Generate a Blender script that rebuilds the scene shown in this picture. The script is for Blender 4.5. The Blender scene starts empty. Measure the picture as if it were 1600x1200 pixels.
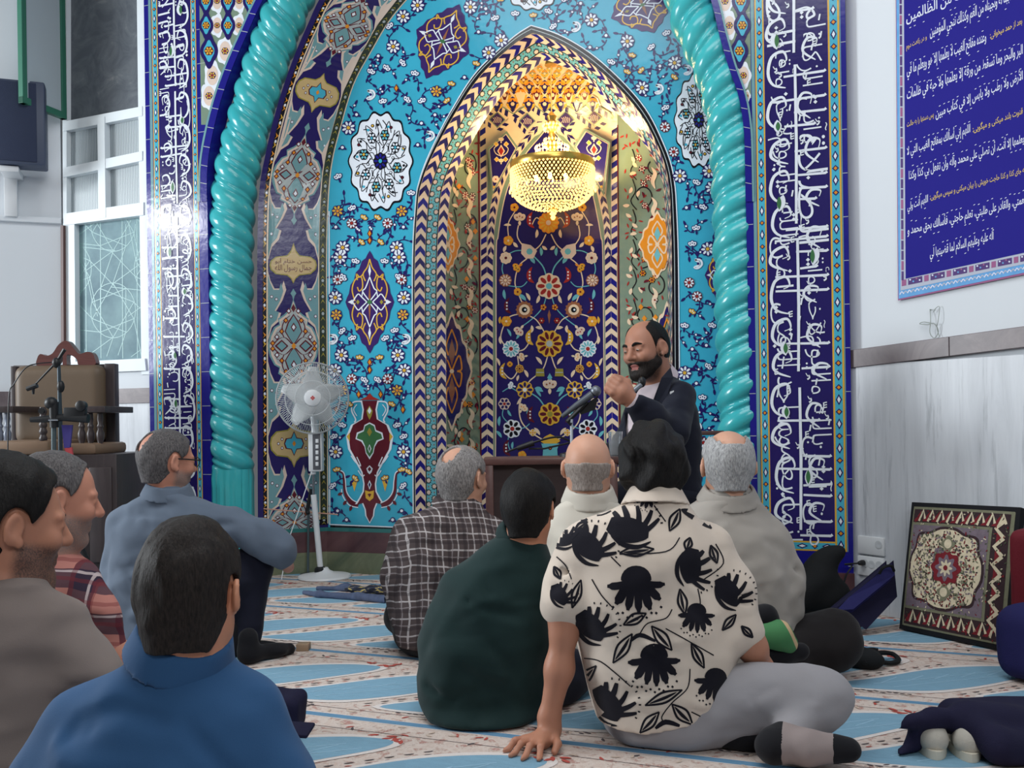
import bpy, bmesh, math, random
import numpy as np
from mathutils import Vector, Matrix, Euler, noise
from mathutils.bvhtree import BVHTree
PI = math.pi
S = bpy.context.scene
COL = S.collection
# ------------------------------------------------------------------ camera
FPX, CX, HY, CAMH = 1500.0, 800.0, 655.0, 0.88
PSI, ROLL = math.radians(20.0), math.radians(0.85)
FW = np.array([-math.sin(PSI), math.cos(PSI), 0.0])
R0 = np.array([math.cos(PSI), math.sin(PSI), 0.0])
Z0 = np.array([0.0, 0.0, 1.0])
RT = R0 * math.cos(ROLL) - Z0 * math.sin(ROLL)
UP = Z0 * math.cos(ROLL) + R0 * math.sin(ROLL)
CAM = np.array([0.0, 0.0, CAMH])
cd = bpy.data.cameras.new('camera'); cam = bpy.data.objects.new('camera', cd); COL.objects.link(cam)
cd.sensor_width = 36.0; cd.lens = FPX / 1600.0 * 36.0; cd.shift_y = (HY - 600.0) / 1600.0
cd.clip_start = 0.05
m = Matrix(((RT[0], UP[0], -FW[0], 0), (RT[1], UP[1], -FW[1], 0), (RT[2], UP[2], -FW[2], CAMH), (0, 0, 0, 1)))
cam.matrix_world = m
S.camera = cam
# ------------------------------------------------------------------ world and lights
S.view_settings.view_transform = 'Standard'; S.view_settings.look = 'None'
S.view_settings.gamma = 1.0; S.view_settings.use_curve_mapping = False
S.view_settings.exposure = 0.0
W = bpy.data.worlds.new('hall_light'); S.world = W; W.use_nodes = True
bgn = W.node_tree.nodes['Background']; bgn.inputs[0].default_value = (0.90, 0.95, 1.0, 1); bgn.inputs[1].default_value = 0.13

def area(name, loc, target, sx, sy, power, col):
    l = bpy.data.lights.new(name, 'AREA'); l.shape = 'RECTANGLE'; l.size = sx; l.size_y = sy
    l.energy = power; l.color = col
    o = bpy.data.objects.new(name, l); COL.objects.link(o); o.location = loc
    o.rotation_euler = (Vector(target) - Vector(loc)).to_track_quat('-Z', 'Y').to_euler()
    return o
area('window_daylight', (-7.9, 1.0, 2.1), (-1.2, 3.0, 0.8), 1.6, 1.8, 330, (0.90, 0.96, 1.0))
area('wall_tube', (-6.3, 1.38, 2.87), (-3.7, 4.54, 2.1), 0.55, 0.12, 24, (0.95, 0.98, 1.0))
area('ceiling_tubes', (-1.3, 2.1, 4.15), (-1.3, 2.1, 0), 3.2, 2.2, 104, (0.97, 0.99, 1.0))
area('hall_tubes', (1.9, -2.2, 3.9), (-1.6, 4.6, 1.4), 2.6, 1.4, 100, (0.96, 0.98, 1.0))

# ------------------------------------------------------------------ projection helpers
def ray(px, py):
    return FW + (px - CX) / FPX * RT - (py - HY) / FPX * UP
def PD(px, py, d):
    return CAM + ray(px, py) * d
def PY(px, py, Y):
    d = ray(px, py); return CAM + d * (Y / d[1])
def PZ(px, py, z=0.0):
    d = ray(px, py); return CAM + d * ((z - CAMH) / d[2])
def pix(p):
    q = np.asarray(p, float) - CAM
    dep = q @ FW
    return CX + FPX * (q @ RT) / dep, HY - FPX * (q @ UP) / dep, dep

# ------------------------------------------------------------------ materials
def s2l(c):
    c = np.array(c, float) / 255.0
    return tuple(np.where(c <= 0.04045, c / 12.92, ((c + 0.055) / 1.055) ** 2.4)) + (1.0,)
MATS = {}
class NT:
    """tiny helper for node trees"""
    def __init__(s, name, rough=0.6, spec=0.4):
        s.m = bpy.data.materials.new(name); s.m.use_nodes = True
        s.n = s.m.node_tree.nodes; s.l = s.m.node_tree.links
        s.b = s.n['Principled BSDF']
        s.b.inputs['Roughness'].default_value = rough
        s.b.inputs['Specular IOR Level'].default_value = spec
    def new(s, t, **kw):
        x = s.n.new(t)
        for k, v in kw.items(): setattr(x, k, v)
        return x
    def link(s, a, b): s.l.new(a, b)
    def math(s, op, a, b=None, c=None):
        x = s.new('ShaderNodeMath', operation=op)
        for i, v in enumerate((a, b, c)):
            if v is None: continue
            if isinstance(v, (int, float)): x.inputs[i].default_value = v
            else: s.link(v, x.inputs[i])
        return x.outputs[0]
    def mix(s, f, a, b, mode='MIX'):
        x = s.new('ShaderNodeMix', data_type='RGBA', blend_type=mode)
        for i, v in ((0, f), (6, a), (7, b)):
            if isinstance(v, (int, float)): x.inputs[i].default_value = v
            elif isinstance(v, tuple): x.inputs[i].default_value = v
            else: s.link(v, x.inputs[i])
        return x.outputs[2]
    def coord(s, kind='Object'):
        return s.new('ShaderNodeTexCoord').outputs[kind]
    def mapping(s, vec, loc=(0, 0, 0), rot=(0, 0, 0), scale=(1, 1, 1)):
        x = s.new('ShaderNodeMapping'); s.link(vec, x.inputs[0])
        x.inputs[1].default_value = loc; x.inputs[2].default_value = rot; x.inputs[3].default_value = scale
        return x.outputs[0]
    def noise(s, vec, scale, detail=3, rough=0.5, dist=0.0):
        x = s.new('ShaderNodeTexNoise'); s.link(vec, x.inputs['Vector'])
        x.inputs['Scale'].default_value = scale; x.inputs['Detail'].default_value = detail
        x.inputs['Roughness'].default_value = rough; x.inputs['Distortion'].default_value = dist
        return x.outputs[0]
    def ramp(s, f, stops):
        x = s.new('ShaderNodeValToRGB'); s.link(f, x.inputs[0])
        e = x.color_ramp.elements
        while len(e) < len(stops): e.new(0.5)
        for i, (p, c) in enumerate(stops):
            e[i].position = p; e[i].color = c if isinstance(c, tuple) else (c, c, c, 1)
        return x.outputs[0]
    def base(s, c):
        if isinstance(c, tuple): s.b.inputs['Base Color'].default_value = c
        else: s.link(c, s.b.inputs['Base Color'])
    def bump(s, h, strength=0.2, dist=0.01):
        x = s.new('ShaderNodeBump'); x.inputs['Strength'].default_value = strength
        x.inputs['Distance'].default_value = dist; s.link(h, x.inputs['Height']); s.link(x.outputs[0], s.b.inputs['Normal'])

def flat(name, rgb, rough=0.6, spec=0.4, var=0.10, nscale=9.0, bump=0.0, bscale=60.0, metal=0.0, coat=0.0, emit=None):
    """plain surface with slight noise variation of its colour"""
    if name in MATS: return MATS[name]
    t = NT(name, rough, spec)
    co = t.coord()
    c = s2l(rgb)
    if var:
        n = t.noise(co, nscale, 4)
        dk = tuple(x * (1 - var) for x in c[:3]) + (1,); lt = tuple(min(1, x * (1 + var)) for x in c[:3]) + (1,)
        t.base(t.mix(n, dk, lt))
    else: t.base(c)
    if bump: t.bump(t.noise(co, bscale, 3), bump, 0.004)
    t.b.inputs['Metallic'].default_value = metal
    if coat:
        t.b.inputs['Coat Weight'].default_value = coat; t.b.inputs['Coat Roughness'].default_value = 0.08
    if emit:
        t.b.inputs['Emission Color'].default_value = s2l(emit[0]); t.b.inputs['Emission Strength'].default_value = emit[1]
    MATS[name] = t.m
    return t.m
def tile(name, rgb, var=0.14):
    """glazed ceramic: each hand cut piece is a little uneven"""
    if name in MATS: return MATS[name]
    t = NT(name, 0.17, 0.42)
    co = t.coord(); c = s2l(rgb)
    n = t.noise(co, 7.0, 5, 0.6)
    dk = tuple(x * (1 - var) for x in c[:3]) + (1,); lt = tuple(min(1, x * (1 + var)) for x in c[:3]) + (1,)
    t.base(t.mix(n, dk, lt))
    t.bump(t.noise(co, 26.0, 2), 0.10, 0.006)
    MATS[name] = t.m
    return t.m
TURQ = tile('turquoise_glaze', (58, 164, 192)); NAVY = tile('navy_glaze', (36, 28, 92)); COB = tile('cobalt_glaze', (30, 28, 126))
WHT = tile('white_glaze', (222, 228, 236)); YEL = tile('yellow_glaze', (214, 168, 60)); CREAM = tile('cream_glaze', (226, 204, 176))
SAGE = tile('sage_glaze', (118, 138, 120)); MAR = tile('maroon_glaze', (92, 24, 38)); ORG = tile('orange_glaze', (220, 140, 40))
BLK = tile('black_glaze', (18, 18, 26)); LTQ = tile('light_turquoise_glaze', (104, 178, 190)); TEAL = tile('grey_teal_glaze', (110, 152, 158))
GRN = tile('green_glaze', (62, 112, 70)); DGRN = tile('dark_green_glaze', (48, 60, 50)); OLV = tile('olive_glaze', (150, 140, 60))
BEI = tile('beige_glaze', (196, 170, 120)); AQUA = tile('aqua_glaze', (70, 170, 196)); PURP = tile('purple_glaze', (56, 34, 96))
GRY = tile('grey_glaze', (168, 176, 176)); BRN = tile('brown_glaze', (150, 96, 66)); RED = tile('red_glaze', (156, 44, 40)); PINK = tile('pink_glaze', (214, 194, 180))

# ------------------------------------------------------------------ objects
def tag(o, label=None, cat=None, group=None, kind=None):
    if label: o['label'] = label
    if cat: o['category'] = cat
    if group: o['group'] = group
    if kind: o['kind'] = kind
    return o
def thing(name, loc, label, cat, group=None):
    o = bpy.data.objects.new(name, None); COL.objects.link(o); o.empty_display_size = 0.1
    o.location = tuple(float(x) for x in loc)
    return tag(o, label, cat, group)
def rootloc(p):
    v = Vector((0, 0, 0))
    while p is not None: v = v + p.location; p = p.parent
    return v
def link_mesh(name, me, parent=None):
    o = bpy.data.objects.new(name, me); COL.objects.link(o)
    if parent is not None: o.parent = parent
    return o
class MB:
    """collects shapes in world space and links them as ONE mesh object"""
    def __init__(s): s.v = []; s.f = []; s.m = []; s.mats = []
    def mi(s, mat):
        if mat not in s.mats: s.mats.append(mat)
        return s.mats.index(mat)
    def add(s, vs, fs, mat):
        k = len(s.v); s.v.extend([tuple(float(c) for c in p) for p in vs]); i = s.mi(mat)
        for f in fs: s.f.append(tuple(k + j for j in f)); s.m.append(i)
    def poly(s, vs, mat): s.add(vs, [tuple(range(len(vs)))], mat)
    def box(s, c, size, mat, rot=None, bev=0.0, seg=2):
        bm = bmesh.new(); bmesh.ops.create_cube(bm, size=1.0)
        bmesh.ops.scale(bm, vec=Vector(size), verts=bm.verts)
        if bev: bmesh.ops.bevel(bm, geom=list(bm.edges), offset=bev, segments=seg, profile=0.5, affect='EDGES')
        M = Matrix.Translation(Vector(tuple(c)))
        if rot is not None: M = M @ (rot.to_matrix().to_4x4() if isinstance(rot, Euler) else rot.to_4x4())
        bm.verts.index_update()
        s.add([M @ v.co for v in bm.verts], [tuple(v.index for v in f.verts) for f in bm.faces], mat); bm.free()
    def obox(s, o, ax, ay, az, mat, bev=0.0, seg=2):
        """box from corner o and three edge vectors"""
        o, ax, ay, az = (Vector(tuple(q)) for q in (o, ax, ay, az))
        R = Matrix((ax.normalized(), ay.normalized(), az.normalized())).transposed()
        s.box(o + (ax + ay + az) / 2, (ax.length, ay.length, az.length), mat, R, bev, seg)
    def tube(s, pts, r, mat, n=8, cap=True):
        pts = [Vector(tuple(p)) for p in pts]
        rs = r if isinstance(r, (list, tuple)) else [r] * len(pts)
        rings = []; prev = None
        for i, p in enumerate(pts):
            t = (pts[min(i + 1, len(pts) - 1)] - pts[max(i - 1, 0)])
            t = t.normalized() if t.length > 1e-9 else Vector((0, 0, 1))
            if prev is None:
                a = Vector((0, 0, 1)) if abs(t.z) < 0.9 else Vector((1, 0, 0))
                u = t.cross(a).normalized()
            else: u = (prev - t * prev.dot(t)); u = u.normalized() if u.length > 1e-6 else t.orthogonal().normalized()
            prev = u; w = t.cross(u)
            rings.append([p + (u * math.cos(2 * PI * k / n) + w * math.sin(2 * PI * k / n)) * rs[i] for k in range(n)])
        vs = [q for rg in rings for q in rg]; fs = []
        for i in range(len(rings) - 1):
            for k in range(n):
                fs.append((i * n + k, i * n + (k + 1) % n, (i + 1) * n + (k + 1) % n, (i + 1) * n + k))
        if cap: fs.append(tuple(range(n))[::-1]); fs.append(tuple((len(rings) - 1) * n + k for k in range(n)))
        s.add(vs, fs, mat)
    def lathe(s, prof, o, mat, n=24, axis=(0, 0, 1)):
        """prof: (radius, height) pairs along axis from o"""
        a = Vector(axis).normalized(); u = a.orthogonal().normalized(); w = a.cross(u); o = Vector(tuple(o))
        vs = []; fs = []
        for r, h in prof:
            for k in range(n): vs.append(o + a * h + (u * math.cos(2 * PI * k / n) + w * math.sin(2 * PI * k / n)) * max(r, 1e-4))
        for i in range(len(prof) - 1):
            for k in range(n): fs.append((i * n + k, i * n + (k + 1) % n, (i + 1) * n + (k + 1) % n, (i + 1) * n + k))
        fs.append(tuple(range(n))[::-1]); fs.append(tuple((len(prof) - 1) * n + k for k in range(n)))
        s.add(vs, fs, mat)
    def ball(s, c, r, mat, n=12, rot=None):
        r = r if isinstance(r, (tuple, list)) else (r, r, r)
        vs = []; fs = []; h = n // 2 + 1
        M = rot if rot is not None else Matrix.Identity(3)
        for i in range(h):
            th = PI * i / (h - 1)
            for k in range(n):
                ph = 2 * PI * k / n
                vs.append(Vector(tuple(c)) + M @ Vector((r[0] * math.sin(th) * math.cos(ph), r[1] * math.sin(th) * math.sin(ph), r[2] * math.cos(th))))
        for i in range(h - 1):
            for k in range(n): fs.append((i * n + k, i * n + (k + 1) % n, (i + 1) * n + (k + 1) % n, (i + 1) * n + k))
        s.add(vs, fs, mat)
    def prism(s, outline, d, mat):
        """outline (world points) extruded by vector d"""
        o = [Vector(tuple(p)) for p in outline]; d = Vector(tuple(d)); n = len(o)
        vs = o + [p + d for p in o]
        fs = [tuple(range(n)), tuple(range(2 * n - 1, n - 1, -1))] + [(i, (i + 1) % n, n + (i + 1) % n, n + i) for i in range(n)]
        s.add(vs, fs, mat)
    def build(s, name, parent=None, smooth=True, angle=40):
        off = rootloc(parent)
        me = bpy.data.meshes.new(name)
        me.from_pydata([(p[0] - off.x, p[1] - off.y, p[2] - off.z) for p in s.v], [], s.f)
        for mt in s.mats: me.materials.append(mt)
        me.polygons.foreach_set('material_index', s.m)
        me.update()
        if smooth:
            me.polygons.foreach_set('use_smooth', [True] * len(me.polygons)); me.set_sharp_from_angle(angle=math.radians(angle))
        return link_mesh(name, me, parent)

def cr(pts, n=8, closed=False):
    """Catmull-Rom through points of any dimension"""
    P = [np.array(p, float) for p in pts]; out = []
    N = len(P); seg = N if closed else N - 1
    for i in range(seg):
        g = (lambda k: P[k % N]) if closed else (lambda k: P[min(max(k, 0), N - 1)])
        a, b, c, d = g(i - 1), g(i), g(i + 1), g(i + 2)
        for k in range(n):
            t = k / n
            out.append(0.5 * ((2 * b) + (c - a) * t + (2 * a - 5 * b + 4 * c - d) * t * t + (3 * b - a - 3 * c + d) * t ** 3))
    if not closed: out.append(P[-1])
    return out
def interp_curve(tp, pts):
    """piecewise smooth function t -> point"""
    tp = np.array(tp, float); P = np.array(pts, float)
    return lambda t: np.array([np.interp(t, tp, P[:, k]) for k in range(P.shape[1])])

# ------------------------------------------------------------------ flat ornament drawn as inlaid pieces on a surface
class Art(MB):
    def __init__(s, fmap, eps=0.0007):
        super().__init__(); s.fmap0 = fmap; s.eps = eps; s.k = 0
    def fmap(s, x, y, h): return s.fmap0(x, y, h + (s.k % 89) * 4e-6)
    def P(s, pts, mat, L=1):
        s.k += 1
        s.poly([s.fmap(p[0], p[1], L * s.eps) for p in pts], mat)
    def quads(s, rows, mat, L=1):
        s.k += 1
        vs = [s.fmap(p[0], p[1], L * s.eps) for r in rows for p in r]; n = len(rows[0]); fs = []
        for i in range(len(rows) - 1):
            for k in range(n - 1): fs.append((i * n + k, i * n + k + 1, (i + 1) * n + k + 1, (i + 1) * n + k))
        s.add(vs, fs, mat)
    def rect(s, x0, y0, x1, y1, mat, L=0, nx=1, ny=1):
        s.quads([[(x0 + (x1 - x0) * i / nx, y0 + (y1 - y0) * j / ny) for i in range(nx + 1)] for j in range(ny + 1)], mat, L)
    def line(s, pts, w, mat, L=1, taper=0.0, closed=False, smooth=0):
        if smooth: pts = cr(pts, smooth, closed)
        pts = [np.array(p[:2], float) for p in pts]
        if closed: pts = pts + [pts[0]]
        n = len(pts); rows = []
        for i in range(n):
            a = pts[i - 1] if i else (pts[-2] if closed else pts[0]); b = pts[i + 1] if i < n - 1 else (pts[1] if closed else pts[-1])
            t = b - a; l = math.hypot(*t) or 1.0; nx, ny = -t[1] / l, t[0] / l
            k = i / (n - 1)
            ww = w * (1 - taper * (2 * abs(k - 0.5)) ** 2 if taper <= 1 else 1) / 2 if not callable(w) else w(k) / 2
            rows.append([(pts[i][0] + nx * ww, pts[i][1] + ny * ww), (pts[i][0] - nx * ww, pts[i][1] - ny * ww)])
        s.quads(rows, mat, L)
    def ell(s, x, y, rx, ry, mat, L=1, rot=0.0, n=14):
        c, q = math.cos(rot), math.sin(rot)
        s.P([(x + rx * math.cos(a) * c - ry * math.sin(a) * q, y + rx * math.cos(a) * q + ry * math.sin(a) * c) for a in [2 * PI * k / n for k in range(n)]], mat, L)
    def polar(s, x, y, f, mat, L=1, n=48, rot=0.0, sx=1.0, sy=1.0):
        c, q = math.cos(rot), math.sin(rot); o = []
        for k in range(n):
            a = 2 * PI * k / n; r = f(a); X, Y = r * math.cos(a) * sx, r * math.sin(a) * sy
            o.append((x + X * c - Y * q, y + X * q + Y * c))
        s.P(o, mat, L); return o
    def leaf(s, x, y, ang, ln, wd, mat, L=1, bend=0.0):
        """lens shaped leaf starting at x, y"""
        up = []; dn = []
        for k in range(7):
            t = k / 6; w = wd * math.sin(PI * t) ** 0.8 / 2; a = ang + bend * t
            px = x + ln * t * math.cos(ang + bend * t / 2); py = y + ln * t * math.sin(ang + bend * t / 2)
            up.append((px - math.sin(a) * w, py + math.cos(a) * w)); dn.append((px + math.sin(a) * w, py - math.cos(a) * w))
        s.P(up + dn[::-1][1:-1], mat, L)
    def flower(s, x, y, r, pet, cen, edge, n=8, L=2, rot=0.0, sy=1.0):
        s.polar(x, y, lambda a: r * (1 + 0.13 * abs(math.cos(n * (a - rot) / 2))), edge, L, 6 * n if n < 9 else 48, 0, 1, sy)
        for k in range(n):
            a = rot + 2 * PI * k / n
            X, Y = 0.68 * r * math.cos(a), 0.68 * r * math.sin(a)
            s.ell(x + X, y + Y * sy, 0.34 * r, 1.45 * r / n, pet, L + 1, a, 8)
        s.ell(x, y, 0.36 * r, 0.36 * r * sy, edge, L + 1, 0, 10); s.ell(x, y, 0.27 * r, 0.27 * r * sy, cen, L + 2, 0, 10)
    def spray(s, x, y, r, pet, cen, edge, ang, L=2):
        """three petalled bud"""
        for da in (-0.75, 0, 0.75):
            X, Y = x + 0.55 * r * math.cos(ang + da), y + 0.55 * r * math.sin(ang + da)
            s.ell(X, Y, 0.55 * r, 0.42 * r, edge, L, ang + da, 10); s.ell(X, Y, 0.42 * r, 0.29 * r, pet, L + 1, ang + da, 8)
            s.ell(X, Y, 0.14 * r, 0.12 * r, cen, L + 2, ang + da, 6)
        s.leaf(x, y, ang + PI, 0.8 * r, 0.4 * r, edge, L)

# ------------------------------------------------------------------ Arabic lettering
_F = {'ء': (0xFE80, 1), 'آ': (0xFE81, 2), 'أ': (0xFE83, 2), 'ؤ': (0xFE85, 2), 'إ': (0xFE87, 2), 'ئ': (0xFE89, 4), 'ا': (0xFE8D, 2), 'ب': (0xFE8F, 4), 'ة': (0xFE93, 2),
      'ت': (0xFE95, 4), 'ث': (0xFE99, 4), 'ج': (0xFE9D, 4), 'ح': (0xFEA1, 4), 'خ': (0xFEA5, 4), 'د': (0xFEA9, 2), 'ذ': (0xFEAB, 2), 'ر': (0xFEAD, 2), 'ز': (0xFEAF, 2),
      'س': (0xFEB1, 4), 'ش': (0xFEB5, 4), 'ص': (0xFEB9, 4), 'ض': (0xFEBD, 4), 'ط': (0xFEC1, 4), 'ظ': (0xFEC5, 4), 'ع': (0xFEC9, 4), 'غ': (0xFECD, 4), 'ف': (0xFED1, 4),
      'ق': (0xFED5, 4), 'ك': (0xFED9, 4), 'ل': (0xFEDD, 4), 'م': (0xFEE1, 4), 'ن': (0xFEE5, 4), 'ه': (0xFEE9, 4), 'و': (0xFEED, 2), 'ى': (0xFEEF, 2), 'ي': (0xFEF1, 4),
      'پ': (0xFB56, 4), 'چ': (0xFB7A, 4), 'ک': (0xFB8E, 4), 'گ': (0xFB92, 4), 'ی': (0xFBFC, 4)}
_LA = {'ا': 0xFEFB, 'أ': 0xFEF7, 'إ': 0xFEF9, 'آ': 0xFEF5}
def shape_arabic(t):
    """joined letter forms, laid out right to left"""
    out = []; i = 0; prev = False
    while i < len(t):
        c = t[i]
        if c not in _F: out.append(c); prev = False; i += 1; continue
        if c == 'ل' and i + 1 < len(t) and t[i + 1] in _LA:
            out.append(chr(_LA[t[i + 1]] + (1 if prev else 0))); prev = False; i += 2; continue
        base, n = _F[c]; nxt = i + 1 < len(t) and t[i + 1] in _F and t[i + 1] != 'ء' and n == 4
        k = (3 if nxt else 1) if prev and n > 1 else (2 if nxt else 0)
        out.append(chr(base + k)); prev = nxt; i += 1
    return ''.join(out[::-1])
_TC = {}
def glyphs(txt, bold=0.0, arabic=True):
    """filled letter outlines: vertices (n,2) and faces"""
    key = (txt, bold)
    if key in _TC: return _TC[key]
    c = bpy.data.curves.new('lettering', 'FONT'); c.body = shape_arabic(txt) if arabic else txt; c.size = 1.0; c.offset = bold; c.resolution_u = 3
    o = bpy.data.objects.new('lettering', c); COL.objects.link(o)
    dg = bpy.context.evaluated_depsgraph_get(); dg.update()
    me = bpy.data.meshes.new_from_object(o.evaluated_get(dg), depsgraph=dg)
    v = np.array([tuple(q.co[:2]) for q in me.vertices]) if len(me.vertices) else np.zeros((0, 2)); f = [tuple(p.vertices) for p in me.polygons]
    bpy.data.objects.remove(o); bpy.data.curves.remove(c); bpy.data.meshes.remove(me)
    _TC[key] = (v, f); return v, f
def put_text(art, txt, fn, mat, L=1, bold=0.0, arabic=True):
    """fn maps normalised letter coordinates (0..1, 0..1 upwards) to the surface"""
    v, f = glyphs(txt, bold, arabic)
    if not len(v): return
    lo, hi = v.min(0), v.max(0); q = (v - lo) / np.maximum(hi - lo, 1e-6)
    pts = [fn(a, b) for a, b in q]; art.k += 1
    art.add([art.fmap(p[0], p[1], L * art.eps) for p in pts], f, mat)
# ================================================================== room shell (built where the photo shows it)
Y1, Y2, Y3, Y4 = 4.54, 4.92, 5.06, 5.50          # depth of: front frame, turquoise wall, niche mouth, niche back
def X1(px, py=300): return PY(px, py, Y1)[0]
PLAS = flat('white_plaster', (214, 219, 224), 0.85, 0.2, 0.03, 2.0)
VEIN = NT('veined_grey_marble', 0.35, 0.4)
co = VEIN.coord(); v = VEIN.mapping(co, scale=(5, 5, 0.5)); n = VEIN.noise(v, 3.2, 8, 0.65, 0.6)
v2 = VEIN.mapping(co, scale=(16, 16, 0.9)); n2 = VEIN.noise(v2, 2.0, 6, 0.7, 0.3)
c1 = VEIN.ramp(n, [(0.26, s2l((178, 182, 188))), (0.48, s2l((196, 200, 206))), (0.75, s2l((206, 210, 215)))])
c2 = VEIN.ramp(n2, [(0.34, s2l((150, 154, 160))), (0.44, s2l((255, 255, 255)))])
VEIN.base(VEIN.mix(0.42, c1, c2, 'MULTIPLY')); VEIN = VEIN.m
BAND = marble0 = None
t = NT('brown_marble_band', 0.35, 0.4); n = t.noise(t.coord(), 7, 7, 0.65, 1.0); t.base(t.ramp(n, [(0.3, s2l((84, 74, 78))), (0.7, s2l((120, 108, 110)))])); BAND = t.m
RS = PY(1345, 400, 4.56)             # corner where the right wall starts
RS = np.array([RS[0], RS[1], 0.0])
RWD = PD(1600, 650, 3.68) - RS; RWD[2] = 0; RWD /= np.linalg.norm(RWD); RWN = np.array([RWD[1], -RWD[0], 0.0])
RWN = RWN if RWN[0] < 0 else -RWN
WH = 4.35
def wall_pt(px, py, off=0.0):
    """point of the right wall plane (moved off towards the room) seen at a pixel"""
    d = ray(px, py); o = RS + RWN * off
    t = ((o - CAM) @ RWN) / (d @ RWN); return CAM + d * t
zb1 = wall_pt(1345, 546)[2]; zb2 = wall_pt(1345, 574)[2]
RSL = (wall_pt(1600, 511)[2] - zb1) / np.linalg.norm((wall_pt(1600, 511) - wall_pt(1345, 546))[:2])   # the band climbs a little
f = MB(); LEN = 5.4
f.obox(RS + RWD * -0.06, RWD * LEN, -RWN * 0.12, (0, 0, WH), PLAS)
o = f.build('wall_right', None, False); tag(o, kind='structure')
f = MB(); f.obox((RS[0] - 0.16, Y1 + 0.06, 0), (0.25, 0, 0), (0, 0.1, 0), (0, 0, WH), PLAS)
o = f.build('wall_corner', None, False); tag(o, kind='structure')
f = MB(); x = -0.055
while x < LEN - 0.3:
    w = 0.93
    f.obox(RS + RWD * (x + 0.0015) + RWN * 0.001, RWD * (w - 0.003), RWN * 0.024, (0, 0, zb2 + 0.01 + RSL * max(x, 0)), VEIN, 0.002, 1); x += w
o = f.build('wall_dado', None, False); tag(o, kind='structure')
f = MB(); x = -0.062
while x < LEN - 0.3:
    f.obox(RS + RWD * x + RWN * 0.001 + np.array([0, 0, zb2 + RSL * x]), RWD * 0.4985 + np.array([0, 0, RSL * 0.5]), RWN * 0.032, (0, 0, zb1 - zb2), BAND, 0.002, 1); x += 0.50
o = f.build('trim_1', None, False); tag(o, kind='structure')

# ---- window wall on the left of the niche (parallel to it) and the far left wall
YW = Y1 + 0.05
def WP(px, py): return PY(px, py, YW)
Xc = WP(97, 400)[0]; XE = X1(229) - 0.0
TCH = flat('grey_white_paint', (188, 200, 210), 0.7, 0.3, 0.05, 6.0)
zwb1, zwb2 = PY(207, 607, YW)[2], PY(207, 630, YW)[2]
f = MB()
zs0, zs1 = PY(205, 577, YW)[2], WH
f.obox((Xc, YW, zwb1), (XE - Xc, 0, 0), (0, 0.12, 0), (0, 0, zs0 - zwb1), PLAS)
f.obox((Xc, YW, WH - 0.4), (XE - Xc, 0, 0), (0, 0.12, 0), (0, 0, 0.4), PLAS)
f.obox((Xc, YW + 0.02, 0), (XE - Xc, 0, 0), (0, 0.10, 0), (0, 0, zwb1), PLAS)
o = f.build('wall_back', None, False); tag(o, kind='structure')
f = MB(); f.obox((Xc, YW + 0.02, zwb2), (XE - Xc, 0, 0), (0, -0.05, 0), (0, 0, zwb1 - zwb2), BAND)
o = f.build('trim_2', None, False); tag(o, kind='structure')
f = MB(); f.obox((Xc, YW + 0.02, 0), (XE - Xc, 0, 0), (0, -0.04, 0), (0, 0, zwb2), VEIN)
o = f.build('wall_back_dado', None, False); tag(o, kind='structure')
LWD = np.array([0.76, 0.65, 0.0]); LWD /= np.linalg.norm(LWD)
LC = np.array([Xc, YW, 0.0]); LWN = np.array([LWD[1], -LWD[0], 0])
def left_pt(px, py, off=0.0):
    d = ray(px, py); o = LC + LWN * off; t = ((o - CAM) @ LWN) / (d @ LWN); return CAM + d * t
f = MB(); f.obox(LC - LWD * 3.2, LWD * 3.2, -LWN * 0.12, (0, 0, WH), PLAS)
o = f.build('wall_left', None, False); tag(o, kind='structure')
zl = left_pt(60, 349)[2]
f = MB(); f.obox(LC - LWD * 3.2 + np.array([0, 0, zl]), LWD * 3.2, LWN * 0.03, (0, 0, 0.035), PLAS, 0.004)
o = f.build('trim_3', None, False); tag(o, kind='structure')
zlb = left_pt(20, 612)[2]; zlb2 = left_pt(20, 636)[2]
f = MB(); f.obox(LC - LWD * 3.2 + np.array([0, 0, zlb2]), LWD * 3.19, LWN * 0.03, (0, 0, zlb - zlb2), BAND)
o = f.build('trim_4', None, False); tag(o, kind='structure')
f = MB(); f.obox(LC - LWD * 3.2, LWD * 3.19, LWN * 0.024, (0, 0, zlb2), VEIN)
o = f.build('wall_left_dado', None, False); tag(o, kind='structure')
# ---- floor
t = NT('carpet_ground', 0.95, 0.1); co = t.coord()
n = t.noise(co, 24, 5, 0.7, 0.4); n3 = t.noise(t.mapping(co, scale=(1, 1, 1)), 55, 3, 0.6)
c = t.ramp(n, [(0.38, s2l((196, 178, 168))), (0.50, s2l((206, 194, 186))), (0.57, s2l((188, 170, 160))), (0.64, s2l((168, 120, 112))), (0.70, s2l((208, 196, 188)))])
c = t.mix(t.ramp(n3, [(0.62, 0.0), (0.70, 0.5)]), c, s2l((110, 86, 84)))
t.base(c); t.bump(t.noise(co, 420, 2), 0.35, 0.004); CARP = t.m
def pile(name, rgb, var=0.10):
    t = NT(name, 0.95, 0.1); co = t.coord(); c = s2l(rgb); n = t.noise(t.mapping(co, scale=(3, 14, 1)), 6, 5, 0.7)
    t.base(t.mix(n, tuple(x * (1 - var * 2.2) for x in c[:3]) + (1,), tuple(min(1, x * (1 + var * 1.6)) for x in c[:3]) + (1,))); t.bump(t.noise(co, 420, 2), 0.35, 0.004); return t.m
CBLU = pile('blue_carpet_pile', (124, 162, 184)); CEDG = pile('pale_carpet_pile', (214, 206, 202), 0.05); CSTR = pile('stripe_carpet_pile', (98, 138, 168)); CDRK = pile('dark_carpet_pile', (92, 84, 86))
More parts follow.
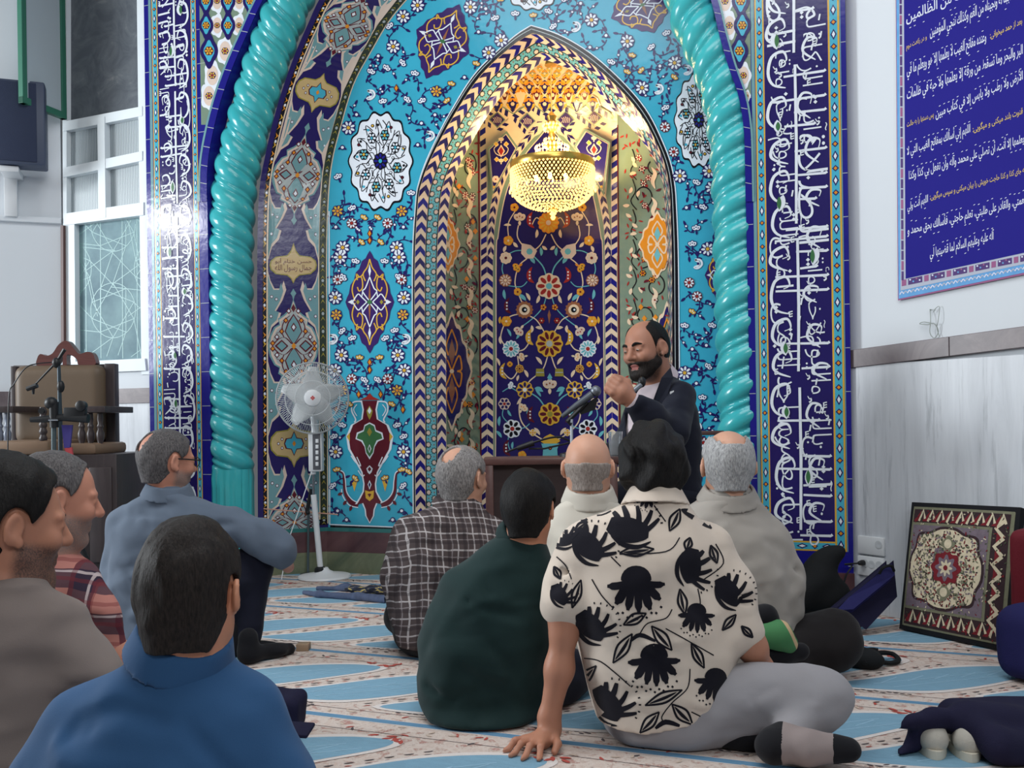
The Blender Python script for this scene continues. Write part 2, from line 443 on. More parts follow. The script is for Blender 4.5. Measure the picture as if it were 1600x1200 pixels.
CRED = pile('red_carpet_pile', (176, 84, 76)); CTAN = pile('tan_carpet_pile', (196, 178, 164)); CGRD = pile('grid_carpet_pile', (150, 186, 208), 0.04)
a = Art(lambda x, y, h: (x, y - 0.028 * (x + 1.2), h), 0.0004)
a.poly([(-7, -1.2, 0), (3.4, -1.2, 0), (3.4, 6.0, 0), (-7, 6.0, 0)], CARP)
r = random.Random(4)
for iy in range(-3, 6):
    y0 = 2.49 + 0.69 * iy
    if y0 > 5.1: continue
    a.rect(-5, y0 - 0.004, 2.6, y0 + 0.034, CEDG, 1); a.rect(-5, y0 + 0.001, 2.6, y0 + 0.030, CSTR, 2)
    a.rect(-5, y0 + 0.085, 2.6, y0 + 0.088, CDRK, 1); a.rect(-5, y0 + 0.61, 2.6, y0 + 0.613, CDRK, 1)
    if y0 < 0.3: continue
    for k in range(-11, 7):
        x0 = -1.80 + 0.445 * k + (iy % 2) * 0.41
        def lf_(q): return cr([(x0 - 0.05 - q, y0 + 0.135 - q * 0.3), (x0 + 0.10, y0 + 0.275 + q * 0.9), (x0 + 0.28, y0 + 0.45 + q), (x0 + 0.46, y0 + 0.545 + q), (x0 + 0.60 + q, y0 + 0.565 + q * 0.6), (x0 + 0.615 + q, y0 + 0.51), (x0 + 0.52, y0 + 0.395 - q), (x0 + 0.36, y0 + 0.235 - q), (x0 + 0.20, y0 + 0.145 - q)], 5, True)
        a.P(lf_(0.024), CEDG, 3); a.P(lf_(0.0), CBLU, 4)
        for j in range(1, 6):
            t = j / 6; xx = x0 + 0.02 + 0.5 * t
            a.line([(xx, y0 + 0.16 + 0.30 * t), (xx + 0.05, y0 + 0.25 + 0.28 * t)], 0.004, CGRD, 5)
        a.line([(x0 + 0.08, y0 + 0.19), (x0 + 0.5, y0 + 0.50)], 0.004, CGRD, 5); a.line([(x0 + 0.14, y0 + 0.17), (x0 + 0.56, y0 + 0.48)], 0.004, CGRD, 5)
        for j in range(11):          # dark little sprigs along the pale diagonal bands
            t = j / 10; xx, yy = x0 + 0.33 + 0.40 * t, y0 + 0.15 + 0.36 * t
            a.leaf(xx, yy, 0.3, 0.03, 0.007, CDRK, 3, 0.8); a.leaf(xx + 0.012, yy - 0.018, 0.5, 0.022, 0.006, CDRK if j % 3 else CRED, 3)
        for j in range(9): a.leaf(x0 + 0.02 + 0.012 * j * 1.6, y0 + 0.105 + r.uniform(-0.01, 0.01), r.uniform(-0.6, 0.6), 0.02, 0.009, CDRK, 3)
        for j in range(7):           # red flowers by the tips
            a.leaf(x0 + 0.58 + r.uniform(-0.03, 0.08), y0 + 0.585 + r.uniform(-0.015, 0.012), r.uniform(0, 6.3), 0.035, 0.014, CRED, 5)
        for j in range(16):
            a.leaf(x0 + r.uniform(0, 0.45), y0 + r.choice((0.065, 0.095, 0.625, 0.655)) + r.uniform(-0.02, 0.02), r.uniform(0, 6.3), 0.028, 0.009, r.choice((CRED, CDRK, CTAN, CTAN)), 3, 0.7)
o = a.build('floor', None, False); tag(o, kind='structure')
# ================================================================== the tiled prayer niche


niche = thing('prayer_niche', PZ(760, 905) * np.array([1, 0, 0]) + np.array([0, Y1, 0]),
              'tall mosaic-tiled prayer niche with pointed arch and twisted turquoise columns', 'prayer niche')
LEAN = math.tan(ROLL)

fm1 = lambda X, z, h: (X, Y1 - h, z)
fp1 = lambda x, y, h: PY(x, y, Y1) - np.array([0, h, 0])
z1 = lambda py, px: PY(px, py, Y1)[2]
# ---- front frame with its arched opening
ARL = [(333, 960), (330, 850), (328, 600), (325, 400), (324, 300), (326, 250), (335, 200), (348, 150), (366, 100), (388, 50), (411, 0), (455, -80), (530, -170), (640, -250), (765, -320)]
ARR = [(1178, 960), (1175, 850), (1171, 600), (1167, 400), (1165, 300), (1164, 250), (1162, 200), (1154, 150), (1137, 100), (1123, 50), (1111, 0), (1086, -70), (1025, -170), (915, -255), (765, -320)]
arl = [PY(x, y, Y1) for x, y in cr(ARL, 5)]; arr = [PY(x, y, Y1) for x, y in cr(ARR, 5)]
XL, XR = X1(229), X1(1325)
TOPZ = 4.35
f = MB()
for crv, xo in ((arl, XL), (arr, XR)):
    vs = []; n = len(crv)
    for p in crv:
        vs += [(xo, Y1, p[2]), (p[0], Y1, p[2]), (p[0], Y1 + 0.09, p[2])]
    vs = [(v[0], v[1], max(v[2], 0.0)) for v in vs]
    fs = [(3 * i + k, 3 * i + k + 1, 3 * i + 4 + k, 3 * i + 3 + k) for i in range(n - 1) for k in (0, 1)]
    f.add(vs, fs, COB)
    f.poly([(xo, Y1, 0), (xo, Y1 + 0.3, 0), (xo, Y1 + 0.3, TOPZ), (xo, Y1, TOPZ)], COB)
ap = arl[-1]
f.poly([(XL, Y1, ap[2]), (XR, Y1, ap[2]), (XR, Y1, TOPZ), (XL, Y1, TOPZ)], COB)
f.build('front_frame', niche, smooth=False)

RTEXT = ['إنما يعمر مساجد الله', 'من آمن بالله واليوم', 'الآخر وأقام الصلاة', 'وآتى الزكاة ولم يخش']
LTEXT = ['إلا الله فعسى أولئك', 'أن يكونوا من المهتدين', 'أجعلتم سقاية الحاج', 'صدق الله العلي العظيم']
def inscription(xa, xb, words, up, seed):
    """xa..xb world span, letters running along the panel; up=+1: letter tops point to +x"""
    a = Art(fm1); r = random.Random(seed)
    zb, zt = z1(845, 1250), 3.95
    a.rect(xa, zb, xb, zt, NAVY, 1)
    w = xb - xa
    def U(q): return xa + w * q if up > 0 else xb - w * q      # q: 0 at letter feet, 1 at tops
    seg = (zt - zb) / 4.0
    for i in range(4):
        lo = zb + seg * i
        for tier, (q0, q1, k) in enumerate(((0.03, 0.50, 0), (0.50, 0.98, 1))):
            parts = words[(i + k) % 4].split(' ')
            half = seg / 2
            for j in range(2):
                t = ' '.join(parts[j * 2:j * 2 + 2]) or parts[0]
                s0 = lo + half * j - 0.02; s1 = s0 + half + 0.04
                if up > 0: fn = lambda p, q: (U(q0 + (q1 - q0) * q), s1 - (s1 - s0) * p)
                else: fn = lambda p, q: (U(q0 + (q1 - q0) * q), s0 + (s1 - s0) * p)
                put_text(a, t, fn, WHT, 3 + tier, -0.013)
    # long stems, the spine stroke, swashes and marks
    nst = int((zt - zb) / 0.058)
    k = 0
    while k < nst:
        z = zb + 0.03 + k * 0.058 + r.uniform(-0.008, 0.008)
        if r.random() < 0.62:
            q0 = r.choice((0.12, 0.3, 0.46, 0.52)); q1 = r.choice((0.80, 0.97, 0.97))
            sl = r.uniform(-0.006, 0.006)
            a.line([(U(q0), z + sl), (U((q0 + q1) / 2), z + sl * 0.4), (U(q1 - 0.03), z), (U(q1), z + 0.006)], lambda t: 0.0095 + 0.003 * t, WHT, 3)
        k += 1
    z = zb + 0.05
    while z < zt - 0.5:
        ln = r.uniform(0.55, 0.9)
        a.line([(U(0.47), z), (U(0.49), z + ln * 0.5), (U(0.485), z + ln)], lambda t: 0.013 - 0.003 * abs(t - 0.5), WHT, 5)
        z += ln + r.uniform(0.02, 0.08)
    z = zb + 0.08
    while z < zt - 0.2:
        c0 = r.uniform(0.03, 0.1); dz = r.uniform(0.09, 0.15)
        a.line([(U(c0 + 0.28), z), (U(c0 + 0.08), z + 0.02), (U(c0), z + dz * 0.5), (U(c0 + 0.06), z + dz), (U(c0 + 0.24), z + dz + 0.02), (U(c0 + 0.3), z + dz - 0.02), (U(c0 + 0.2), z + dz - 0.035)],
               lambda t: 0.004 + 0.010 * math.sin(PI * min(1, t * 1.15)) ** 0.7, WHT, 4, smooth=5)
        z += dz + r.uniform(0.03, 0.07)
    z = zb + 0.1
    while z < zt - 0.2:
        q = r.uniform(0.55, 0.8); dz = r.uniform(0.08, 0.14)
        a.line([(U(q + 0.15), z - 0.01), (U(q - 0.05), z + dz * 0.3), (U(q + 0.02), z + dz * 0.75), (U(q + 0.17), z + dz * 0.7), (U(q + 0.15), z + dz * 0.4)],
               lambda t: 0.004 + 0.008 * math.sin(PI * min(1, t * 1.2)) ** 0.7, WHT, 4, smooth=5)
        z += dz + r.uniform(0.05, 0.16)
    for k in range(int((zt - zb) / 0.026)):
        q = r.uniform(0.06, 0.94); z = zb + 0.03 + k * 0.026; t = r.random()
        if t < 0.3: a.line([(U(q), z), (U(q + 0.02), z + 0.028)], 0.007, WHT, 6)
        elif t < 0.6:
            a.polar(U(q), z, lambda an: 0.009, WHT, 6, 4, 0)
            if r.random() < 0.5: a.polar(U(q), z + 0.02, lambda an: 0.009, WHT, 6, 4, 0)
        elif t < 0.85:
            a.line([(U(q), z), (U(q + 0.035), z + 0.006), (U(q + 0.03), z + 0.018), (U(q + 0.01), z + 0.014), (U(q - 0.02), z + 0.028)], lambda k: 0.008 * (1 - 0.6 * k), WHT, 6, smooth=3)
        else:
            for m_ in range(3): a.line([(U(q), z + 0.011 * m_), (U(q + 0.05), z + 0.011 * m_ + 0.003)], 0.005, WHT, 6)
            a.line([(U(q), z), (U(q), z + 0.024)], 0.005, WHT, 6)
    z = zb + 0.25
    while z < zt - 0.1:
        q = r.choice((0.2, 0.27, 0.6, 0.72)); ln = r.uniform(0.05, 0.085)
        a.leaf(U(q), z, PI / 2 + r.uniform(-0.3, 0.3), ln, 0.036, WHT, 7); a.leaf(U(q), z + 0.009, PI / 2, ln - 0.018, 0.02, GRN, 8)
        z += r.uniform(0.22, 0.42)
    a.build('inscription_panel', niche, smooth=False)
inscription(X1(1198), X1(1296), RTEXT, +1, 3)
inscription(X1(251), X1(301), LTEXT, -1, 11)

def diamond_border(a, xa, xb, za, zb_, L=1):
    w = xb - xa; hz = zb_ - za; vert = hz > w
    a.rect(xa, za, xb, zb_, YEL, L)
    if vert: a.rect(xa + w * 0.16, za, xb - w * 0.16, zb_, AQUA, L + 1)
    else: a.rect(xa, za + hz * 0.16, xb, zb_ - hz * 0.16, AQUA, L + 1)
    ln = hz if vert else w; st = 0.0545; n = int(ln / st); wd = (w if vert else hz)
    for k in range(n):
        c = (k + 0.5) * st
        x, z = (xa + w / 2, za + c) if vert else (xa + c, za + hz / 2)
        if k % 2:
            d = 0.30 * wd; e = d * 1.0
            p1, p2, inn = NAVY, ORG, YEL
        else:
            d = 0.27 * wd; e = 0.025; p1, p2, inn = NAVY, WHT, WHT
        def dm(sx, sz, mat, L_):
            if not vert: sx, sz = sz, sx
            a.P([(x - sx, z), (x, z - sz), (x + sx, z), (x, z + sz)], mat, L_)
        dm(d, e, p1, L + 2); dm(d * 0.55, e * 0.6, p2, L + 3)
zb0 = z1(845, 1250); zlow = z1(860, 1250)
for bs, be, cs, ce, tq, ed in ((((241, 250), (302, 310)), (250, 302), 0, 0, ((236, 240),), ((229, 236), (311, 324))), (((1183, 1197), (1297, 1315)), (1197, 1297), 0, 0, ((1177, 1182), (1315.5, 1317)), ((1166, 1176), (1317, 1325)))):
    a = Art(fm1)
    for x0, x1_ in bs: diamond_border(a, X1(x0), X1(x1_), zlow, 3.95)
    diamond_border(a, X1(be[0]), X1(be[1]), zlow, zb0, 1)
    for x0, x1_ in tq: a.rect(X1(x0), zlow, X1(x1_), 3.95, TEAL, 1)
    for x0, x1_ in ed:                       # white joints of the plain blue edge tiles
        z = 0.2
        while z < 3.9:
            a.rect(X1(x0), z, X1(x1_), z + 0.003, GRY, 1); z += 0.195
    a.build('border_strip', niche, smooth=False)

# ---- spandrels and the blue rib that follows the arch
a = Art(fp1)
def arc_at(c, y):
    for p, q in zip(c[:-1], c[1:]):
        if (p[1] - y) * (q[1] - y) <= 0: return p[0] + (q[0] - p[0]) * (y - p[1]) / ((q[1] - p[1]) or 1)
    return c[-1][0]
cl, cR = cr(ARL, 5), cr(ARR, 5)
ysp = [195, 150, 100, 50, 0, -60, -130, -200]
a.P([(316 + LEAN * (y - 300), y) for y in ysp] + [(arc_at(cl, y) - 9, y) for y in ysp[::-1]], SAGE, 1)
a.P([(1176 + LEAN * (y - 300), y) for y in ysp[1:]] + [(arc_at(cR, y) + 8, y) for y in ysp[:0:-1]], SAGE, 1)
def spandrel(side):
    lo = 318 if side < 0 else 1174
    for y in (150, 118, 80, 40, 2, -40, -80, -120):
        e = arc_at(cl if side < 0 else cR, y) - side * -9 if side > 0 else arc_at(cl, y) - 10
        base = lo + LEAN * (y - 300); wd = abs(e - base)
        if wd < 6: continue
        nn = max(1, int(wd / 17))
        for k in range(nn):
            x = base + (1 if side < 0 else -1) * wd * (k + 0.5) / nn; rr = min(13, wd / nn * 0.62)
            if (int(y / 10) + k) % 2:
                a.polar(x, y, lambda an: rr * (1.15 + 0.12 * math.cos(5 * an)), WHT, 2, 30, 0, 0.85, 1.5)
                a.polar(x, y, lambda an: rr * 0.85, PINK, 3, 20, 0, 0.8, 1.4); a.flower(x, y, rr * 0.4, YEL, RED, NAVY, 6, 4)
            else:
                a.polar(x, y, lambda an: rr * (1.2 + 0.15 * math.cos(4 * an)), NAVY, 4, 32, 0, 0.8, 1.6)
                a.polar(x, y, lambda an: rr * (0.85 + 0.1 * math.cos(4 * an)), AQUA, 5, 24, 0, 0.7, 1.4); a.flower(x, y, rr * 0.5, YEL, ORG, MAR, 6, 6)
spandrel(-1); spandrel(1)
for c, sd in ((cl, -1), (cR, 1)):
    up = [p for p in c if p[1] < 330]
    off = [(p[0] + sd * 5, p[1]) for p in up]
    a.line(off, 10, COB, 8); a.line([(p[0] + sd * 12, p[1]) for p in up], 3, TEAL, 8)
    for k in range(2, len(off) - 1, 3):
        x, y = off[k]; a.line([(x - 5, y - 1), (x + 5, y + 1)], 1.0, GRY, 9)
a.build('spandrel', niche, smooth=False)

# ---- twisted turquoise columns that run up and round the arch
ROPE = NT('turquoise_rope_glaze', 0.22, 0.5)
co = ROPE.coord(); nz = ROPE.noise(co, 5.0, 4)
ROPE.base(ROPE.mix(nz, s2l((38, 160, 172)), s2l((78, 186, 186)))); ROPE.bump(ROPE.noise(co, 40.0, 3), 0.12, 0.006)
ROPE = ROPE.m
YR, RR = Y1 + 0.12, 0.127
RPL = [(361, 765), (360, 600), (360, 500), (361, 400), (364, 320), (372, 260), (388, 200), (413, 110), (451, 5), (478, -50), (528, -120), (610, -200), (700, -258), (770, -285)]
RPR = [(1168, 800), (1163, 600), (1158, 450), (1155, 320), (1152, 246), (1146, 192), (1136, 140), (1117, 85), (1093, 37), (1080, -8), (1058, -60), (1020, -130), (950, -205), (860, -262), (770, -285)]
def rope(pl, hand, z0):
    pts = [PY(x, y, YR) for x, y in pl]; pts[0][2] = z0; pts[0][0] = pts[1][0]
    c = np.array(cr(pts, 14)); d = np.r_[0, np.cumsum(np.linalg.norm(np.diff(c, axis=0), axis=1))]
    n = int(d[-1] / 0.0085); ss = np.linspace(0, d[-1], n); c = np.stack([np.interp(ss, d, c[:, k]) for k in range(3)], 1)
    NT_ = 64; ang = np.arange(NT_) * 2 * PI / NT_; vs = np.zeros((n, NT_, 3))
    for i in range(n):
        t = c[min(i + 1, n - 1)] - c[max(i - 1, 0)]; t /= np.linalg.norm(t)
        b = np.array([0, 1.0, 0]); u = np.cross(t, b); u /= np.linalg.norm(u)
        ph = (ang * hand + 2 * PI * ss[i] / 0.290) * 2.0
        q = np.mod(ph / (2 * PI), 1.0)
        s_ = np.where(q < 0.70, np.sin(PI * np.clip(q / 0.70, 0, 1)) ** 0.65, 0.0); s2 = np.where((q > 0.73) & (q < 0.97), np.sin(PI * np.clip((q - 0.73) / 0.24, 0, 1)) ** 0.7, 0.0)
        fade = min(1.0, i * 0.0105 / 0.08 + 0.35)
        r = RR * (0.84 + fade * (0.195 * s_ + 0.10 * s2))
        vs[i] = c[i] + np.outer(np.cos(ang) * r, u) + np.outer(np.sin(ang) * r, b)
    mb = MB(); fs = [(i * NT_ + k, i * NT_ + (k + 1) % NT_, (i + 1) * NT_ + (k + 1) % NT_, (i + 1) * NT_ + k) for i in range(n - 1) for k in range(NT_)]
    fs.append(tuple(range(NT_))[::-1])
    mb.add(vs.reshape(-1, 3), fs, ROPE); o = mb.build('twisted_column', niche, angle=80)
    return c[0]
zb_rope = PY(361, 738, YR)[2]
for pl, hand in ((RPL, -1), (RPR, 1)):
    o = rope(pl, hand, zb_rope)
    mb = MB(); n = 72; prof = [(1.0, 0.0), (1.06, 0.015), (1.06, 0.05), (0.98, 0.06), (0.98, zb_rope - 0.08), (1.0, zb_rope - 0.03), (0.94, zb_rope + 0.02)]
    vs = []; fs = []
    for j, (s_, z) in enumerate(prof):
        for k in range(n):
            an = 2 * PI * k / n; fl = 1 - 0.07 * (abs(math.sin(an * 7)) < 0.45) * (2 < j < 6)
            vs.append((o[0] + RR * s_ * fl * math.cos(an), YR + RR * s_ * fl * math.sin(an), z))
    fs = [(j * n + k, j * n + (k + 1) % n, (j + 1) * n + (k + 1) % n, (j + 1) * n + k) for j in range(len(prof) - 1) for k in range(n)]
    mb.add(vs, fs, ROPE); mb.build('column_base', niche, angle=35)

# ---- splayed jamb band with medallions
JT = [0, 222, 422, 520, 578, 640, 712, 786, 862, 990, 1120]
JA = [(403, 822), (402, 600), (402, 400), (405, 300), (415, 240), (432, 170), (455, 100), (480, 40), (508, -15), (575, -95), (655, -165)]
JB = [(513, 820), (512, 600), (511, 400), (514, 305), (520, 250), (533, 198), (553, 132), (582, 78), (617, 22), (682, -48), (750, -105)]
TT = np.linspace(-90, 1120, 200)
def smooth_j(P):
    a_ = np.array(P, float); out = []
    t2 = np.linspace(0, len(P) - 1, (len(P) - 1) * 8 + 1); q = np.array(cr(P, 8)); tt = np.interp(t2, range(len(P)), JT)
    return lambda t: (np.interp(t, tt, q[:, 0]), np.interp(t, tt, q[:, 1]) - min(t, 0))
ja, jb = smooth_j(JA), smooth_j(JB)
YA = Y1 + 0.14
def fj(s, t, h):
    A_, B_ = ja(t), jb(t)
    p = PY(A_[0], A_[1], YA); q = PY(B_[0], B_[1], Y2)
    v = p + (q - p) * s
    nrm = np.array([0.80, -0.60, 0.0]) if t < 500 else np.array([0.7, -0.6, -0.35])
    return v + nrm * h
a = Art(fj)
NTJ = 110; tj = np.linspace(-85, 1120, NTJ)
def jband(s0, s1, mat, L, t0=0, t1=1120):
    a.quads([[(s0, t), (s1, t)] for t in tj if t0 <= t <= t1], mat, L)
a.quads([[(0, t), (1, t)] for t in tj], NAVY, 0)
jband(0.075, 0.13, BLK, 1, 0); jband(0.13, 0.15, CREAM, 1); jband(0.87, 0.885, CREAM, 1); jband(0.885, 0.985, DGRN, 1); jband(0.985, 1.0, CREAM, 2)
a.P([(0.075, 0), (0.985, 0), (0.985, 14), (0.075, 14)], BLK, 2); a.line([(0.15, 15), (0.88, 15)], 2, CREAM, 3)
for k in range(86):
    t = 6 + k * 13
    a.P([(0.08, t - 4), (0.10, t), (0.08, t + 5), (0.125, t + 1)], ORG if k % 3 else YEL, 3)
    if k % 2: a.polar(0.1025, t + 6, lambda an: 0.016, WHT, 4, 8, 0, 1, 150)
    a.P([(0.90, t - 5), (0.935, t + 2), (0.97, t - 5), (0.935, t - 1)], OLV, 3)
    if k % 2 == 0: a.polar(0.935, t + 6, lambda an: 0.02, GRY, 4, 8, 0, 1, 130)
for k in range(11): a.polar(0.2 + 0.06 * k, 7, lambda an: 0.014, WHT if k % 2 else ORG, 4, 8, 0, 1, 150)
SC = 118.0      # s units to px
def jpoly(cx, ct, pts, mat, L): a.P([(cx + x / SC, ct + y) for x, y in pts], mat, L)
def sym(pts): return pts + [(-x, y) for x, y in pts[::-1] if abs(x) > 0.01]
def sym4(pts):
    h = sym(pts); return h
def jmed(t):
    """cream lobed medallion filled with teal drops and maroon scrolls"""
    o = [(0, 66), (5, 52), (14, 44), (24, 38), (22, 30), (30, 26), (37, 14), (40, 0)]
    o = o + [(x, -y) for x, y in o[::-1][1:]]
    jpoly(0.51, t, sym([(x * 1.08, y * 1.05) for x, y in o]), TEAL, 3); jpoly(0.51, t, sym(o), PINK, 4); jpoly(0.51, t, sym([(x * 0.90, y * 0.93) for x, y in o]), GRY, 5)
    for s_ in (1, -1):
        jpoly(0.51, t, sym([(0, 47 * s_), (10, 34 * s_), (15, 21 * s_), (6, 8 * s_), (0, 1 * s_)]), MAR, 6); jpoly(0.51, t, sym([(0, 44 * s_), (8, 33 * s_), (13, 21 * s_), (5, 9 * s_), (0, 3 * s_)]), TEAL, 7)
        jpoly(0.51, t, sym([(0, 34 * s_), (5, 27 * s_), (0, 20 * s_)]), MAR, 8); jpoly(0.51, t, sym([(0, 31 * s_), (3, 27 * s_), (0, 23 * s_)]), WHT, 9); jpoly(0.51, t, sym([(0, 62 * s_), (4, 55 * s_), (0, 49 * s_)]), MAR, 6)
        for q in (1, -1):
            def jl(pts, w, mt, L): a.line([(0.51 + q * x / SC, t + s_ * y) for x, y in pts], w / SC, mt, L, smooth=4)
            jl([(3, 3), (14, 12), (25, 10), (34, 2)], 2.6, MAR, 6); jl([(6, 44), (14, 38), (19, 28), (17, 20)], 1.8, MAR, 6); jl([(16, 12), (21, 20), (29, 18)], 1.8, MAR, 6)
            a.P([(0.51 + q * x / SC, t + y * s_) for x, y in ((9, 0), (20, 9), (32, 0), (20, -1))], MAR, 7); a.P([(0.51 + q * x / SC, t + y * s_) for x, y in ((12, 0), (20, 6.5), (28, 0), (20, 0))], TEAL, 8)
            for (xx, yy, c1) in ((20, 21, ORG), (28, 13, WHT), (13, 37, ORG), (35, 4, ORG), (8, 51, WHT)):
                for k_, mt, L in ((4.6, MAR, 7), (2.6, c1, 8)): a.P([(0.51 + q * (xx - k_) / SC, t + s_ * yy), (0.51 + q * xx / SC, t + s_ * (yy + k_)), (0.51 + q * (xx + k_) / SC, t + s_ * yy), (0.51 + q * xx / SC, t + s_ * (yy - k_))], mt, L)
    jpoly(0.51, t, [(-4, 0), (0, 5), (4, 0), (0, -5)], ORG, 9)
    for s_ in (1, -1): jpoly(0.51, t, sym([(0, 86 * s_), (5, 78 * s_), (2, 74 * s_), (0, 66 * s_)]), TEAL, 4)
def jcart(t, text):
    o = [(0, 30), (4, 22), (10, 17), (28, 15), (36, 8), (38, 0)]; o = o + [(x, -y) for x, y in o[::-1][1:]]
    jpoly(0.51, t, sym([(x * 1.06, y * 1.1) for x, y in o]), OLV, 3); jpoly(0.51, t, sym(o), BEI, 4)
    if text:
        for (tx, y0, y1_) in (('جمال رسول الله', -13, 1), ('حسن ختام أبو', 0, 14)):
            put_text(a, tx, lambda p, q: (0.51 + (-31 + 62 * p) / SC, t + y0 + (y1_ - y0) * q), MAR, 5, 0.004)
    else:
        jpoly(0.51, t, [(0, 17), (5, 8), (14, 7), (17, 0), (14, -7), (5, -8), (0, -17), (-5, -8), (-14, -7), (-17, 0), (-14, 7), (-5, 8)], MAR, 5)
        jpoly(0.51, t, [(0, 15), (4, 7), (12, 6), (15, 0), (12, -6), (4, -7), (0, -15), (-4, -7), (-12, -6), (-15, 0), (-12, 6), (-4, 7)], AQUA, 6)
        jpoly(0.51, t, [(-3, 0), (0, 4), (3, 0), (0, -4)], ORG, 7)
        for q in (1, -1):
            for yy in (6, 0, -6): a.polar(0.51 + q * (26 - abs(yy)) / SC, t + yy, lambda an: 0.02, MAR, 5, 8, 0, 1, 120); a.polar(0.51 + q * (26 - abs(yy)) / SC, t + yy, lambda an: 0.012, WHT, 6, 8, 0, 1, 120)
def jside(t):
    """grey-blue half leaves growing from both edges"""
    for q in (1, -1):
        e = 0.15 if q > 0 else 0.87
        o = [(0, -52), (6, -34), (16, -26), (20, -14), (12, -12), (22, 4), (28, 20), (24, 34), (20, 22), (10, 22), (4, 34), (0, 50)]
        a.P([(e + q * x / SC * 1.1, t + y * 1.06) for x, y in o], PINK, 2); a.P([(e + q * x / SC * 0.92, t + y * 0.96) for x, y in o], TEAL, 3)
        for (x, y) in ((14, 6), (5, -20), (6, 10)):
            a.polar(e + q * x / SC, t + y, lambda an: 0.024, MAR, 4, 8, 0, 1, 115); a.polar(e + q * x / SC, t + y, lambda an: 0.016, WHT, 5, 8, 0, 1, 115)
for t in (8, 277, 547, 812, 1075): jmed(t)
for t, tx in ((137, False), (404, True), (682, False), (945, True)): jcart(t, tx)
for t in (72, 202, 340, 468, 622, 742, 880, 1010): jside(t)
a.build('jamb_band', niche, smooth=False)
# ---- turquoise back wall of the recess with its pointed opening
fp2 = lambda x, y, h: PY(x, y, Y2) - np.array([0, h, 0])
def halves(left, right, n1=26, n2=34):
    """resample both sides of an arch: straight part then bow, so that different arches correspond"""
    def res(P, n, k):
        P = np.array(P, float); d = np.r_[0, np.cumsum(np.linalg.norm(np.diff(P, axis=0), axis=1))]
        s = np.linspace(0, d[-1], n); return [np.array([np.interp(q, d, P[:, 0]), np.interp(q, d, P[:, 1])]) for q in s]
    def side(P):
        st = [p for p in P if p[1] > 305]; bow = [p for p in P if p[1] <= 305]
        c = st[-1] if abs(st[-1][1] - 305) < 1 else None
        m_ = (st[-1][0] + (bow[0][0] - st[-1][0]) * (st[-1][1] - 305) / ((st[-1][1] - bow[0][1]) or 1), 305)
        return res(cr(st + [m_], 6), n1, 0)[:-1] + res(cr([m_] + bow, 6), n2, 0)
    return side(left), side(right)
C2L = [(647, 905), (646, 800), (645, 600), (645, 400), (651, 300), (662, 262), (682, 217), (707, 170), (745, 112), (800, 60), (830, 40)]
C2R = [(1067, 905), (1065, 800), (1062, 600), (1060, 400), (1056, 300), (1050, 262), (1037, 225), (1012, 175), (975, 130), (925, 85), (875, 55), (830, 40)]
D2L = [(650, 905), (649, 800), (648, 600), (648, 400), (654, 300), (666, 264), (687, 220), (713, 174), (751, 118), (803, 69), (833, 51)]
D2R = [(1056, 905), (1054, 800), (1051, 600), (1050, 400), (1047, 300), (1041, 264), (1028, 228), (1003, 181), (967, 138), (918, 95), (872, 66), (833, 51)]
C3L = [(699, 905), (698, 800), (697, 600), (697, 400), (703, 303), (716, 262), (740, 217), (757, 188), (784, 150), (816, 121), (852, 93)]
C3R = [(1051, 905), (1049, 800), (1046, 600), (1043, 400), (1037, 290), (1023, 251), (1005, 222), (982, 195), (955, 168), (926, 134), (892, 109), (852, 93)]
c2l, c2r = halves(C2L, C2R); d2l, d2r = halves(D2L, D2R); c3l, c3r = halves(C3L, C3R)
oL = [(513, 905), (512, 800), (512, 600), (511, 400), (514, 305), (520, 250), (533, 198), (553, 132), (582, 78), (617, 22), (682, -48), (750, -105), (800, -140)]
oR = [(1140, 905), (1139, 800), (1137, 600), (1134, 400), (1131, 300), (1126, 240), (1118, 180), (1104, 120), (1082, 60), (1055, 5), (990, -60), (900, -115), (800, -140)]
ol, orr = halves(oL, oR)
f = MB()
for o, c in ((ol, c2l), (orr, c2r)):
    n = len(o); vs = []
    for p, q in zip(o, c): vs += [fp2(p[0], p[1], 0), fp2((p[0] + q[0]) / 2, (p[1] + q[1]) / 2, 0), fp2(q[0], q[1], 0)]
    f.add(vs, [(3 * i + k, 3 * i + k + 1, 3 * i + 4 + k, 3 * i + 3 + k) for i in range(n - 1) for k in (0, 1)], TURQ)
# hidden return between this wall and the right-hand column
vs = []
for p in orr: vs += [fp2(p[0], p[1], 0), PY(p[0] + 16, p[1], Y1 + 0.09)]
f.add(vs, [(2 * i, 2 * i + 1, 2 * i + 3, 2 * i + 2) for i in range(len(orr) - 1)], COB)
a = Art(fp2); a.v, a.f, a.m, a.mats = f.v, f.f, f.m, f.mats
full = c2l + c2r[::-1][1:]; dfull = d2l + d2r[::-1][1:]
a.quads([[tuple(p), tuple(q)] for p, q in zip(full, dfull)], BLK, 3)
a.line([(p[0], p[1]) for p in full], 1.6, WHT, 4)
a.line([(p[0] * 0.5 + q[0] * 0.5 - 1, p[1] * 0.5 + q[1] * 0.5) for p, q in zip(full, dfull)], 1.2, GRY, 4)
a.line([(516, 823), (640, 828)], 5, BLK, 2); a.line([(516, 819.5), (640, 824.5)], 1.8, WHT, 3); a.line([(515.5, 820), (514.5, 330)], 1.8, WHT, 3)
AX = 578
def axx(y): return AX + LEAN * (y - 500) * 0.3
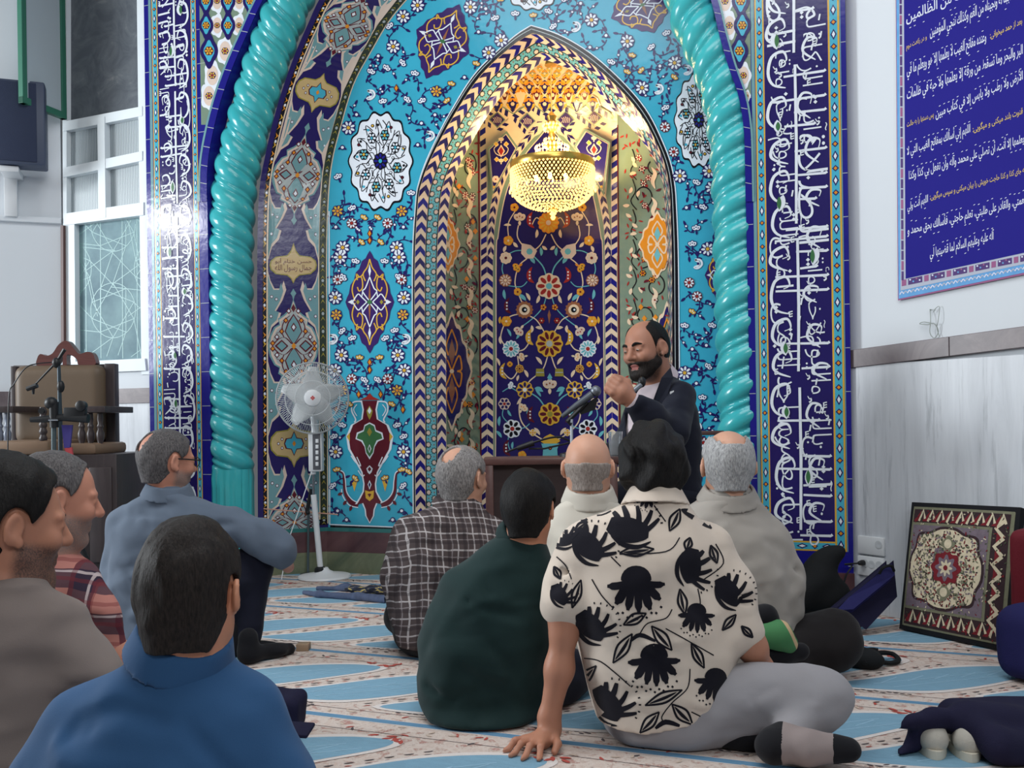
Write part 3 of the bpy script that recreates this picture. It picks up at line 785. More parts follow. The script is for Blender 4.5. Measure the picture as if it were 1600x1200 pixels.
# medallions -------------------------------------------------
def diamond_medal(x, y, sx, sy, rot=0.0, L=3):
    c, q = math.cos(rot), math.sin(rot)
    def T(px, py): return (x + px * sx * c - py * sy * q, y + px * sx * q + py * sy * c)
    edge = []
    for k in range(64):
        an = 2 * PI * k / 64; ca, sa = math.cos(an), math.sin(an)
        r = 1.0 / (abs(ca) ** 1.25 + abs(sa) ** 1.25) ** 0.8 * (1 + 0.03 * math.cos(16 * an))
        edge.append(T(ca * r, sa * r))
    a.P(edge, PURP, L)
    for s1 in (1, -1):
        for s2 in (1, -1):
            def ln(pts, w, mat, l=1, sm=5): a.line([T(p[0] * s1, p[1] * s2) for p in pts], w, mat, L + l, smooth=sm)
            ln([(0.0, 0.86), (0.10, 0.70), (0.28, 0.56), (0.18, 0.42)], 1.9, YEL)
            ln([(0.62, 0.02), (0.74, 0.24), (0.62, 0.44), (0.36, 0.50), (0.30, 0.30), (0.44, 0.22), (0.52, 0.30)], 1.9, YEL)
            ln([(0.28, 0.56), (0.42, 0.50), (0.56, 0.56), (0.52, 0.44)], 1.9, YEL)
            ln([(0.0, 0.5), (0.18, 0.28), (0.30, 0.22), (0.14, 0.10), (0.0, 0.02)], 1.8, WHT)
            ln([(0.12, 0.0), (0.34, 0.10), (0.48, 0.16), (0.62, 0.08), (0.72, 0.0)], 1.8, WHT)
            ln([(0.34, 0.10), (0.30, 0.2)], 1.5, WHT)
    for s1 in (1, -1):
        a.P([T(0.72 * s1, -0.05), T(0.92 * s1, 0), T(0.72 * s1, 0.05)], WHT, L + 2)
        a.P([T(-0.06, 0.62 * s1), T(0, 0.50 * s1), T(0.06, 0.62 * s1), T(0, 0.76 * s1)], WHT, L + 2)
        a.P([T(0.42 * s1, 0), T(0.5 * s1, 0.05), T(0.58 * s1, 0), T(0.5 * s1, -0.05)], OLV, L + 2)
        a.P([T(-0.05, 0.1 * s1), T(0, 0.02 * s1), T(0.05, 0.1 * s1), T(0, 0.4 * s1)], BRN, L + 2)
    a.P([T(-0.12, 0), T(0, 0.06), T(0.12, 0), T(0, -0.06)], GRN, L + 3)
def round_medal(x, y, rx, ry, rot=0.0, L=3):
    sc = lambda k: (lambda an: k * (1 + 0.045 * math.cos(14 * an)))
    a.polar(x, y, sc(1.05), BLK, L, 112, rot, rx, ry); a.polar(x, y, sc(1.0), WHT, L + 1, 112, rot, rx, ry)
    c, q = math.cos(rot), math.sin(rot)
    def T(r, an): X, Y = r * rx * math.cos(an), r * ry * math.sin(an); return (x + X * c - Y * q, y + X * q + Y * c)
    for k in range(8):
        an = 2 * PI * k / 8 + 0.2
        a.line([T(0.28, an), T(0.5, an + 0.25), T(0.75, an + 0.1), T(0.88, an - 0.12)], 1.5, BLK, L + 2, smooth=5)
        a.line([T(0.5, an + 0.25), T(0.62, an + 0.48), T(0.82, an + 0.42)], 1.3, BLK, L + 2, smooth=5)
        a.line([T(0.34, an), T(0.44, an - 0.3), T(0.62, an - 0.28)], 1.3, BLK, L + 2, smooth=5)
        p = T(0.57, an + 0.05)
        a.flower(p[0], p[1], 6.5 * rx / 47, WHT if k % 2 else LTQ, TURQ if k % 2 else YEL, BLK, 6, L + 3, 0, ry / rx * 0.8)
        p = T(0.80, an + 0.25); a.polar(p[0], p[1], lambda b: 2.8, BLK, L + 3, 8); a.polar(p[0], p[1], lambda b: 1.6, YEL if k % 2 else MAR, L + 4, 8)
        p = T(0.42, an + 0.42); a.polar(p[0], p[1], lambda b: 2.6, BLK, L + 3, 6); a.polar(p[0], p[1], lambda b: 1.5, WHT, L + 4, 6)
    for k in range(14):
        an = 2 * PI * k / 14
        p = T(0.9, an + 0.1); q_ = T(0.7, an); w_ = T(0.7, an + 0.3)
        a.line([q_, p, w_], 1.3, BLK, L + 2, smooth=4); m_ = T(0.78, an + 0.12); a.polar(m_[0], m_[1], lambda b: 2.2, TURQ if k % 2 else BLK, L + 3, 6)
        a.line([T(0.2, an), T(0.32, an + 0.15), T(0.46, an - 0.1)], 1.1, BLK, L + 2, smooth=4)
    a.flower(x, y, 10 * rx / 47, COB, TURQ, BLK, 8, L + 4, 0, ry / rx * 0.8)
MED = []
round_medal(595, 252, 47, 73); MED.append((595, 252, 55, 82))
round_medal(1092, 188, 36, 70); MED.append((1092, 188, 44, 78))
diamond_medal(578, 472, 37, 78); MED.append((578, 472, 42, 84))
diamond_medal(692, 65, 44, 62, 0.42); MED.append((692, 65, 52, 66))
diamond_medal(1004, 8, 52, 46, -0.4); MED.append((1004, 8, 58, 54))
diamond_medal(1128, 430, 26, 46); MED.append((1128, 430, 28, 50))
round_medal(832, -30, 46, 44); MED.append((832, -30, 50, 48))
# the vase -------------------------------------------------
vx = 578
def V(pts, mat, L): a.P([(vx + x, y) for x, y in sym(pts)], mat, L)
prof = [(0, 626), (12, 626), (9, 640), (11, 655), (26, 664), (33, 682), (30, 702), (20, 720), (11, 738), (8, 756), (9, 768), (14, 778), (20, 788), (10, 786), (6, 796), (5, 806), (0, 816)]
V([(x * 1.07 + 1.6, y) for x, y in prof[1:-1]] + [(0, 818)], WHT, 3); V(prof, MAR, 4)
V([(0, 614), (5, 620), (16, 625), (0, 625)], RED, 4)
V([(0, 660), (8, 664), (10, 672), (20, 676), (22, 686), (13, 690), (8, 698), (6, 708), (0, 718)], WHT, 5); V([(0, 662), (7, 666), (9, 674), (18, 678), (20, 685), (11, 688), (7, 697), (5, 707), (0, 714)], GRN, 6)
V([(0, 668), (4, 675), (0, 682)], OLV, 7); V([(0, 694), (3, 701), (0, 708)], WHT, 7); V([(0, 696), (1.6, 701), (0, 706)], GRN, 8)
V([(0, 727), (5, 732), (3, 738), (0, 741)], WHT, 6); V([(0, 729), (3, 733), (0, 737)], MAR, 7)
V([(0, 750), (3, 757), (0, 765)], WHT, 6); V([(0, 753), (1.6, 757), (0, 762)], NAVY, 7); V([(0, 768), (7, 766), (6, 778), (0, 783)], YEL, 6); V([(0, 771), (3, 772), (0, 777)], MAR, 7)
V([(0, 634), (5, 642), (3, 650), (0, 656)], OLV, 6); V([(0, 636), (3, 642), (0, 647)], WHT, 7)
for q in (1, -1):
    def vl(pts, w, mat, L, sm=5): a.line([(vx + q * x, y) for x, y in pts], w, mat, L, smooth=sm)
    vl([(12, 627), (26, 629), (28, 642), (22, 655), (24, 660)], 2.2, WHT, 4); vl([(20, 632), (25, 640), (20, 650)], 1.4, WHT, 4)
    vl([(18, 790), (30, 784), (38, 770), (40, 750), (42, 740), (50, 736)], lambda t: 7 * (1 - t) + 1.5, MAR, 3); vl([(17, 786), (28, 780), (36, 768), (38, 750), (41, 738), (50, 734)], 1.5, WHT, 4)
    vl([(18, 793), (32, 789), (42, 775), (44, 764)], 1.5, WHT, 4)
    for (x, y, an) in ((28, 790, 1.2), (36, 782, 0.9), (42, 770, 0.4)):
        a.leaf(vx + q * x, y, an if q > 0 else PI - an, 9, 5, MAR, 4)
    vl([(29, 712), (22, 722), (14, 728), (20, 714)], 1.6, WHT, 5); vl([(18, 735), (12, 744), (8, 742)], 1.6, WHT, 5)
    a.P([(vx + q * 31, 676), (vx + q * 36, 682), (vx + q * 31, 690)], YEL, 5)
    a.P([(vx + q * 19, 750), (vx + q * 29, 750), (vx + q * 24, 768)], YEL, 3)
MED.append((578, 720, 36, 104)); MED.append((578, 790, 52, 30))
# scattered flowers, mirrored about the panel axis below, free above
def motif(x, y, k, r, L=5):
    q = x - AX
    if k == 0: a.flower(x, y, 10.2, WHT, YEL, NAVY, 8, L, r.random())
    elif k == 1: a.flower(x, y, 8.4, YEL, ORG, NAVY, 7, L, r.random())
    elif k == 2: a.spray(x, y, 8.8, WHT, NAVY, NAVY, r.uniform(-2.5, -0.6), L)
    elif k == 3: a.spray(x, y, 8.0, YEL, WHT, NAVY, r.uniform(-2.5, -0.6), L)
    elif k == 4: a.polar(x, y, lambda an: 4.2, NAVY, L, 8); a.polar(x, y, lambda an: 2.4, WHT, L + 1, 8); a.leaf(x + 2, y, 0.7, 6, 3, NAVY, L); a.leaf(x - 2, y, 2.6, 6, 3, NAVY, L)
    elif k == 5: a.flower(x, y, 7.6, WHT, RED, MAR, 8, L, 0.2)
    elif k == 6:
        a.line([(x - 5, y - 6), (x + 3, y - 6), (x + 6, y + 1), (x, y + 7), (x - 6, y + 6), (x, y + 3), (x + 1, y - 2), (x - 5, y - 6)], 3.2, WHT, L, smooth=3); a.polar(x, y, lambda an: 2.2, NAVY, L + 1, 8)
    else: a.P([(x - 4, y), (x, y - 7), (x + 4, y), (x, y + 7)], MAR, L); a.P([(x - 2.4, y), (x, y - 4.5), (x + 2.4, y), (x, y + 4.5)], ORG, L + 1)
def vine(x, y, r, n=2):
    for k in range(n):
        an = r.uniform(0, 2 * PI); ln = r.uniform(14, 26); bd = r.choice((-1, 1)) * r.uniform(0.6, 1.6)
        pts = [(x + ln * t * math.cos(an + bd * t), y + ln * t * math.sin(an + bd * t)) for t in (0.25, 0.5, 0.75, 1)]
        if not okay(pts[-1][0], pts[-1][1], 4): continue
        a.line(pts, 1.7, NAVY, 2, smooth=4)
        e = pts[-1]; b = an + bd * 1.5
        a.leaf(e[0], e[1], b, 10, 4.2, NAVY, 2); a.leaf(pts[1][0], pts[1][1], b + 1.2, 8, 3.4, NAVY, 2); a.leaf(pts[2][0], pts[2][1], b - 1.4, 7, 3, NAVY, 2)
        if r.random() < 0.4: a.polar(e[0], e[1], lambda q: 3, NAVY, 3, 7); a.polar(e[0], e[1], lambda q: 1.7, WHT, 4, 7)
ob_ = [np.array(p) for p in cr(oL, 5)]; or_ = [np.array(p) for p in cr(oR, 5)]
def okay(x, y, pad):
    for mx, my, rx, ry in MED:
        if ((x - mx) / (rx + pad - 4)) ** 2 + ((y - my) / (ry + pad - 4)) ** 2 < 1: return False
    if not (-125 < y < 815): return False
    lo = arc_at(ob_, y); hi = arc_at(or_, y)
    if not (lo + pad + 2 < x < hi - pad): return False
    if y > 38:
        il = arc_at([tuple(p) for p in c2l], y); ir = arc_at([tuple(p) for p in c2r], y)
        if il - pad < x < ir + pad: return False
    return True
r = random.Random(21); placed = []
def scatter(x0, x1_, y0, y1_, tries, mind, mirror):
    for _ in range(tries):
        x, y = r.uniform(x0, x1_), r.uniform(y0, y1_)
        if not okay(x, y, 8): continue
        if any((x - p) ** 2 + ((y - q) * 0.9) ** 2 < mind ** 2 for p, q in placed): continue
        k = r.choice((0, 0, 1, 2, 2, 2, 3, 3, 4, 4, 4, 7, 5, 6))
        if mirror:
            if abs(x - AX) < 9: continue
            st = r.getstate()
            for s_ in (1, -1):
                r.setstate(st); xx = AX + s_ * (x - AX)
                if okay(xx, y, 7): motif(xx, y, k, r); vine(xx, y, r); placed.append((xx, y))
        else: motif(x, y, k, r); vine(x, y, r); placed.append((x, y))
for q in (1, -1):           # the symmetrical flowers beside the diamond and the vase
    for dx, y, k in ((42, 387, 0), (46, 402, 0), (15, 381, 3), (28, 349, 5), (50, 330, 1), (23, 412, 2), (44, 436, 2), (50, 437, 5), (52, 492, 1), (40, 520, 2), (26, 532, 2), (44, 555, 0), (16, 562, 3), (28, 592, 5), (43, 610, 1), (44, 668, 2), (53, 706, 0), (25, 750, 3), (55, 762, 2), (50, 798, 4), (36, 812, 4), (52, 640, 7)):
        st = r.getstate(); xx = AX + q * dx
        motif(xx, y, k, r); vine(xx, y, r, 2); placed.append((xx, y))
for y in (365, 376, 566, 578): motif(AX, y, 7, r)
scatter(516, 642, 320, 815, 1500, 18, True)
scatter(515, 1135, -120, 330, 5000, 22, False)
scatter(1062, 1130, 250, 815, 1200, 22, False)
a.build('turquoise_wall', niche, smooth=False)

# ---- reveal of the pointed opening: herringbone, star flowers, herringbone
ifull = c3l + c3r[::-1][1:]
NR = len(dfull); Darr = np.array(dfull); Iarr = np.array(ifull)
P2a = np.array([PY(p[0], p[1], Y2) for p in dfull]); P3a = np.array([PY(p[0], p[1], Y3) for p in ifull])
seg = np.r_[0, np.cumsum(np.linalg.norm(np.diff((P2a + P3a) / 2, axis=0), axis=1))]
cen_in = np.array([-1.78, 4.6, 1.5])
def fr(s, t, h):
    i = np.interp(t, seg, np.arange(NR)); k = min(int(i), NR - 2); w = i - k
    p = P2a[k] * (1 - w) + P2a[k + 1] * w; q = P3a[k] * (1 - w) + P3a[k + 1] * w
    v = p + (q - p) * s
    t_ = P2a[k + 1] - P2a[k]; n = np.cross(t_, q - p); n /= np.linalg.norm(n)
    if n @ (np.array([cen_in[0], v[1] - 0.15, min(v[2], 2.0)]) - v) < 0: n = -n
    return v + n * h
a = Art(fr); TL = seg[-1]
ts = np.linspace(0, TL, 150)
def rb(s0, s1, mat, L): a.quads([[(s0, t), (s1, t)] for t in ts], mat, L)
rb(0, 1, LTQ, 0); rb(0.0, 0.33, CREAM, 1); rb(0.70, 1.0, CREAM, 1); rb(0.33, 0.36, BLK, 2); rb(0.67, 0.70, BLK, 2)
def herring(a, s0, s1, t0, t1, per, mats, L, d=0.5, up=1):
    k = 0; t = t0
    while t < t1:
        mt = mats[k % len(mats)]; sm_ = (s0 + s1) / 2; hh = per * 0.5
        a.P([(s0, t), (sm_, t + up * per * d), (sm_, t + up * per * d + hh), (s0, t + hh)], mt, L)
        a.P([(sm_, t + up * per * d), (s1, t), (s1, t + hh), (sm_, t + up * per * d + hh)], mt, L)
        t += per; k += 1
herring(a, 0.01, 0.32, 0, TL - 0.06, 0.068, [NAVY, COB], 2); herring(a, 0.71, 0.99, 0, TL - 0.06, 0.068, [NAVY, NAVY, COB], 2)
k = 0; t = 0.02
while t < TL - 0.02:
    s = (0.42, 0.60)[k % 2]
    a.polar(s, t, lambda an: 0.085 * (1 + 0.25 * math.cos(9 * an)), BLK, 2, 36, 0, 1, 0.20); a.polar(s, t, lambda an: 0.06 * (1 + 0.15 * math.cos(9 * an)), PINK, 3, 27, 0, 1, 0.20)
    a.polar((0.60, 0.42)[k % 2], t, lambda an: 0.022, BRN, 3, 6, 0, 1, 0.2)
    t += 0.034; k += 1
a.build('arch_border', niche, smooth=False)

# ---- inside of the niche
def smooth01(q): q = min(1.0, max(0.0, q)); return q * q * (3 - 2 * q)
def Yn(px, py):
    x = px - 0.008 * (py - 500)
    g = min(1.0, max(0.0, min((x - 697) / 53.0, (1043 - x) / 76.0)))
    y = Y3 + 0.01 + (Y4 - Y3) * g
    q = min(1.0, max(0.0, (235 - py) / 150.0))
    return y + (Y3 + 0.015 - y) * q * q * 0.9
def fn_(x, y, h): return PY(x, y, Yn(x, y) - h)
a = Art(fn_, 0.0012)
def lx(x, y): return x + 0.008 * (y - 500)
ys = np.r_[np.arange(40, 240, 5.0), np.arange(240, 906, 13.3)]
for x0, x1_, mt in ((660, 697, SAGE), (697, 750, SAGE), (750, 967, CREAM), (967, 1043, SAGE), (1043, 1075, SAGE)):
    nx = 12 if x1_ - x0 < 150 else 24
    a.quads([[(lx(x0 + (x1_ - x0) * i / nx, y), y) for i in range(nx + 1)] for y in ys], mt, 0)
for x in (750, 967): a.line([(lx(x, y), y) for y in ys if y > 190], 2.6, MAR, 3)
# upper panels (cream ground under the zigzags)
# navy floral panel with ogee top
lp = [(775, 905), (775, 720), (776, 600), (776, 400), (779, 370), (784, 335), (792, 300), (805, 268), (824, 238), (846, 212), (858, 196)]
rp = [(945, 905), (944, 720), (943, 600), (941, 400), (938, 370), (932, 335), (924, 300), (911, 268), (892, 238), (870, 212), (858, 196)]
LPs, RPs = cr(lp, 5), cr(rp, 5)
a.quads([[(p[0] - 7 * (1 if p[1] > 215 else 0.3), p[1] - 3), (q[0] + 7 * (1 if p[1] > 215 else 0.3), p[1] - 3)] for p, q in zip(LPs, RPs)], SAGE, 2)
a.quads([[(p[0] - 1.6, p[1]), (q[0] + 1.6, p[1])] for p, q in zip(LPs, RPs)], CREAM, 3)
def row(p, q, n=8): return [(p[0] + (q[0] - p[0]) * k / n, p[1]) for k in range(n + 1)]
a.quads([row(p, q) for p, q in zip(LPs, RPs)], NAVY, 4)
def band(path, w, per, mats, L=4, bg=CREAM, dbl=False):
    """herringbone strip along a path"""
    P = np.array(cr(path, 8)); d = np.r_[0, np.cumsum(np.linalg.norm(np.diff(P, axis=0), axis=1))]
    def at(t, o):
        x, y = np.interp(t, d, P[:, 0]), np.interp(t, d, P[:, 1]); t2 = min(t + 1, d[-1]); t1_ = max(t - 1, 0)
        tx, ty = np.interp(t2, d, P[:, 0]) - np.interp(t1_, d, P[:, 0]), np.interp(t2, d, P[:, 1]) - np.interp(t1_, d, P[:, 1]); l = math.hypot(tx, ty) or 1
        return (x - ty / l * o, y + tx / l * o)
    tt = np.linspace(0, d[-1], max(6, int(d[-1] / 10)))
    a.quads([[at(t, -w / 2), at(t, w / 2)] for t in tt], bg, L)
    t = 0.0; k = 0
    while t + per * 0.95 < d[-1]:
        mt = mats[k % len(mats)]; hh = per * 0.52; sl = per * 0.42; e = w / 2 - 0.4
        if dbl:
            for s_ in (-1, 1): a.P([at(t, s_ * e), at(t + sl, 0.2 * s_), at(t + sl + hh, 0.2 * s_), at(t + hh, s_ * e)], mt, L + 1)
        else: a.P([at(t, -e), at(t + sl * 0.8, e), at(t + sl * 0.8 + hh, e), at(t + hh, -e)], mt, L + 1)
        t += per; k += 1
for pth in ([(762, 905), (761.5, 720), (761, 560), (761, 386)], [(958, 905), (957, 720), (955.5, 560), (954, 386)]): band(pth, 19, 17.5, [NAVY, NAVY, COB], 4, dbl=True)
band([(756, 400), (756, 300), (754, 190)], 9.5, 17, [NAVY, COB]); band([(960, 400), (960, 300), (960, 190)], 9.5, 17, [COB, NAVY])
band([(767, 400), (768, 350), (775, 305), (789, 268), (812, 232), (838, 200), (850, 186)], 10, 16, [NAVY], 5, dbl=True)
band([(950, 400), (948, 350), (941, 305), (928, 268), (904, 232), (878, 200), (866, 186)], 10, 16, [NAVY], 5, dbl=True)
a.P([(761, 395), (763, 345), (769, 305), (762, 240)], SAGE, 3); a.P([(955, 395), (953, 345), (947, 305), (954, 240)], SAGE, 3)
for kk, cx_, tx in (([(764, 233), (791, 208), (807, 231), (770, 300)], 783, 236), ([(915, 204), (951, 224), (942, 300), (899, 229)], 928, 234)):
    Yk = min(Yn(*p_) for p_ in kk) - 0.03; a.fmap0 = (lambda Y_: (lambda x, y, h: PY(x, y, Y_ - h)))(Yk)
    K = np.array(kk); c = K.mean(0)
    a.P([tuple(c + (p - c) * 1.10) for p in K], SAGE, 11); a.P([tuple(c + (p - c) * 0.98) for p in K], CREAM, 14); a.P([tuple(c + (p - c) * 0.93) for p in K], NAVY, 17)
    a.P([(cx_ - 6, tx), (cx_, tx - 10), (cx_ + 6, tx), (cx_, tx + 10)], CREAM, 20); a.P([(cx_ - 4, tx), (cx_, tx - 7), (cx_ + 4, tx), (cx_, tx + 7)], RED, 22)
    for dx, dy in ((-8, -11), (8, -11), (-7, 13), (7, 13)): a.polar(cx_ + dx, tx + dy, lambda an: 4.2, CREAM, 20, 4); a.polar(cx_ + dx, tx + dy, lambda an: 3.2, YEL, 22, 4)
    for dx, dy in ((0, -16), (0, 17)): a.spray(cx_ + dx, tx + dy, 5, CREAM, YEL, CREAM, -PI / 2, 20)
    for s_ in (1, -1):
        a.line([(cx_, tx + 8), (cx_ + s_ * 8, tx + 4), (cx_ + s_ * 11, tx - 4), (cx_ + s_ * 4, tx - 10)], 1.2, CREAM, 20, smooth=4)
    q = K[3] if kk[0][0] < 800 else K[2]; e = q + (c - q) * 0.35; a.flower(e[0], e[1], 5, PINK, RED, CREAM, 6, 20); e = q + (c - q) * 0.14; a.polar(e[0], e[1], lambda an: 2, YEL, 20, 6)
a.fmap0 = fn_
# zigzag bands and dark lozenges
zz = [(752, 186), (778, 168), (802, 184), (829, 166), (850, 182), (872, 164), (900, 180), (924, 165), (955, 184)]
for p, q in zip(zz[:-1], zz[1:]): band([p, ((p[0] + q[0]) / 2, (p[1] + q[1]) / 2), q], 9, 11, [NAVY], 5)
z2 = [(752, 216), (776, 196), (800, 216)]
for p, q in ((zz[0], (778, 205)), ((778, 205), zz[2]), (zz[2], (826, 212)), ((826, 212), zz[4]), (zz[4], (888, 208)), ((888, 208), zz[6]), (zz[6], (930, 203)), ((930, 203), zz[8])):
    band([p, ((p[0] + q[0]) / 2, (p[1] + q[1]) / 2), q], 7, 11, [NAVY], 4)
for cx_, cy_, w in ((777, 187, 13), (824, 189, 13), (884, 187, 14), (928, 184, 12)):
    a.P([(cx_ - w, cy_), (cx_, cy_ - w), (cx_ + w, cy_), (cx_, cy_ + w)], SAGE, 6); a.P([(cx_ - w + 2, cy_), (cx_, cy_ - w + 2), (cx_ + w - 2, cy_), (cx_, cy_ + w - 2)], PURP, 7)
    for k in range(5): a.line([(cx_ - 7 + 3 * k, cy_ - 5 + abs(k - 2)), (cx_ - 4 + 2.5 * k, cy_), (cx_ - 7 + 3 * k, cy_ + 5)], 0.9, PINK, 8, smooth=3)
a.line([(p[0], p[1] - 6) for p in zz], 2.2, SAGE, 7)
# honeycomb of scales up to the apex
def inside_arch(x, y):
    il = arc_at([tuple(p) for p in c3l], y); ir = arc_at([tuple(p) for p in c3r], y); return il + 2 < x < ir - 2
for rw, (y, st, sz) in enumerate(((164, 25, 15), (150, 25, 15), (137, 24, 13.5), (126, 22, 11), (116, 19, 9), (108, 15, 7.5))):
    for k in range(-6, 7):
        x = 851 + (k + 0.5 * (rw % 2)) * st
        if not inside_arch(x, y): continue
        a.P([(x - sz * 0.85, y), (x - sz * 0.5, y - sz * 0.75), (x, y - sz * 1.05), (x + sz * 0.5, y - sz * 0.75), (x + sz * 0.85, y), (x, y + sz)], CREAM, 5 + rw % 2)
        a.P([(x - sz * 0.70, y), (x - sz * 0.42, y - sz * 0.62), (x, y - sz * 0.9), (x + sz * 0.42, y - sz * 0.62), (x + sz * 0.70, y), (x, y + sz * 0.8)], (NAVY, MAR)[rw % 2] if rw < 4 else SAGE, 7)
        for s_ in (1, -1):
            a.leaf(x, y + sz * 0.5, -PI / 2 + s_ * 0.8, sz * 0.95, sz * 0.42, YEL, 8); a.leaf(x, y - sz * 0.7, PI / 2 + s_ * 0.9, sz * 0.7, sz * 0.34, ORG, 8)
        a.polar(x, y - sz * 0.1, lambda an: sz * 0.22, CREAM, 9, 6)
# ---- flowers of the navy panel, mirrored about its axis
def ax_(y): return 857.5 + 0.008 * (y - 420)
BL = LTQ
def M2(fn):
    for s_ in (1, -1): fn(s_)
def vn(pts, w=1.7, mat=CREAM, L=5):
    for s_ in (1, -1): a.line([(ax_(y) + s_ * x, y) for x, y in pts], w, mat, L, smooth=5)
def lf(x, y, an, ln, wd, mat, L=6, bend=0.6):
    for s_ in (1, -1): a.leaf(ax_(y) + s_ * x, y, an if s_ > 0 else PI - an, ln, wd, mat, L, bend * s_)
def fl(x, y, r_, pet, cen, edge, n=8, L=7):
    for s_ in ((1, -1) if x else (1,)): a.flower(ax_(y) + s_ * x, y, r_, pet, cen, edge, n, L)
vn([(4, 366), (14, 384), (30, 392), (48, 372), (47, 352)]); vn([(30, 392), (52, 392), (67, 402), (73, 420), (68, 436)], 1.5, BL); vn([(28, 396), (10, 415), (4, 432)], 2, BL)
vn([(34, 404), (47, 416), (53, 440), (49, 456), (40, 478)]); vn([(66, 446), (44, 448), (34, 440)], 1.4, BL); vn([(4, 462), (10, 480), (24, 496), (45, 512)], 1.5, BL)
vn([(36, 492), (20, 500), (6, 522)]); vn([(44, 490), (60, 494), (68, 502), (76, 528), (64, 546)], 1.8); vn([(58, 550), (40, 546), (30, 532)], 1.8)
vn([(50, 556), (49, 576), (60, 592), (74, 580)], 1.8); vn([(2, 553), (8, 572), (15, 582), (30, 594), (39, 606)], 1.8); vn([(42, 616), (48, 636), (44, 660), (26, 678), (6, 690)], 2)
vn([(34, 612), (18, 622), (8, 636)], 2, BL); vn([(50, 612), (62, 606), (74, 612)], 1.4, BL); vn([(58, 672), (40, 668), (32, 662)], 1.4, BL); vn([(72, 636), (74, 650), (64, 662)], 1.4, BL); vn([(52, 330), (63, 350), (62, 374)], 1.5)
vn([(6, 354), (18, 340), (26, 352)], 1.4); vn([(60, 660), (66, 690), (62, 705)], 1.4, BL)
for x, y, an, ln, wd, mt in ((20, 372, -2.0, 14, 5, CREAM), (55, 378, 2.0, 11, 5, CREAM), (66, 384, 0.9, 11, 5, CREAM), (10, 384, 2.2, 10, 5, CREAM), (58, 352, -0.3, 12, 4, CREAM), (22, 412, -1.2, 14, 6, BL), (12, 400, -1.8, 14, 5, BL), (36, 470, -1.0, 16, 6, BL), (20, 474, -2.2, 14, 5, CREAM),
                         (30, 470, -1.4, 14, 5, CREAM), (70, 452, 1.4, 16, 5, BL), (76, 494, 1.2, 12, 4, YEL), (28, 520, -1.9, 12, 5, CREAM), (10, 514, -0.5, 12, 5, CREAM), (52, 530, -2.3, 14, 4, BL), (60, 526, -1.4, 14, 4, BL), (76, 524, 1.3, 14, 5, CREAM), (12, 570, -1.2, 16, 5, CREAM), (34, 590, -1.4, 14, 5, CREAM),
                         (78, 572, -1.5, 14, 4, CREAM), (48, 586, 1.0, 10, 4, CREAM), (10, 612, -0.6, 14, 5, BL), (14, 620, -1.2, 14, 4, BL), (12, 608, -0.4, 12, 5, BL), (52, 632, -2.4, 14, 4, CREAM), (34, 640, 1.4, 10, 5, BL), (78, 650, 1.2, 16, 5, BL), (16, 680, -1.2, 15, 5, CREAM), (66, 640, 1.8, 12, 4, BL), (76, 684, -1.2, 14, 5, BL), (58, 690, 1.2, 12, 4, BL)):
    lf(x, y, an, ln, wd, mt)
fl(0, 348, 15, YEL, PINK, ORG, 12); fl(53, 324, 6, YEL, MAR, ORG, 5); fl(63, 376, 7, YEL, CREAM, ORG, 5); fl(67, 403, 8.5, PINK, MAR, CREAM, 8); fl(68, 438, 9, PINK, CREAM, BRN, 10)
fl(0, 447, 18, RED, LTQ, CREAM, 8); fl(49, 456, 5.5, YEL, MAR, ORG, 5); fl(9, 480, 4.5, YEL, MAR, RED, 5); fl(12, 501, 4.5, RED, CREAM, MAR, 6); fl(67, 502, 7.5, YEL, CREAM, ORG, 6)
fl(0, 537, 19, MAR, GRY, YEL, 10); fl(60, 545, 12, LTQ, RED, WHT, 12); fl(47, 576, 6, BRN, MAR, YEL, 8); fl(39, 609, 12, NAVY, WHT, YEL, 8); fl(0, 647, 16, MAR, OLV, YEL, 8); fl(71, 631, 8.5, NAVY, RED, PINK, 6); fl(59, 670, 13, BLK, RED, WHT, 7)
fl(27, 676, 5, YEL, ORG, CREAM, 4); fl(44, 711, 6, YEL, ORG, ORG, 5); fl(62, 569, 4, YEL, MAR, ORG, 4)
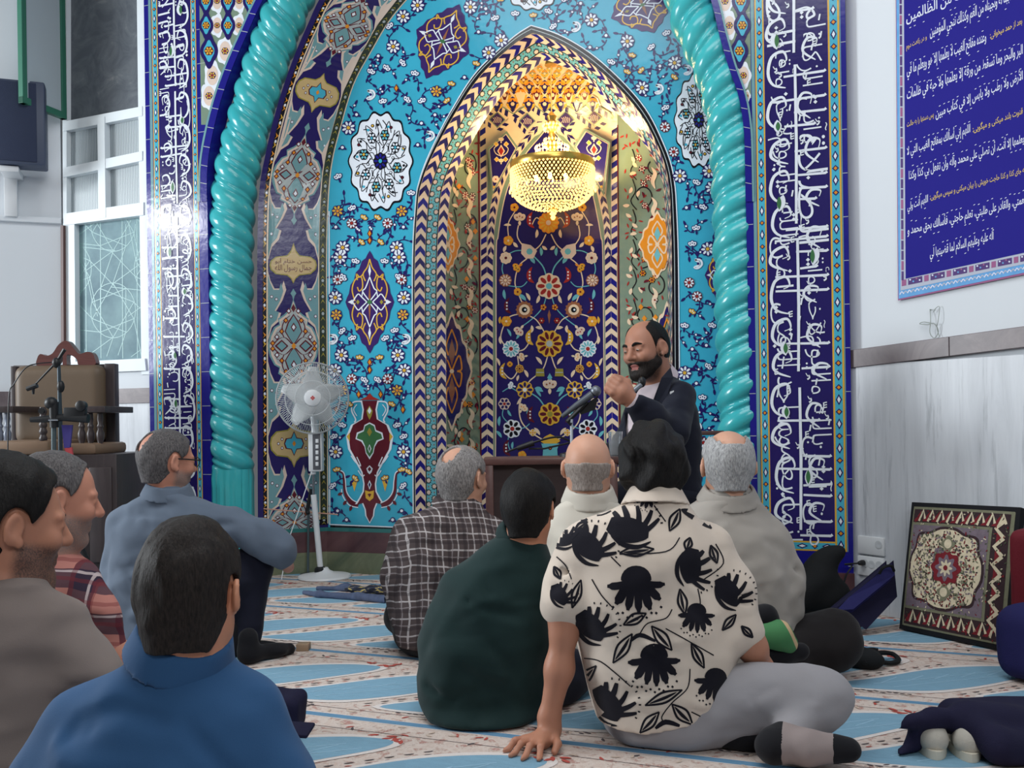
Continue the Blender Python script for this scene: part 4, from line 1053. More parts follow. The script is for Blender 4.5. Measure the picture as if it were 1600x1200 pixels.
for s_ in (1, -1):
    def sp(x, y, r_, p, c, e, an): a.spray(ax_(y) + s_ * x, y, r_, p, c, e, an if s_ > 0 else PI - an, 7)
    sp(45, 344, 11, PINK, BRN, CREAM, -PI / 2); sp(47, 416, 9, YEL, MAR, ORG, 0.6); sp(45, 514, 10, PINK, RED, CREAM, 0.9); sp(58, 603, 7, WHT, GRY, WHT, -0.3); sp(44, 640, 9, CREAM, ORG, CREAM, -2.2); sp(40, 557, 8, CREAM, ORG, CREAM, 0.2)
    for (x, y, c1, w) in ((27, 344, RED, 7), (28, 430, RED, 7), (30, 527, YEL, 8), (72, 580, YEL, 6), (29, 648, MAR, 7), (67, 700, MAR, 7), (64, 478, MAR, 6)):
        X = ax_(y) + s_ * x
        a.line([(X - s_ * 2, y - 13), (X + s_ * 3, y - 4), (X + s_ * 2, y + 6), (X - s_ * 5, y + 12)], lambda t: w * math.sin(PI * t) + 0.3, c1, 6, smooth=5)
        for q in (-5, 0, 5): a.polar(X + s_ * 2, y + q, lambda an: 1.5, WHT, 7, 6)
    X = ax_(392) + s_ * 30
    a.P([(X - 12, 380), (X + 2, 383), (X + 12, 392), (X + 6, 404), (X - 6, 404), (X - 13, 396)] if s_ < 0 else [(X + 12, 380), (X - 2, 383), (X - 12, 392), (X - 6, 404), (X + 6, 404), (X + 13, 396)], PINK, 7); a.polar(X, 393, lambda an: 5, LTQ, 8, 8)
    X = ax_(484) + s_ * 38.5
    a.polar(X, 484, lambda an: 13 * (1 + 0.08 * math.cos(14 * an)), BRN, 7, 56); a.polar(X, 484, lambda an: 8.5, CREAM, 8, 14); a.polar(X, 484, lambda an: 4.5, BLK, 9, 10); a.polar(X + 1, 484, lambda an: 1.8, WHT, 10, 6)
    X = ax_(582) + s_ * 15; a.P([(X - 6, 576), (X + 6, 576), (X + 7, 588), (X - 7, 588)], OLV, 7); a.line([(X - 6, 582), (X + 6, 582)], 1.5, GRY, 8)
a.spray(ax_(601), 606, 13, PINK, BRN, CREAM, -PI / 2, 8); a.P([(ax_(600) - 4, 590), (ax_(600), 583), (ax_(600) + 4, 590), (ax_(600), 596)], BL, 8)
X = ax_(690); a.P([(X - 16, 689), (X - 8, 682), (X, 678), (X + 8, 682), (X + 16, 689), (X + 10, 693), (X - 10, 693)], YEL, 8); a.P([(X - 14, 693), (X + 14, 693), (X + 11, 702), (X + 12, 716), (X - 12, 716), (X - 11, 702)], BL, 8); a.polar(X, 700, lambda an: 3.2, MAR, 9, 8); a.polar(X, 700, lambda an: 1.6, ORG, 10, 6)
a.P([(ax_(500) - 2.5, 492), (ax_(500), 484), (ax_(500) + 2.5, 492), (ax_(500), 506)], BRN, 7)
# ---- scrolls on the two sage side panels
def scroll(x0, x1_, mir, seed):
    r = random.Random(seed); w = x1_ - x0
    xs = lambda q, y: lx(x1_ - q * w if mir else x0 + q * w, y)
    for k, y in enumerate(range(212, 800, 47)):
        d = 1 if k % 2 else -1
        cx_ = 0.62 + 0.12 * d
        pts = [(xs(cx_ + 0.22 * math.cos(an) * (1 - i * 0.05), y), y + 19 * math.sin(an) * (1 - i * 0.05)) for i, an in enumerate([d * (-1.6 + 0.55 * j) for j in range(11)])]
        if inside_arch(xs(0.6, y), y):
            a.line(pts, 1.9, BLK, 4, smooth=3)
            a.line([(xs(0.30, y - 26), y - 26), (xs(0.36, y - 8), y - 8), (xs(0.26, y + 8), y + 8), (xs(0.38, y + 22), y + 22)], 1.6, BLK, 4, smooth=4)
            for (q_, dy_) in ((0.28, -14), (0.40, 2), (0.24, 14)): a.leaf(xs(q_, y + dy_), y + dy_, r.uniform(0, 6.3), 11, 5.5, CREAM, 5, 0.8)
        for j in range(6):
            yy = y + r.uniform(-22, 22); q = r.uniform(0.42, 0.9)
            if not inside_arch(xs(q, yy), yy): continue
            t = r.random(); X = xs(q, yy)
            if t < 0.4: a.flower(X, yy, 4.6, ORG if r.random() < 0.4 else PINK, RED, MAR if r.random() < 0.5 else BLK, 6, 5)
            elif t < 0.75: a.leaf(X, yy, r.uniform(0, 6.3), 10, 4, MAR, 5, 0.8); a.leaf(X + 0.6, yy, 0, 0.1, 0.1, PINK, 6)
            else: a.P([(X - 4, yy), (X, yy - 5), (X + 4, yy), (X, yy + 5)], ORG, 5)
        q = 0.72; X = xs(q, y + 20)
        if inside_arch(X, y + 16): a.line([(X - 3, y + 2), (X + 3, y + 12), (X - 1, y + 24), (X + 3, y + 36)], lambda t: 6.5 * math.sin(PI * t) + 0.6, CREAM, 6, smooth=4)
        for j in range(12):
            yy = y + r.uniform(-22, 22); X = xs(r.uniform(0.12, 0.95), yy)
            if inside_arch(X, yy): a.leaf(X, yy, r.uniform(0, 6.3), 8, 2.6, RED, 4)
scroll(694, 750, False, 5); scroll(967, 1044, False, 9)
def side_medal(x, y, sx, sy, c1, c2, mat_in):
    sh = lambda k: (lambda an: k / (abs(math.cos(an)) ** 1.3 + abs(math.sin(an)) ** 1.3) ** 0.77 * (1 + 0.05 * math.cos(12 * an)))
    a.polar(x, y, sh(1.1), CREAM, 7, 60, 0, sx, sy); a.polar(x, y, sh(1.0), c1, 8, 60, 0, sx, sy)
    for s_ in (1, -1):
        a.P([(x - sx * 0.2, y + s_ * sy * 0.35), (x, y + s_ * sy * 0.62), (x + sx * 0.2, y + s_ * sy * 0.35), (x, y + s_ * sy * 0.1)], mat_in, 9)
        for q in (1, -1): a.line([(x, y), (x + q * sx * 0.4, y + s_ * sy * 0.3), (x + q * sx * 0.55, y + s_ * sy * 0.05), (x + q * sx * 0.3, y)], 2.4, c2, 9, smooth=5); a.line([(x, y + s_ * sy * 0.8), (x + q * sx * 0.3, y + s_ * sy * 0.5), (x + q * sx * 0.2, y + s_ * sy * 0.3)], 2.0, c2, 9, smooth=5)
    a.polar(x, y, lambda an: 3.5, CREAM, 10, 8)
side_medal(1027, 382, 26, 46, ORG, CREAM, LTQ); side_medal(700, 382, 17, 40, ORG, CREAM, LTQ); side_medal(706, 580, 28, 82, NAVY, ORG, BRN); side_medal(1042, 560, 24, 78, NAVY, ORG, BRN)
a.build('inner_niche', niche, smooth=False)

# ---- marble skirting of the recess
def marble(name, c0, c1, sc=3.0, rough=0.25, stretch=(1, 1, 1), lo=0.35, hi=0.7):
    if name in MATS: return MATS[name]
    t = NT(name, rough, 0.5); v = t.mapping(t.coord(), scale=stretch)
    n = t.noise(v, sc, 8, 0.62, 1.2); t.base(t.ramp(n, [(lo, s2l(c0)), (hi, s2l(c1))])); MATS[name] = t.m; return t.m
MRED = marble('maroon_marble', (70, 44, 50), (98, 68, 70)); MGRN = marble('green_marble', (86, 96, 76), (128, 132, 104)); 
def zat(px, py, Y): return PY(px, py, Y)[2]
zt2, zm2 = zat(565, 831, Y2), zat(565, 863, Y2)
TEA = tile('teal_trim_glaze', (46, 110, 108))
def skirt(p, q, thick, side):
    p, q = np.array([p[0], p[1], 0.0]), np.array([q[0], q[1], 0.0]); d = q - p; nrm = np.array([d[1], -d[0], 0]); nrm /= np.linalg.norm(nrm)
    if nrm[1] > 0: nrm = -nrm
    MB_ = MB()
    for z0, z1_, mt, th in ((0, zm2, MGRN, thick), (zm2, zt2, MRED, thick * 0.9), (zt2, zt2 + 0.022, TEA, thick * 0.7)):
        MB_.obox(p + np.array([0, 0, z0]), d, nrm * th, np.array([0, 0, z1_ - z0]), mt)
    MB_.build('skirting', niche, smooth=False)
jA, jB = PY(403, 822, YA), PY(513, 822, Y2)
skirt(jA, jB, 0.015, 0)
e = PY(1140, 822, Y2); i2 = PY(648, 822, Y2); i3 = PY(698, 822, Y3); skirt(jB, i2, 0.02, 0)
skirt(PY(1052, 822, Y2), e, 0.02, 0)
zr1, zr2 = z1(895, 1320), z1(924, 1320)
for xa, xb in ((XL, arl[8][0]), (arr[8][0], XR + 0.004)):
    MB_ = MB()
    for z0, z1_, mt, th in ((0, zr2, MGRN, 0.02), (zr2, zr1, MRED, 0.018)): MB_.obox((xa, Y1, z0), (xb - xa, 0, 0), (0, -th, 0), (0, 0, z1_ - z0), mt)
    MB_.build('skirting', niche, smooth=False)
# ================================================================== soft shapes: blended volumes turned into one continuous surface
class Vol:
    """signed distance grid; shapes blend smoothly into each other"""
    def __init__(s, lo, hi, h):
        s.lo = np.array(lo, float); s.h = h
        s.n = np.maximum(2, np.ceil((np.array(hi, float) - s.lo) / h).astype(int) + 1)
        s.f = np.full(s.n, 0.08, np.float32)
        s.ax = [(s.lo[k] + h * np.arange(s.n[k])).astype(np.float32) for k in range(3)]
    def sub(s, lo, hi, m):
        a = np.clip(np.floor((np.array(lo) - m - s.lo) / s.h).astype(int), 0, s.n - 1)
        b = np.clip(np.ceil((np.array(hi) + m - s.lo) / s.h).astype(int) + 1, 1, s.n)
        sl = tuple(slice(a[k], max(b[k], a[k] + 1)) for k in range(3))
        X = s.ax[0][sl[0]][:, None, None]; Y = s.ax[1][sl[1]][None, :, None]; Z = s.ax[2][sl[2]][None, None, :]
        return sl, X, Y, Z
    def put(s, sl, d, k, op='u'):
        f = s.f[sl]; d = d.astype(np.float32)
        if op == 'u':
            if k > 0:
                h = np.clip(0.5 + 0.5 * (f - d) / k, 0, 1); s.f[sl] = f * (1 - h) + d * h - k * h * (1 - h)
            else: s.f[sl] = np.minimum(f, d)
        else:   # carve
            d = -d
            if k > 0:
                h = np.clip(0.5 - 0.5 * (f - d) / k, 0, 1); s.f[sl] = f * (1 - h) + d * h + k * h * (1 - h)
            else: s.f[sl] = np.maximum(f, d)
    def cone(s, a, b, ra, rb, k=0.02, op='u'):
        a, b = np.array(a, float), np.array(b, float); r = max(ra, rb)
        sl, X, Y, Z = s.sub(np.minimum(a, b) - r, np.maximum(a, b) + r, k + 3 * s.h + 0.03)
        d = b - a; L2 = float(d @ d) or 1e-9
        t = np.clip(((X - a[0]) * d[0] + (Y - a[1]) * d[1] + (Z - a[2]) * d[2]) / L2, 0, 1)
        q = np.sqrt((X - a[0] - d[0] * t) ** 2 + (Y - a[1] - d[1] * t) ** 2 + (Z - a[2] - d[2] * t) ** 2) - (ra + (rb - ra) * t)
        s.put(sl, q, k, op)
    def chain(s, pts, rs, k=0.02):
        for i in range(len(pts) - 1): s.cone(pts[i], pts[i + 1], rs[i], rs[i + 1], k)
    def ell(s, c, r, R=None, k=0.02, op='u'):
        c = np.array(c, float); r = np.array(r, float) if np.ndim(r) else np.array([r] * 3, float); m = r.max()
        sl, X, Y, Z = s.sub(c - m, c + m, k + 3 * s.h + 0.02)
        x, y, z = X - c[0], Y - c[1], Z - c[2]
        if R is not None:
            x, y, z = (R[0][0] * x + R[1][0] * y + R[2][0] * z), (R[0][1] * x + R[1][1] * y + R[2][1] * z), (R[0][2] * x + R[1][2] * y + R[2][2] * z)
        k0 = np.sqrt((x / r[0]) ** 2 + (y / r[1]) ** 2 + (z / r[2]) ** 2); k1 = np.sqrt((x / r[0] ** 2) ** 2 + (y / r[1] ** 2) ** 2 + (z / r[2] ** 2) ** 2)
        s.put(sl, k0 * (k0 - 1) / np.maximum(k1, 1e-6), k, op)
    def box(s, c, half, R=None, rad=0.02, k=0.01, op='u'):
        c = np.array(c, float); hf = np.array(half, float); m = np.linalg.norm(hf)
        sl, X, Y, Z = s.sub(c - m, c + m, k + 3 * s.h)
        x, y, z = X - c[0], Y - c[1], Z - c[2]
        if R is not None:
            x, y, z = (R[0][0] * x + R[1][0] * y + R[2][0] * z), (R[0][1] * x + R[1][1] * y + R[2][1] * z), (R[0][2] * x + R[1][2] * y + R[2][2] * z)
        qx, qy, qz = np.abs(x) - hf[0] + rad, np.abs(y) - hf[1] + rad, np.abs(z) - hf[2] + rad
        d = np.sqrt(np.maximum(qx, 0) ** 2 + np.maximum(qy, 0) ** 2 + np.maximum(qz, 0) ** 2) + np.minimum(np.maximum(np.maximum(qx, qy), qz), 0) - rad
        s.put(sl, d + 0 * (X + Y + Z), k, op)
    def loft(s, rows, lat, k=0.02, sq=2.4, twist=None, caps=0.6):
        """rows: (centre, half width, half depth) going up; lat: sideways direction (may be a list per row)"""
        C = np.array([r[0] for r in rows], float); Wd = np.array([r[1] for r in rows], float); Dp = np.array([r[2] for r in rows], float)
        m = max(Wd.max(), Dp.max())
        sl, X, Y, Z = s.sub(C.min(0) - m, C.max(0) + m, k + 3 * s.h)
        X, Y, Z = np.broadcast_arrays(X, Y, Z)
        sz = C[:, 2]
        z = np.clip(Z, sz[0], sz[-1])
        cx = np.interp(z, sz, C[:, 0]); cy = np.interp(z, sz, C[:, 1]); w = np.interp(z, sz, Wd); d = np.interp(z, sz, Dp)
        lat = np.array(lat, float)
        if lat.ndim == 1: lx, ly = lat[0], lat[1]
        else: lx = np.interp(z, sz, lat[:, 0]); ly = np.interp(z, sz, lat[:, 1])
        u = ((X - cx) * lx + (Y - cy) * ly); v = (-(X - cx) * ly + (Y - cy) * lx)
        e = (np.abs(u) / w) ** sq + (np.abs(v) / d) ** sq
        q = (e ** (1 / sq) - 1) * np.minimum(w, d)
        dz = np.maximum(np.maximum(sz[0] - Z, Z - sz[-1]), 0)
        q = np.where(dz > 0, np.sqrt(np.maximum(q + 0.03, 0) ** 2 + (dz / caps) ** 2) - 0.03, q)
        s.put(sl, q, k)
    def grid(s): return np.broadcast_arrays(s.ax[0][:, None, None], s.ax[1][None, :, None], s.ax[2][None, None, :])
    def surf(s, f=None):
        """surface nets"""
        f = s.f if f is None else f
        ins = f < 0
        c = np.zeros(s.n - 1, np.uint8)
        for i in (0, 1):
            for j in (0, 1):
                for k in (0, 1): c += ins[i:s.n[0] - 1 + i, j:s.n[1] - 1 + j, k:s.n[2] - 1 + k]
        act = np.argwhere((c > 0) & (c < 8)); N = len(act)
        if N == 0: return np.zeros((0, 3)), np.zeros((0, 4), int)
        idx = np.full(s.n - 1, -1, np.int64); idx[act[:, 0], act[:, 1], act[:, 2]] = np.arange(N)
        acc = np.zeros((N, 3)); cnt = np.zeros(N)
        cor = [(i, j, k) for i in (0, 1) for j in (0, 1) for k in (0, 1)]
        val = {q: f[act[:, 0] + q[0], act[:, 1] + q[1], act[:, 2] + q[2]] for q in cor}
        for q in cor:
            for ax in range(3):
                if q[ax]: continue
                p = list(q); p[ax] = 1; p = tuple(p)
                a, b = val[q], val[p]; m = (a < 0) != (b < 0)
                t = np.where(m, a / np.where(np.abs(a - b) < 1e-12, 1, a - b), 0)
                pos = np.tile(np.array(q, float), (N, 1)); pos[:, ax] = t
                acc[m] += pos[m]; cnt[m] += 1
        V = s.lo + (act + acc / np.maximum(cnt, 1)[:, None]) * s.h
        F = []
        for ax in range(3):
            a1, a2 = (ax + 1) % 3, (ax + 2) % 3
            A = np.take(ins, range(0, s.n[ax] - 1), ax); B = np.take(ins, range(1, s.n[ax]), ax)
            e = np.argwhere(A != B); e = e[(e[:, a1] > 0) & (e[:, a2] > 0) & (e[:, a1] < s.n[a1] - 1) & (e[:, a2] < s.n[a2] - 1)]
            if not len(e): continue
            def cell(d1, d2):
                g = e.copy(); g[:, a1] += d1; g[:, a2] += d2; return idx[g[:, 0], g[:, 1], g[:, 2]]
            q = np.stack([cell(-1, -1), cell(0, -1), cell(0, 0), cell(-1, 0)], 1)
            fl = B[e[:, 0], e[:, 1], e[:, 2]]
            q[fl] = q[fl][:, ::-1]; F.append(q)
        F = np.concatenate(F); F = F[(F >= 0).all(1)]
        return V, F
def sample(f, lo, h, P):
    """trilinear lookup"""
    q = (P - lo) / h; i = np.clip(np.floor(q).astype(int), 0, np.array(f.shape) - 2); w = q - i; o = 0
    for a in (0, 1):
        for b in (0, 1):
            for c in (0, 1):
                o = o + f[i[:, 0] + a, i[:, 1] + b, i[:, 2] + c] * np.where(a, w[:, 0], 1 - w[:, 0]) * np.where(b, w[:, 1], 1 - w[:, 1]) * np.where(c, w[:, 2], 1 - w[:, 2])
    return o
def surf_obj(name, V, F, mats, parent=None, fmat=None, relax=2):
    if relax and len(V):
        e = np.concatenate([F[:, [0, 1]], F[:, [1, 2]], F[:, [2, 3]], F[:, [3, 0]]])
        for it in range(relax):
            s_ = np.zeros_like(V); c = np.zeros(len(V))
            for k in range(3):
                s_[:, k] = np.bincount(e[:, 0], V[e[:, 1], k], len(V)) + np.bincount(e[:, 1], V[e[:, 0], k], len(V))
            c = np.bincount(e[:, 0], minlength=len(V)) + np.bincount(e[:, 1], minlength=len(V))
            V = V + 0.5 * (s_ / np.maximum(c, 1)[:, None] - V)
    off = rootloc(parent)
    me = bpy.data.meshes.new(name); n = len(V); nf = len(F)
    me.vertices.add(n); me.vertices.foreach_set('co', (V - np.array(off)).astype(np.float32).ravel())
    me.loops.add(nf * 4); me.loops.foreach_set('vertex_index', F.astype(np.int32).ravel())
    me.polygons.add(nf); me.polygons.foreach_set('loop_start', np.arange(0, nf * 4, 4, dtype=np.int32)); me.polygons.foreach_set('loop_total', np.full(nf, 4, np.int32))
    for mt in (mats if isinstance(mats, (list, tuple)) else [mats]): me.materials.append(mt)
    if fmat is not None:
        me.polygons.foreach_set('material_index', np.asarray(fmat, np.int32))
    me.polygons.foreach_set('use_smooth', np.ones(nf, bool)); me.update(); me.validate()
    return link_mesh(name, me, parent)
def wob(X, Y, Z, s, seed=0, rot=0.0):
    """cheap smooth pseudo noise in about -1..1 for folds and hair"""
    r = np.random.RandomState(seed); o = 0
    for k in range(5):
        d = r.normal(size=3); d /= np.linalg.norm(d); fq = s * (0.7 + 0.25 * k)
        o = o + np.sin(fq * (X * d[0] + Y * d[1] + Z * d[2]) + r.uniform(0, 6.3) + 1.3 * np.sin(fq * 0.6 * (X * d[1] - Y * d[2] + Z * d[0]) + r.uniform(0, 6)))
    return o / 3.2
# ================================================================== things around the niche
WHITEP = flat('white_plastic', (214, 217, 220), 0.4, 0.5, 0.02); BLACKP = flat('black_plastic', (24, 25, 28), 0.45, 0.4, 0.05)
GREYM = flat('grey_metal', (120, 124, 130), 0.35, 0.5, 0.04, metal=0.7); CHROME = flat('chrome', (190, 194, 200), 0.2, 0.5, 0.0, metal=1.0)
DWOOD = None
def wood(name, c0, c1, rough=0.4, sc=(2, 2, 18)):
    t = NT(name, rough, 0.4); v = t.mapping(t.coord(), scale=sc); n = t.noise(v, 3.0, 6, 0.6, 0.8); t.base(t.mix(n, s2l(c0), s2l(c1))); t.bump(n, 0.05, 0.004); MATS[name] = t.m; return t.m
DWOOD = wood('dark_walnut', (44, 38, 40), (72, 62, 62), 0.4, (18, 18, 2)); RWOOD = wood('reddish_wood', (74, 50, 48), (104, 74, 70), 0.35, (2, 16, 16)); CRWOOD = wood('carved_mahogany', (78, 48, 46), (110, 70, 66), 0.3)
def pxprism(mb, pts, Y, th, mat):
    """outline seen at pixels, standing on the plane at depth Y and th deep"""
    mb.prism([PY(x, y, Y) for x, y in pts], (0, th, 0), mat)
def pdbox(mb, x0, y0, x1, y1, d, th, mat, bev=0.004):
    """upright box whose front face spans the pixels at camera distance d"""
    o = PD(x0, y1, d); ax = PD(x1, y1, d) - o; ax = np.array([ax[0], ax[1], 0.0]); top = PD(x0, y0, d)
    mb.obox(o, ax, FW * th, (0, 0, top[2] - o[2]), mat, bev)

# ---- window beside the niche
win = bpy.data.objects.new('window_1', None); COL.objects.link(win); tag(win, kind='structure'); win.location = PY(160, 580, YW)
FR = flat('white_window_paint', (222, 230, 234), 0.5, 0.4, 0.05, 7.0)
mb = MB(); yf = YW - 0.005
for kb, pts in enumerate(([(97, -10), (104, -10), (104, 580), (99, 580)], [(213, -60), (231, -60), (236, 585), (221, 585)], [(100, 350), (116, 350), (118, 570), (102, 575)],
            [(99, 190), (222, 166), (222, 181), (99, 205)], [(99, 262), (222, 236), (222, 251), (99, 277)], [(99, 334), (224, 316), (224, 336), (99, 352)], [(152, 184), (163, 182), (165, 340), (154, 342)],
            [(98, 566), (226, 560), (228, 579), (98, 584)])):
    pxprism(mb, pts, yf - 0.0017 * kb, 0.05, FR)
mb.build('window_frame', win, False)
t = NT('fluted_glass', 0.4, 0.5); co = t.coord(); w = t.new('ShaderNodeTexWave', wave_type='BANDS', bands_direction='X'); w.inputs['Scale'].default_value = 26; w.inputs['Distortion'].default_value = 1.2; w.inputs['Detail'].default_value = 2; t.link(co, w.inputs['Vector'])
t.base(t.ramp(w.outputs[0], [(0.2, s2l((120, 130, 136))), (0.8, s2l((182, 192, 196)))])); FLG = t.m
t = NT('dusty_dark_glass', 0.45, 0.3); n = t.noise(t.coord(), 5, 6, 0.7, 1.5); t.base(t.ramp(n, [(0.4, s2l((84, 90, 98))), (0.62, s2l((104, 110, 116))), (0.75, s2l((140, 142, 142)))])); DKG = t.m
t = NT('patterned_film_glass', 0.55, 0.2); n = t.noise(t.coord(), 3, 4, 0.6); t.base(t.ramp(n, [(0.35, s2l((98, 124, 134))), (0.7, s2l((136, 166, 170)))])); FMG = t.m
LIN = flat('etched_star_lines', (124, 164, 164), 0.4, 0.4, 0.0)
yg = YW + 0.03
for nm, pts, mt in (('dark_pane', [(100, -60), (216, -60), (222, 175), (100, 195)], DKG), ('fluted_panes', [(100, 195), (222, 175), (224, 325), (100, 345)], FLG)):
    mb = MB(); pxprism(mb, pts, yg, 0.01, mt); mb.build('pane', win, False)
a = Art(lambda x, y, h: PY(x, y, yg) - np.array([0, h, 0])); a.P([(112, 340), (226, 325), (230, 566), (114, 570)], FMG, 0)
for cx_, cy_ in ((177, 485), (177, 350), (177, 620), (245, 420), (108, 420)):     # ten-pointed star lattice
    P = [(cx_ + 34 * math.cos(an) * 1.0, cy_ + 42 * math.sin(an)) for an in [PI * k / 5 - PI / 2 for k in range(10)]]
    Q = [(cx_ + 76 * math.cos(an), cy_ + 92 * math.sin(an)) for an in [PI * k / 5 - PI / 2 for k in range(10)]]
    def clip(p): return (min(225, max(117, p[0])), min(562, max(340, p[1])))
    for k in range(10):
        for s_, e_ in ((P[k], P[(k + 3) % 10]), (P[k], Q[(k + 1) % 10])):
            pts = [(s_[0] + (e_[0] - s_[0]) * q / 8, s_[1] + (e_[1] - s_[1]) * q / 8) for q in range(9)]
            pts = [p for p in pts if 117 < p[0] < 224 and 342 < p[1] < 560]
            if len(pts) > 1: a.line(pts, 1.2, LIN, 1)
    pts = [(cx_ + 35 * math.cos(an), cy_ + 43 * math.sin(an)) for an in np.linspace(0, 2 * PI, 30)]
    pts = [p for p in pts if 117 < p[0] < 224 and 342 < p[1] < 560]
    for p, q in zip(pts[:-1], pts[1:]):
        if abs(p[0] - q[0]) < 12: a.line([p, q], 1.2, LIN, 1)
for x in (134, 157, 191, 214): a.line([(x, 342), (x + 1, 560)], 1.3, LIN, 1)
a.build('patterned_pane', win, False)
# open green casement leaf, hinged on the window frame
cas = bpy.data.objects.new('window_2', None); COL.objects.link(cas); tag(cas, kind='structure'); hp = PY(105, 187, YW - 0.01); cas.location = hp
GRNP = flat('green_window_paint', (52, 112, 92), 0.45, 0.4, 0.06); FROST = flat('frosted_pane', (176, 188, 194), 0.35, 0.4, 0.04, 2.0)
dh = pix(hp)[2]; fe = PD(36, 155, dh * 0.945); fe[2] = hp[2]; dv = fe - hp; dv[2] = 0; nrm = np.array([dv[1], -dv[0], 0]); nrm /= np.linalg.norm(nrm); L_ = np.linalg.norm(dv); du = dv / L_
mb = MB(); Hc = 1.05
mb.obox(hp, du * 0.035, nrm * 0.035, (0, 0, Hc), GRNP, 0.003); mb.obox(hp + du * (L_ - 0.035), du * 0.035, nrm * 0.035, (0, 0, Hc), GRNP, 0.003)
mb.obox(hp, dv, nrm * 0.034, (0, 0, 0.04), GRNP, 0.003); mb.obox(hp + np.array([0, 0, Hc - 0.04]), dv, nrm * 0.034, (0, 0, 0.04), GRNP, 0.003); mb.build('casement_frame', cas, False)
mb = MB(); mb.obox(hp + du * 0.03 + nrm * 0.012 + np.array([0, 0, 0.03]), du * (L_ - 0.06), nrm * 0.006, (0, 0, Hc - 0.06), FROST); mb.build('casement_pane', cas, False)
mb = MB(); pxprism(mb, [(94.5, 352), (98.5, 352), (99.5, 540), (95.5, 540)], YW - 0.03, 0.02, flat('brown_pipe', (88, 62, 58), 0.5)); o = mb.build('trim_5', None, False); tag(o, kind='structure')

# ---- loudspeaker on its bracket on the far left wall
sp = thing('loudspeaker', left_pt(15, 266, 0.03), 'dark slate loudspeaker on a white bracket high on the left wall', 'loudspeaker')
SLATE = flat('slate_cabinet', (66, 76, 98), 0.5, 0.4, 0.05); SLG = flat('slate_grille', (54, 62, 84), 0.8, 0.2, 0.05, bump=0.4, bscale=300)
b0 = left_pt(6, 262, 0.16); nf = LWN
mb = MB(); mb.obox(left_pt(-30, 262, 0.10), LWD * 0.36, LWN * 0.16, (0, 0, left_pt(6, 133, 0.10)[2] - left_pt(6, 262, 0.10)[2]), SLATE, 0.012); mb.build('cabinet', sp)
mb = MB(); p0 = left_pt(-30, 258, 0.10) + LWN * 0.161; mb.obox(p0 + LWD * 0.015, LWD * 0.30, LWN * 0.006, (0, 0, left_pt(6, 137, 0.1)[2] - left_pt(6, 258, 0.1)[2]), SLG, 0.003); mb.build('grille', sp)
mb = MB(); zq = left_pt(10, 266, 0.1)[2]
q0 = left_pt(8, 300, 0.004)
mb.obox(np.array([q0[0], q0[1], zq - 0.035]), LWD * 0.10, LWN * 0.22, (0, 0, 0.034), WHITEP, 0.004); mb.obox(np.array([q0[0], q0[1], left_pt(10, 340)[2]]), LWD * 0.07, LWN * 0.05, (0, 0, zq - left_pt(10, 340)[2]), WHITEP, 0.004)
mb.build('bracket', sp)

# ---- banner with the prayer text on the right wall
fb = lambda x, y, h: wall_pt(x, y, 0.012 + h)
a = Art(fb); BBLU = flat('royal_blue_print', (40, 36, 132), 0.8, 0.12, 0.04, 3.0); BWH = flat('white_print', (214, 218, 236), 0.55, 0.3, 0.0); BYE = flat('gold_print', (206, 176, 104), 0.55, 0.3, 0.0)
BGR = flat('grey_print', (176, 182, 198), 0.55, 0.3, 0.02); BLB = flat('sky_print', (96, 158, 212), 0.55, 0.3, 0.18, 40.0); BPU = flat('violet_print', (74, 44, 112), 0.55, 0.3, 0.25, 60.0); BPK = flat('rose_print', (150, 84, 130), 0.55, 0.3, 0.1)
sl = -0.205
def bq(x, y): return (x, y + sl * (x - 1403))
XRB = 1690
a.P([(1398, -200), (XRB, -280), bq(XRB, 469.5), (1403, 469.5)], BPK, 0); a.P([(1399, -200), (XRB, -280), bq(XRB, 466), (1404, 467)], BLB, 1)
a.P([(1404, -200), (XRB, -280), bq(XRB, 452), (1407, 454)], BGR, 2); a.P([(1411, -200), (XRB, -280), bq(XRB, 434), (1415, 435.5)], BBLU, 3)
k = 0; x = 1409
while x < XRB - 10:
    w_ = 22 if k % 2 else 7; a.P([bq(x, 439), bq(x + w_, 439), bq(x + w_, 448.5), bq(x, 448.5)], BPU if k % 2 else BPK, 3)
    if k % 2:
        for j in range(4): a.polar(bq(x + 3 + 5 * j, 0)[0], bq(x + 3 + 5 * j, 441 + 3.5 * (j % 2))[1], lambda an: 1.5, (BWH, BLB, BPK, BWH)[j], 4, 6)
    x += w_ + 3; k += 1
y = -120
while y < 432: a.P([(1405.5 + y * 0.007, y), (1409 + y * 0.007, y), (1409 + y * 0.007, y + 14), (1405.5 + y * 0.007, y + 14)], BPU if int(y) % 3 else BPK, 3); y += 16
for j in range(46): a.line([bq(1406 + 6 * j, 461), bq(1409 + 6 * j, 457), bq(1412 + 6 * j, 461)], 1.6, BGR if j % 2 else BWH, 2, smooth=3)
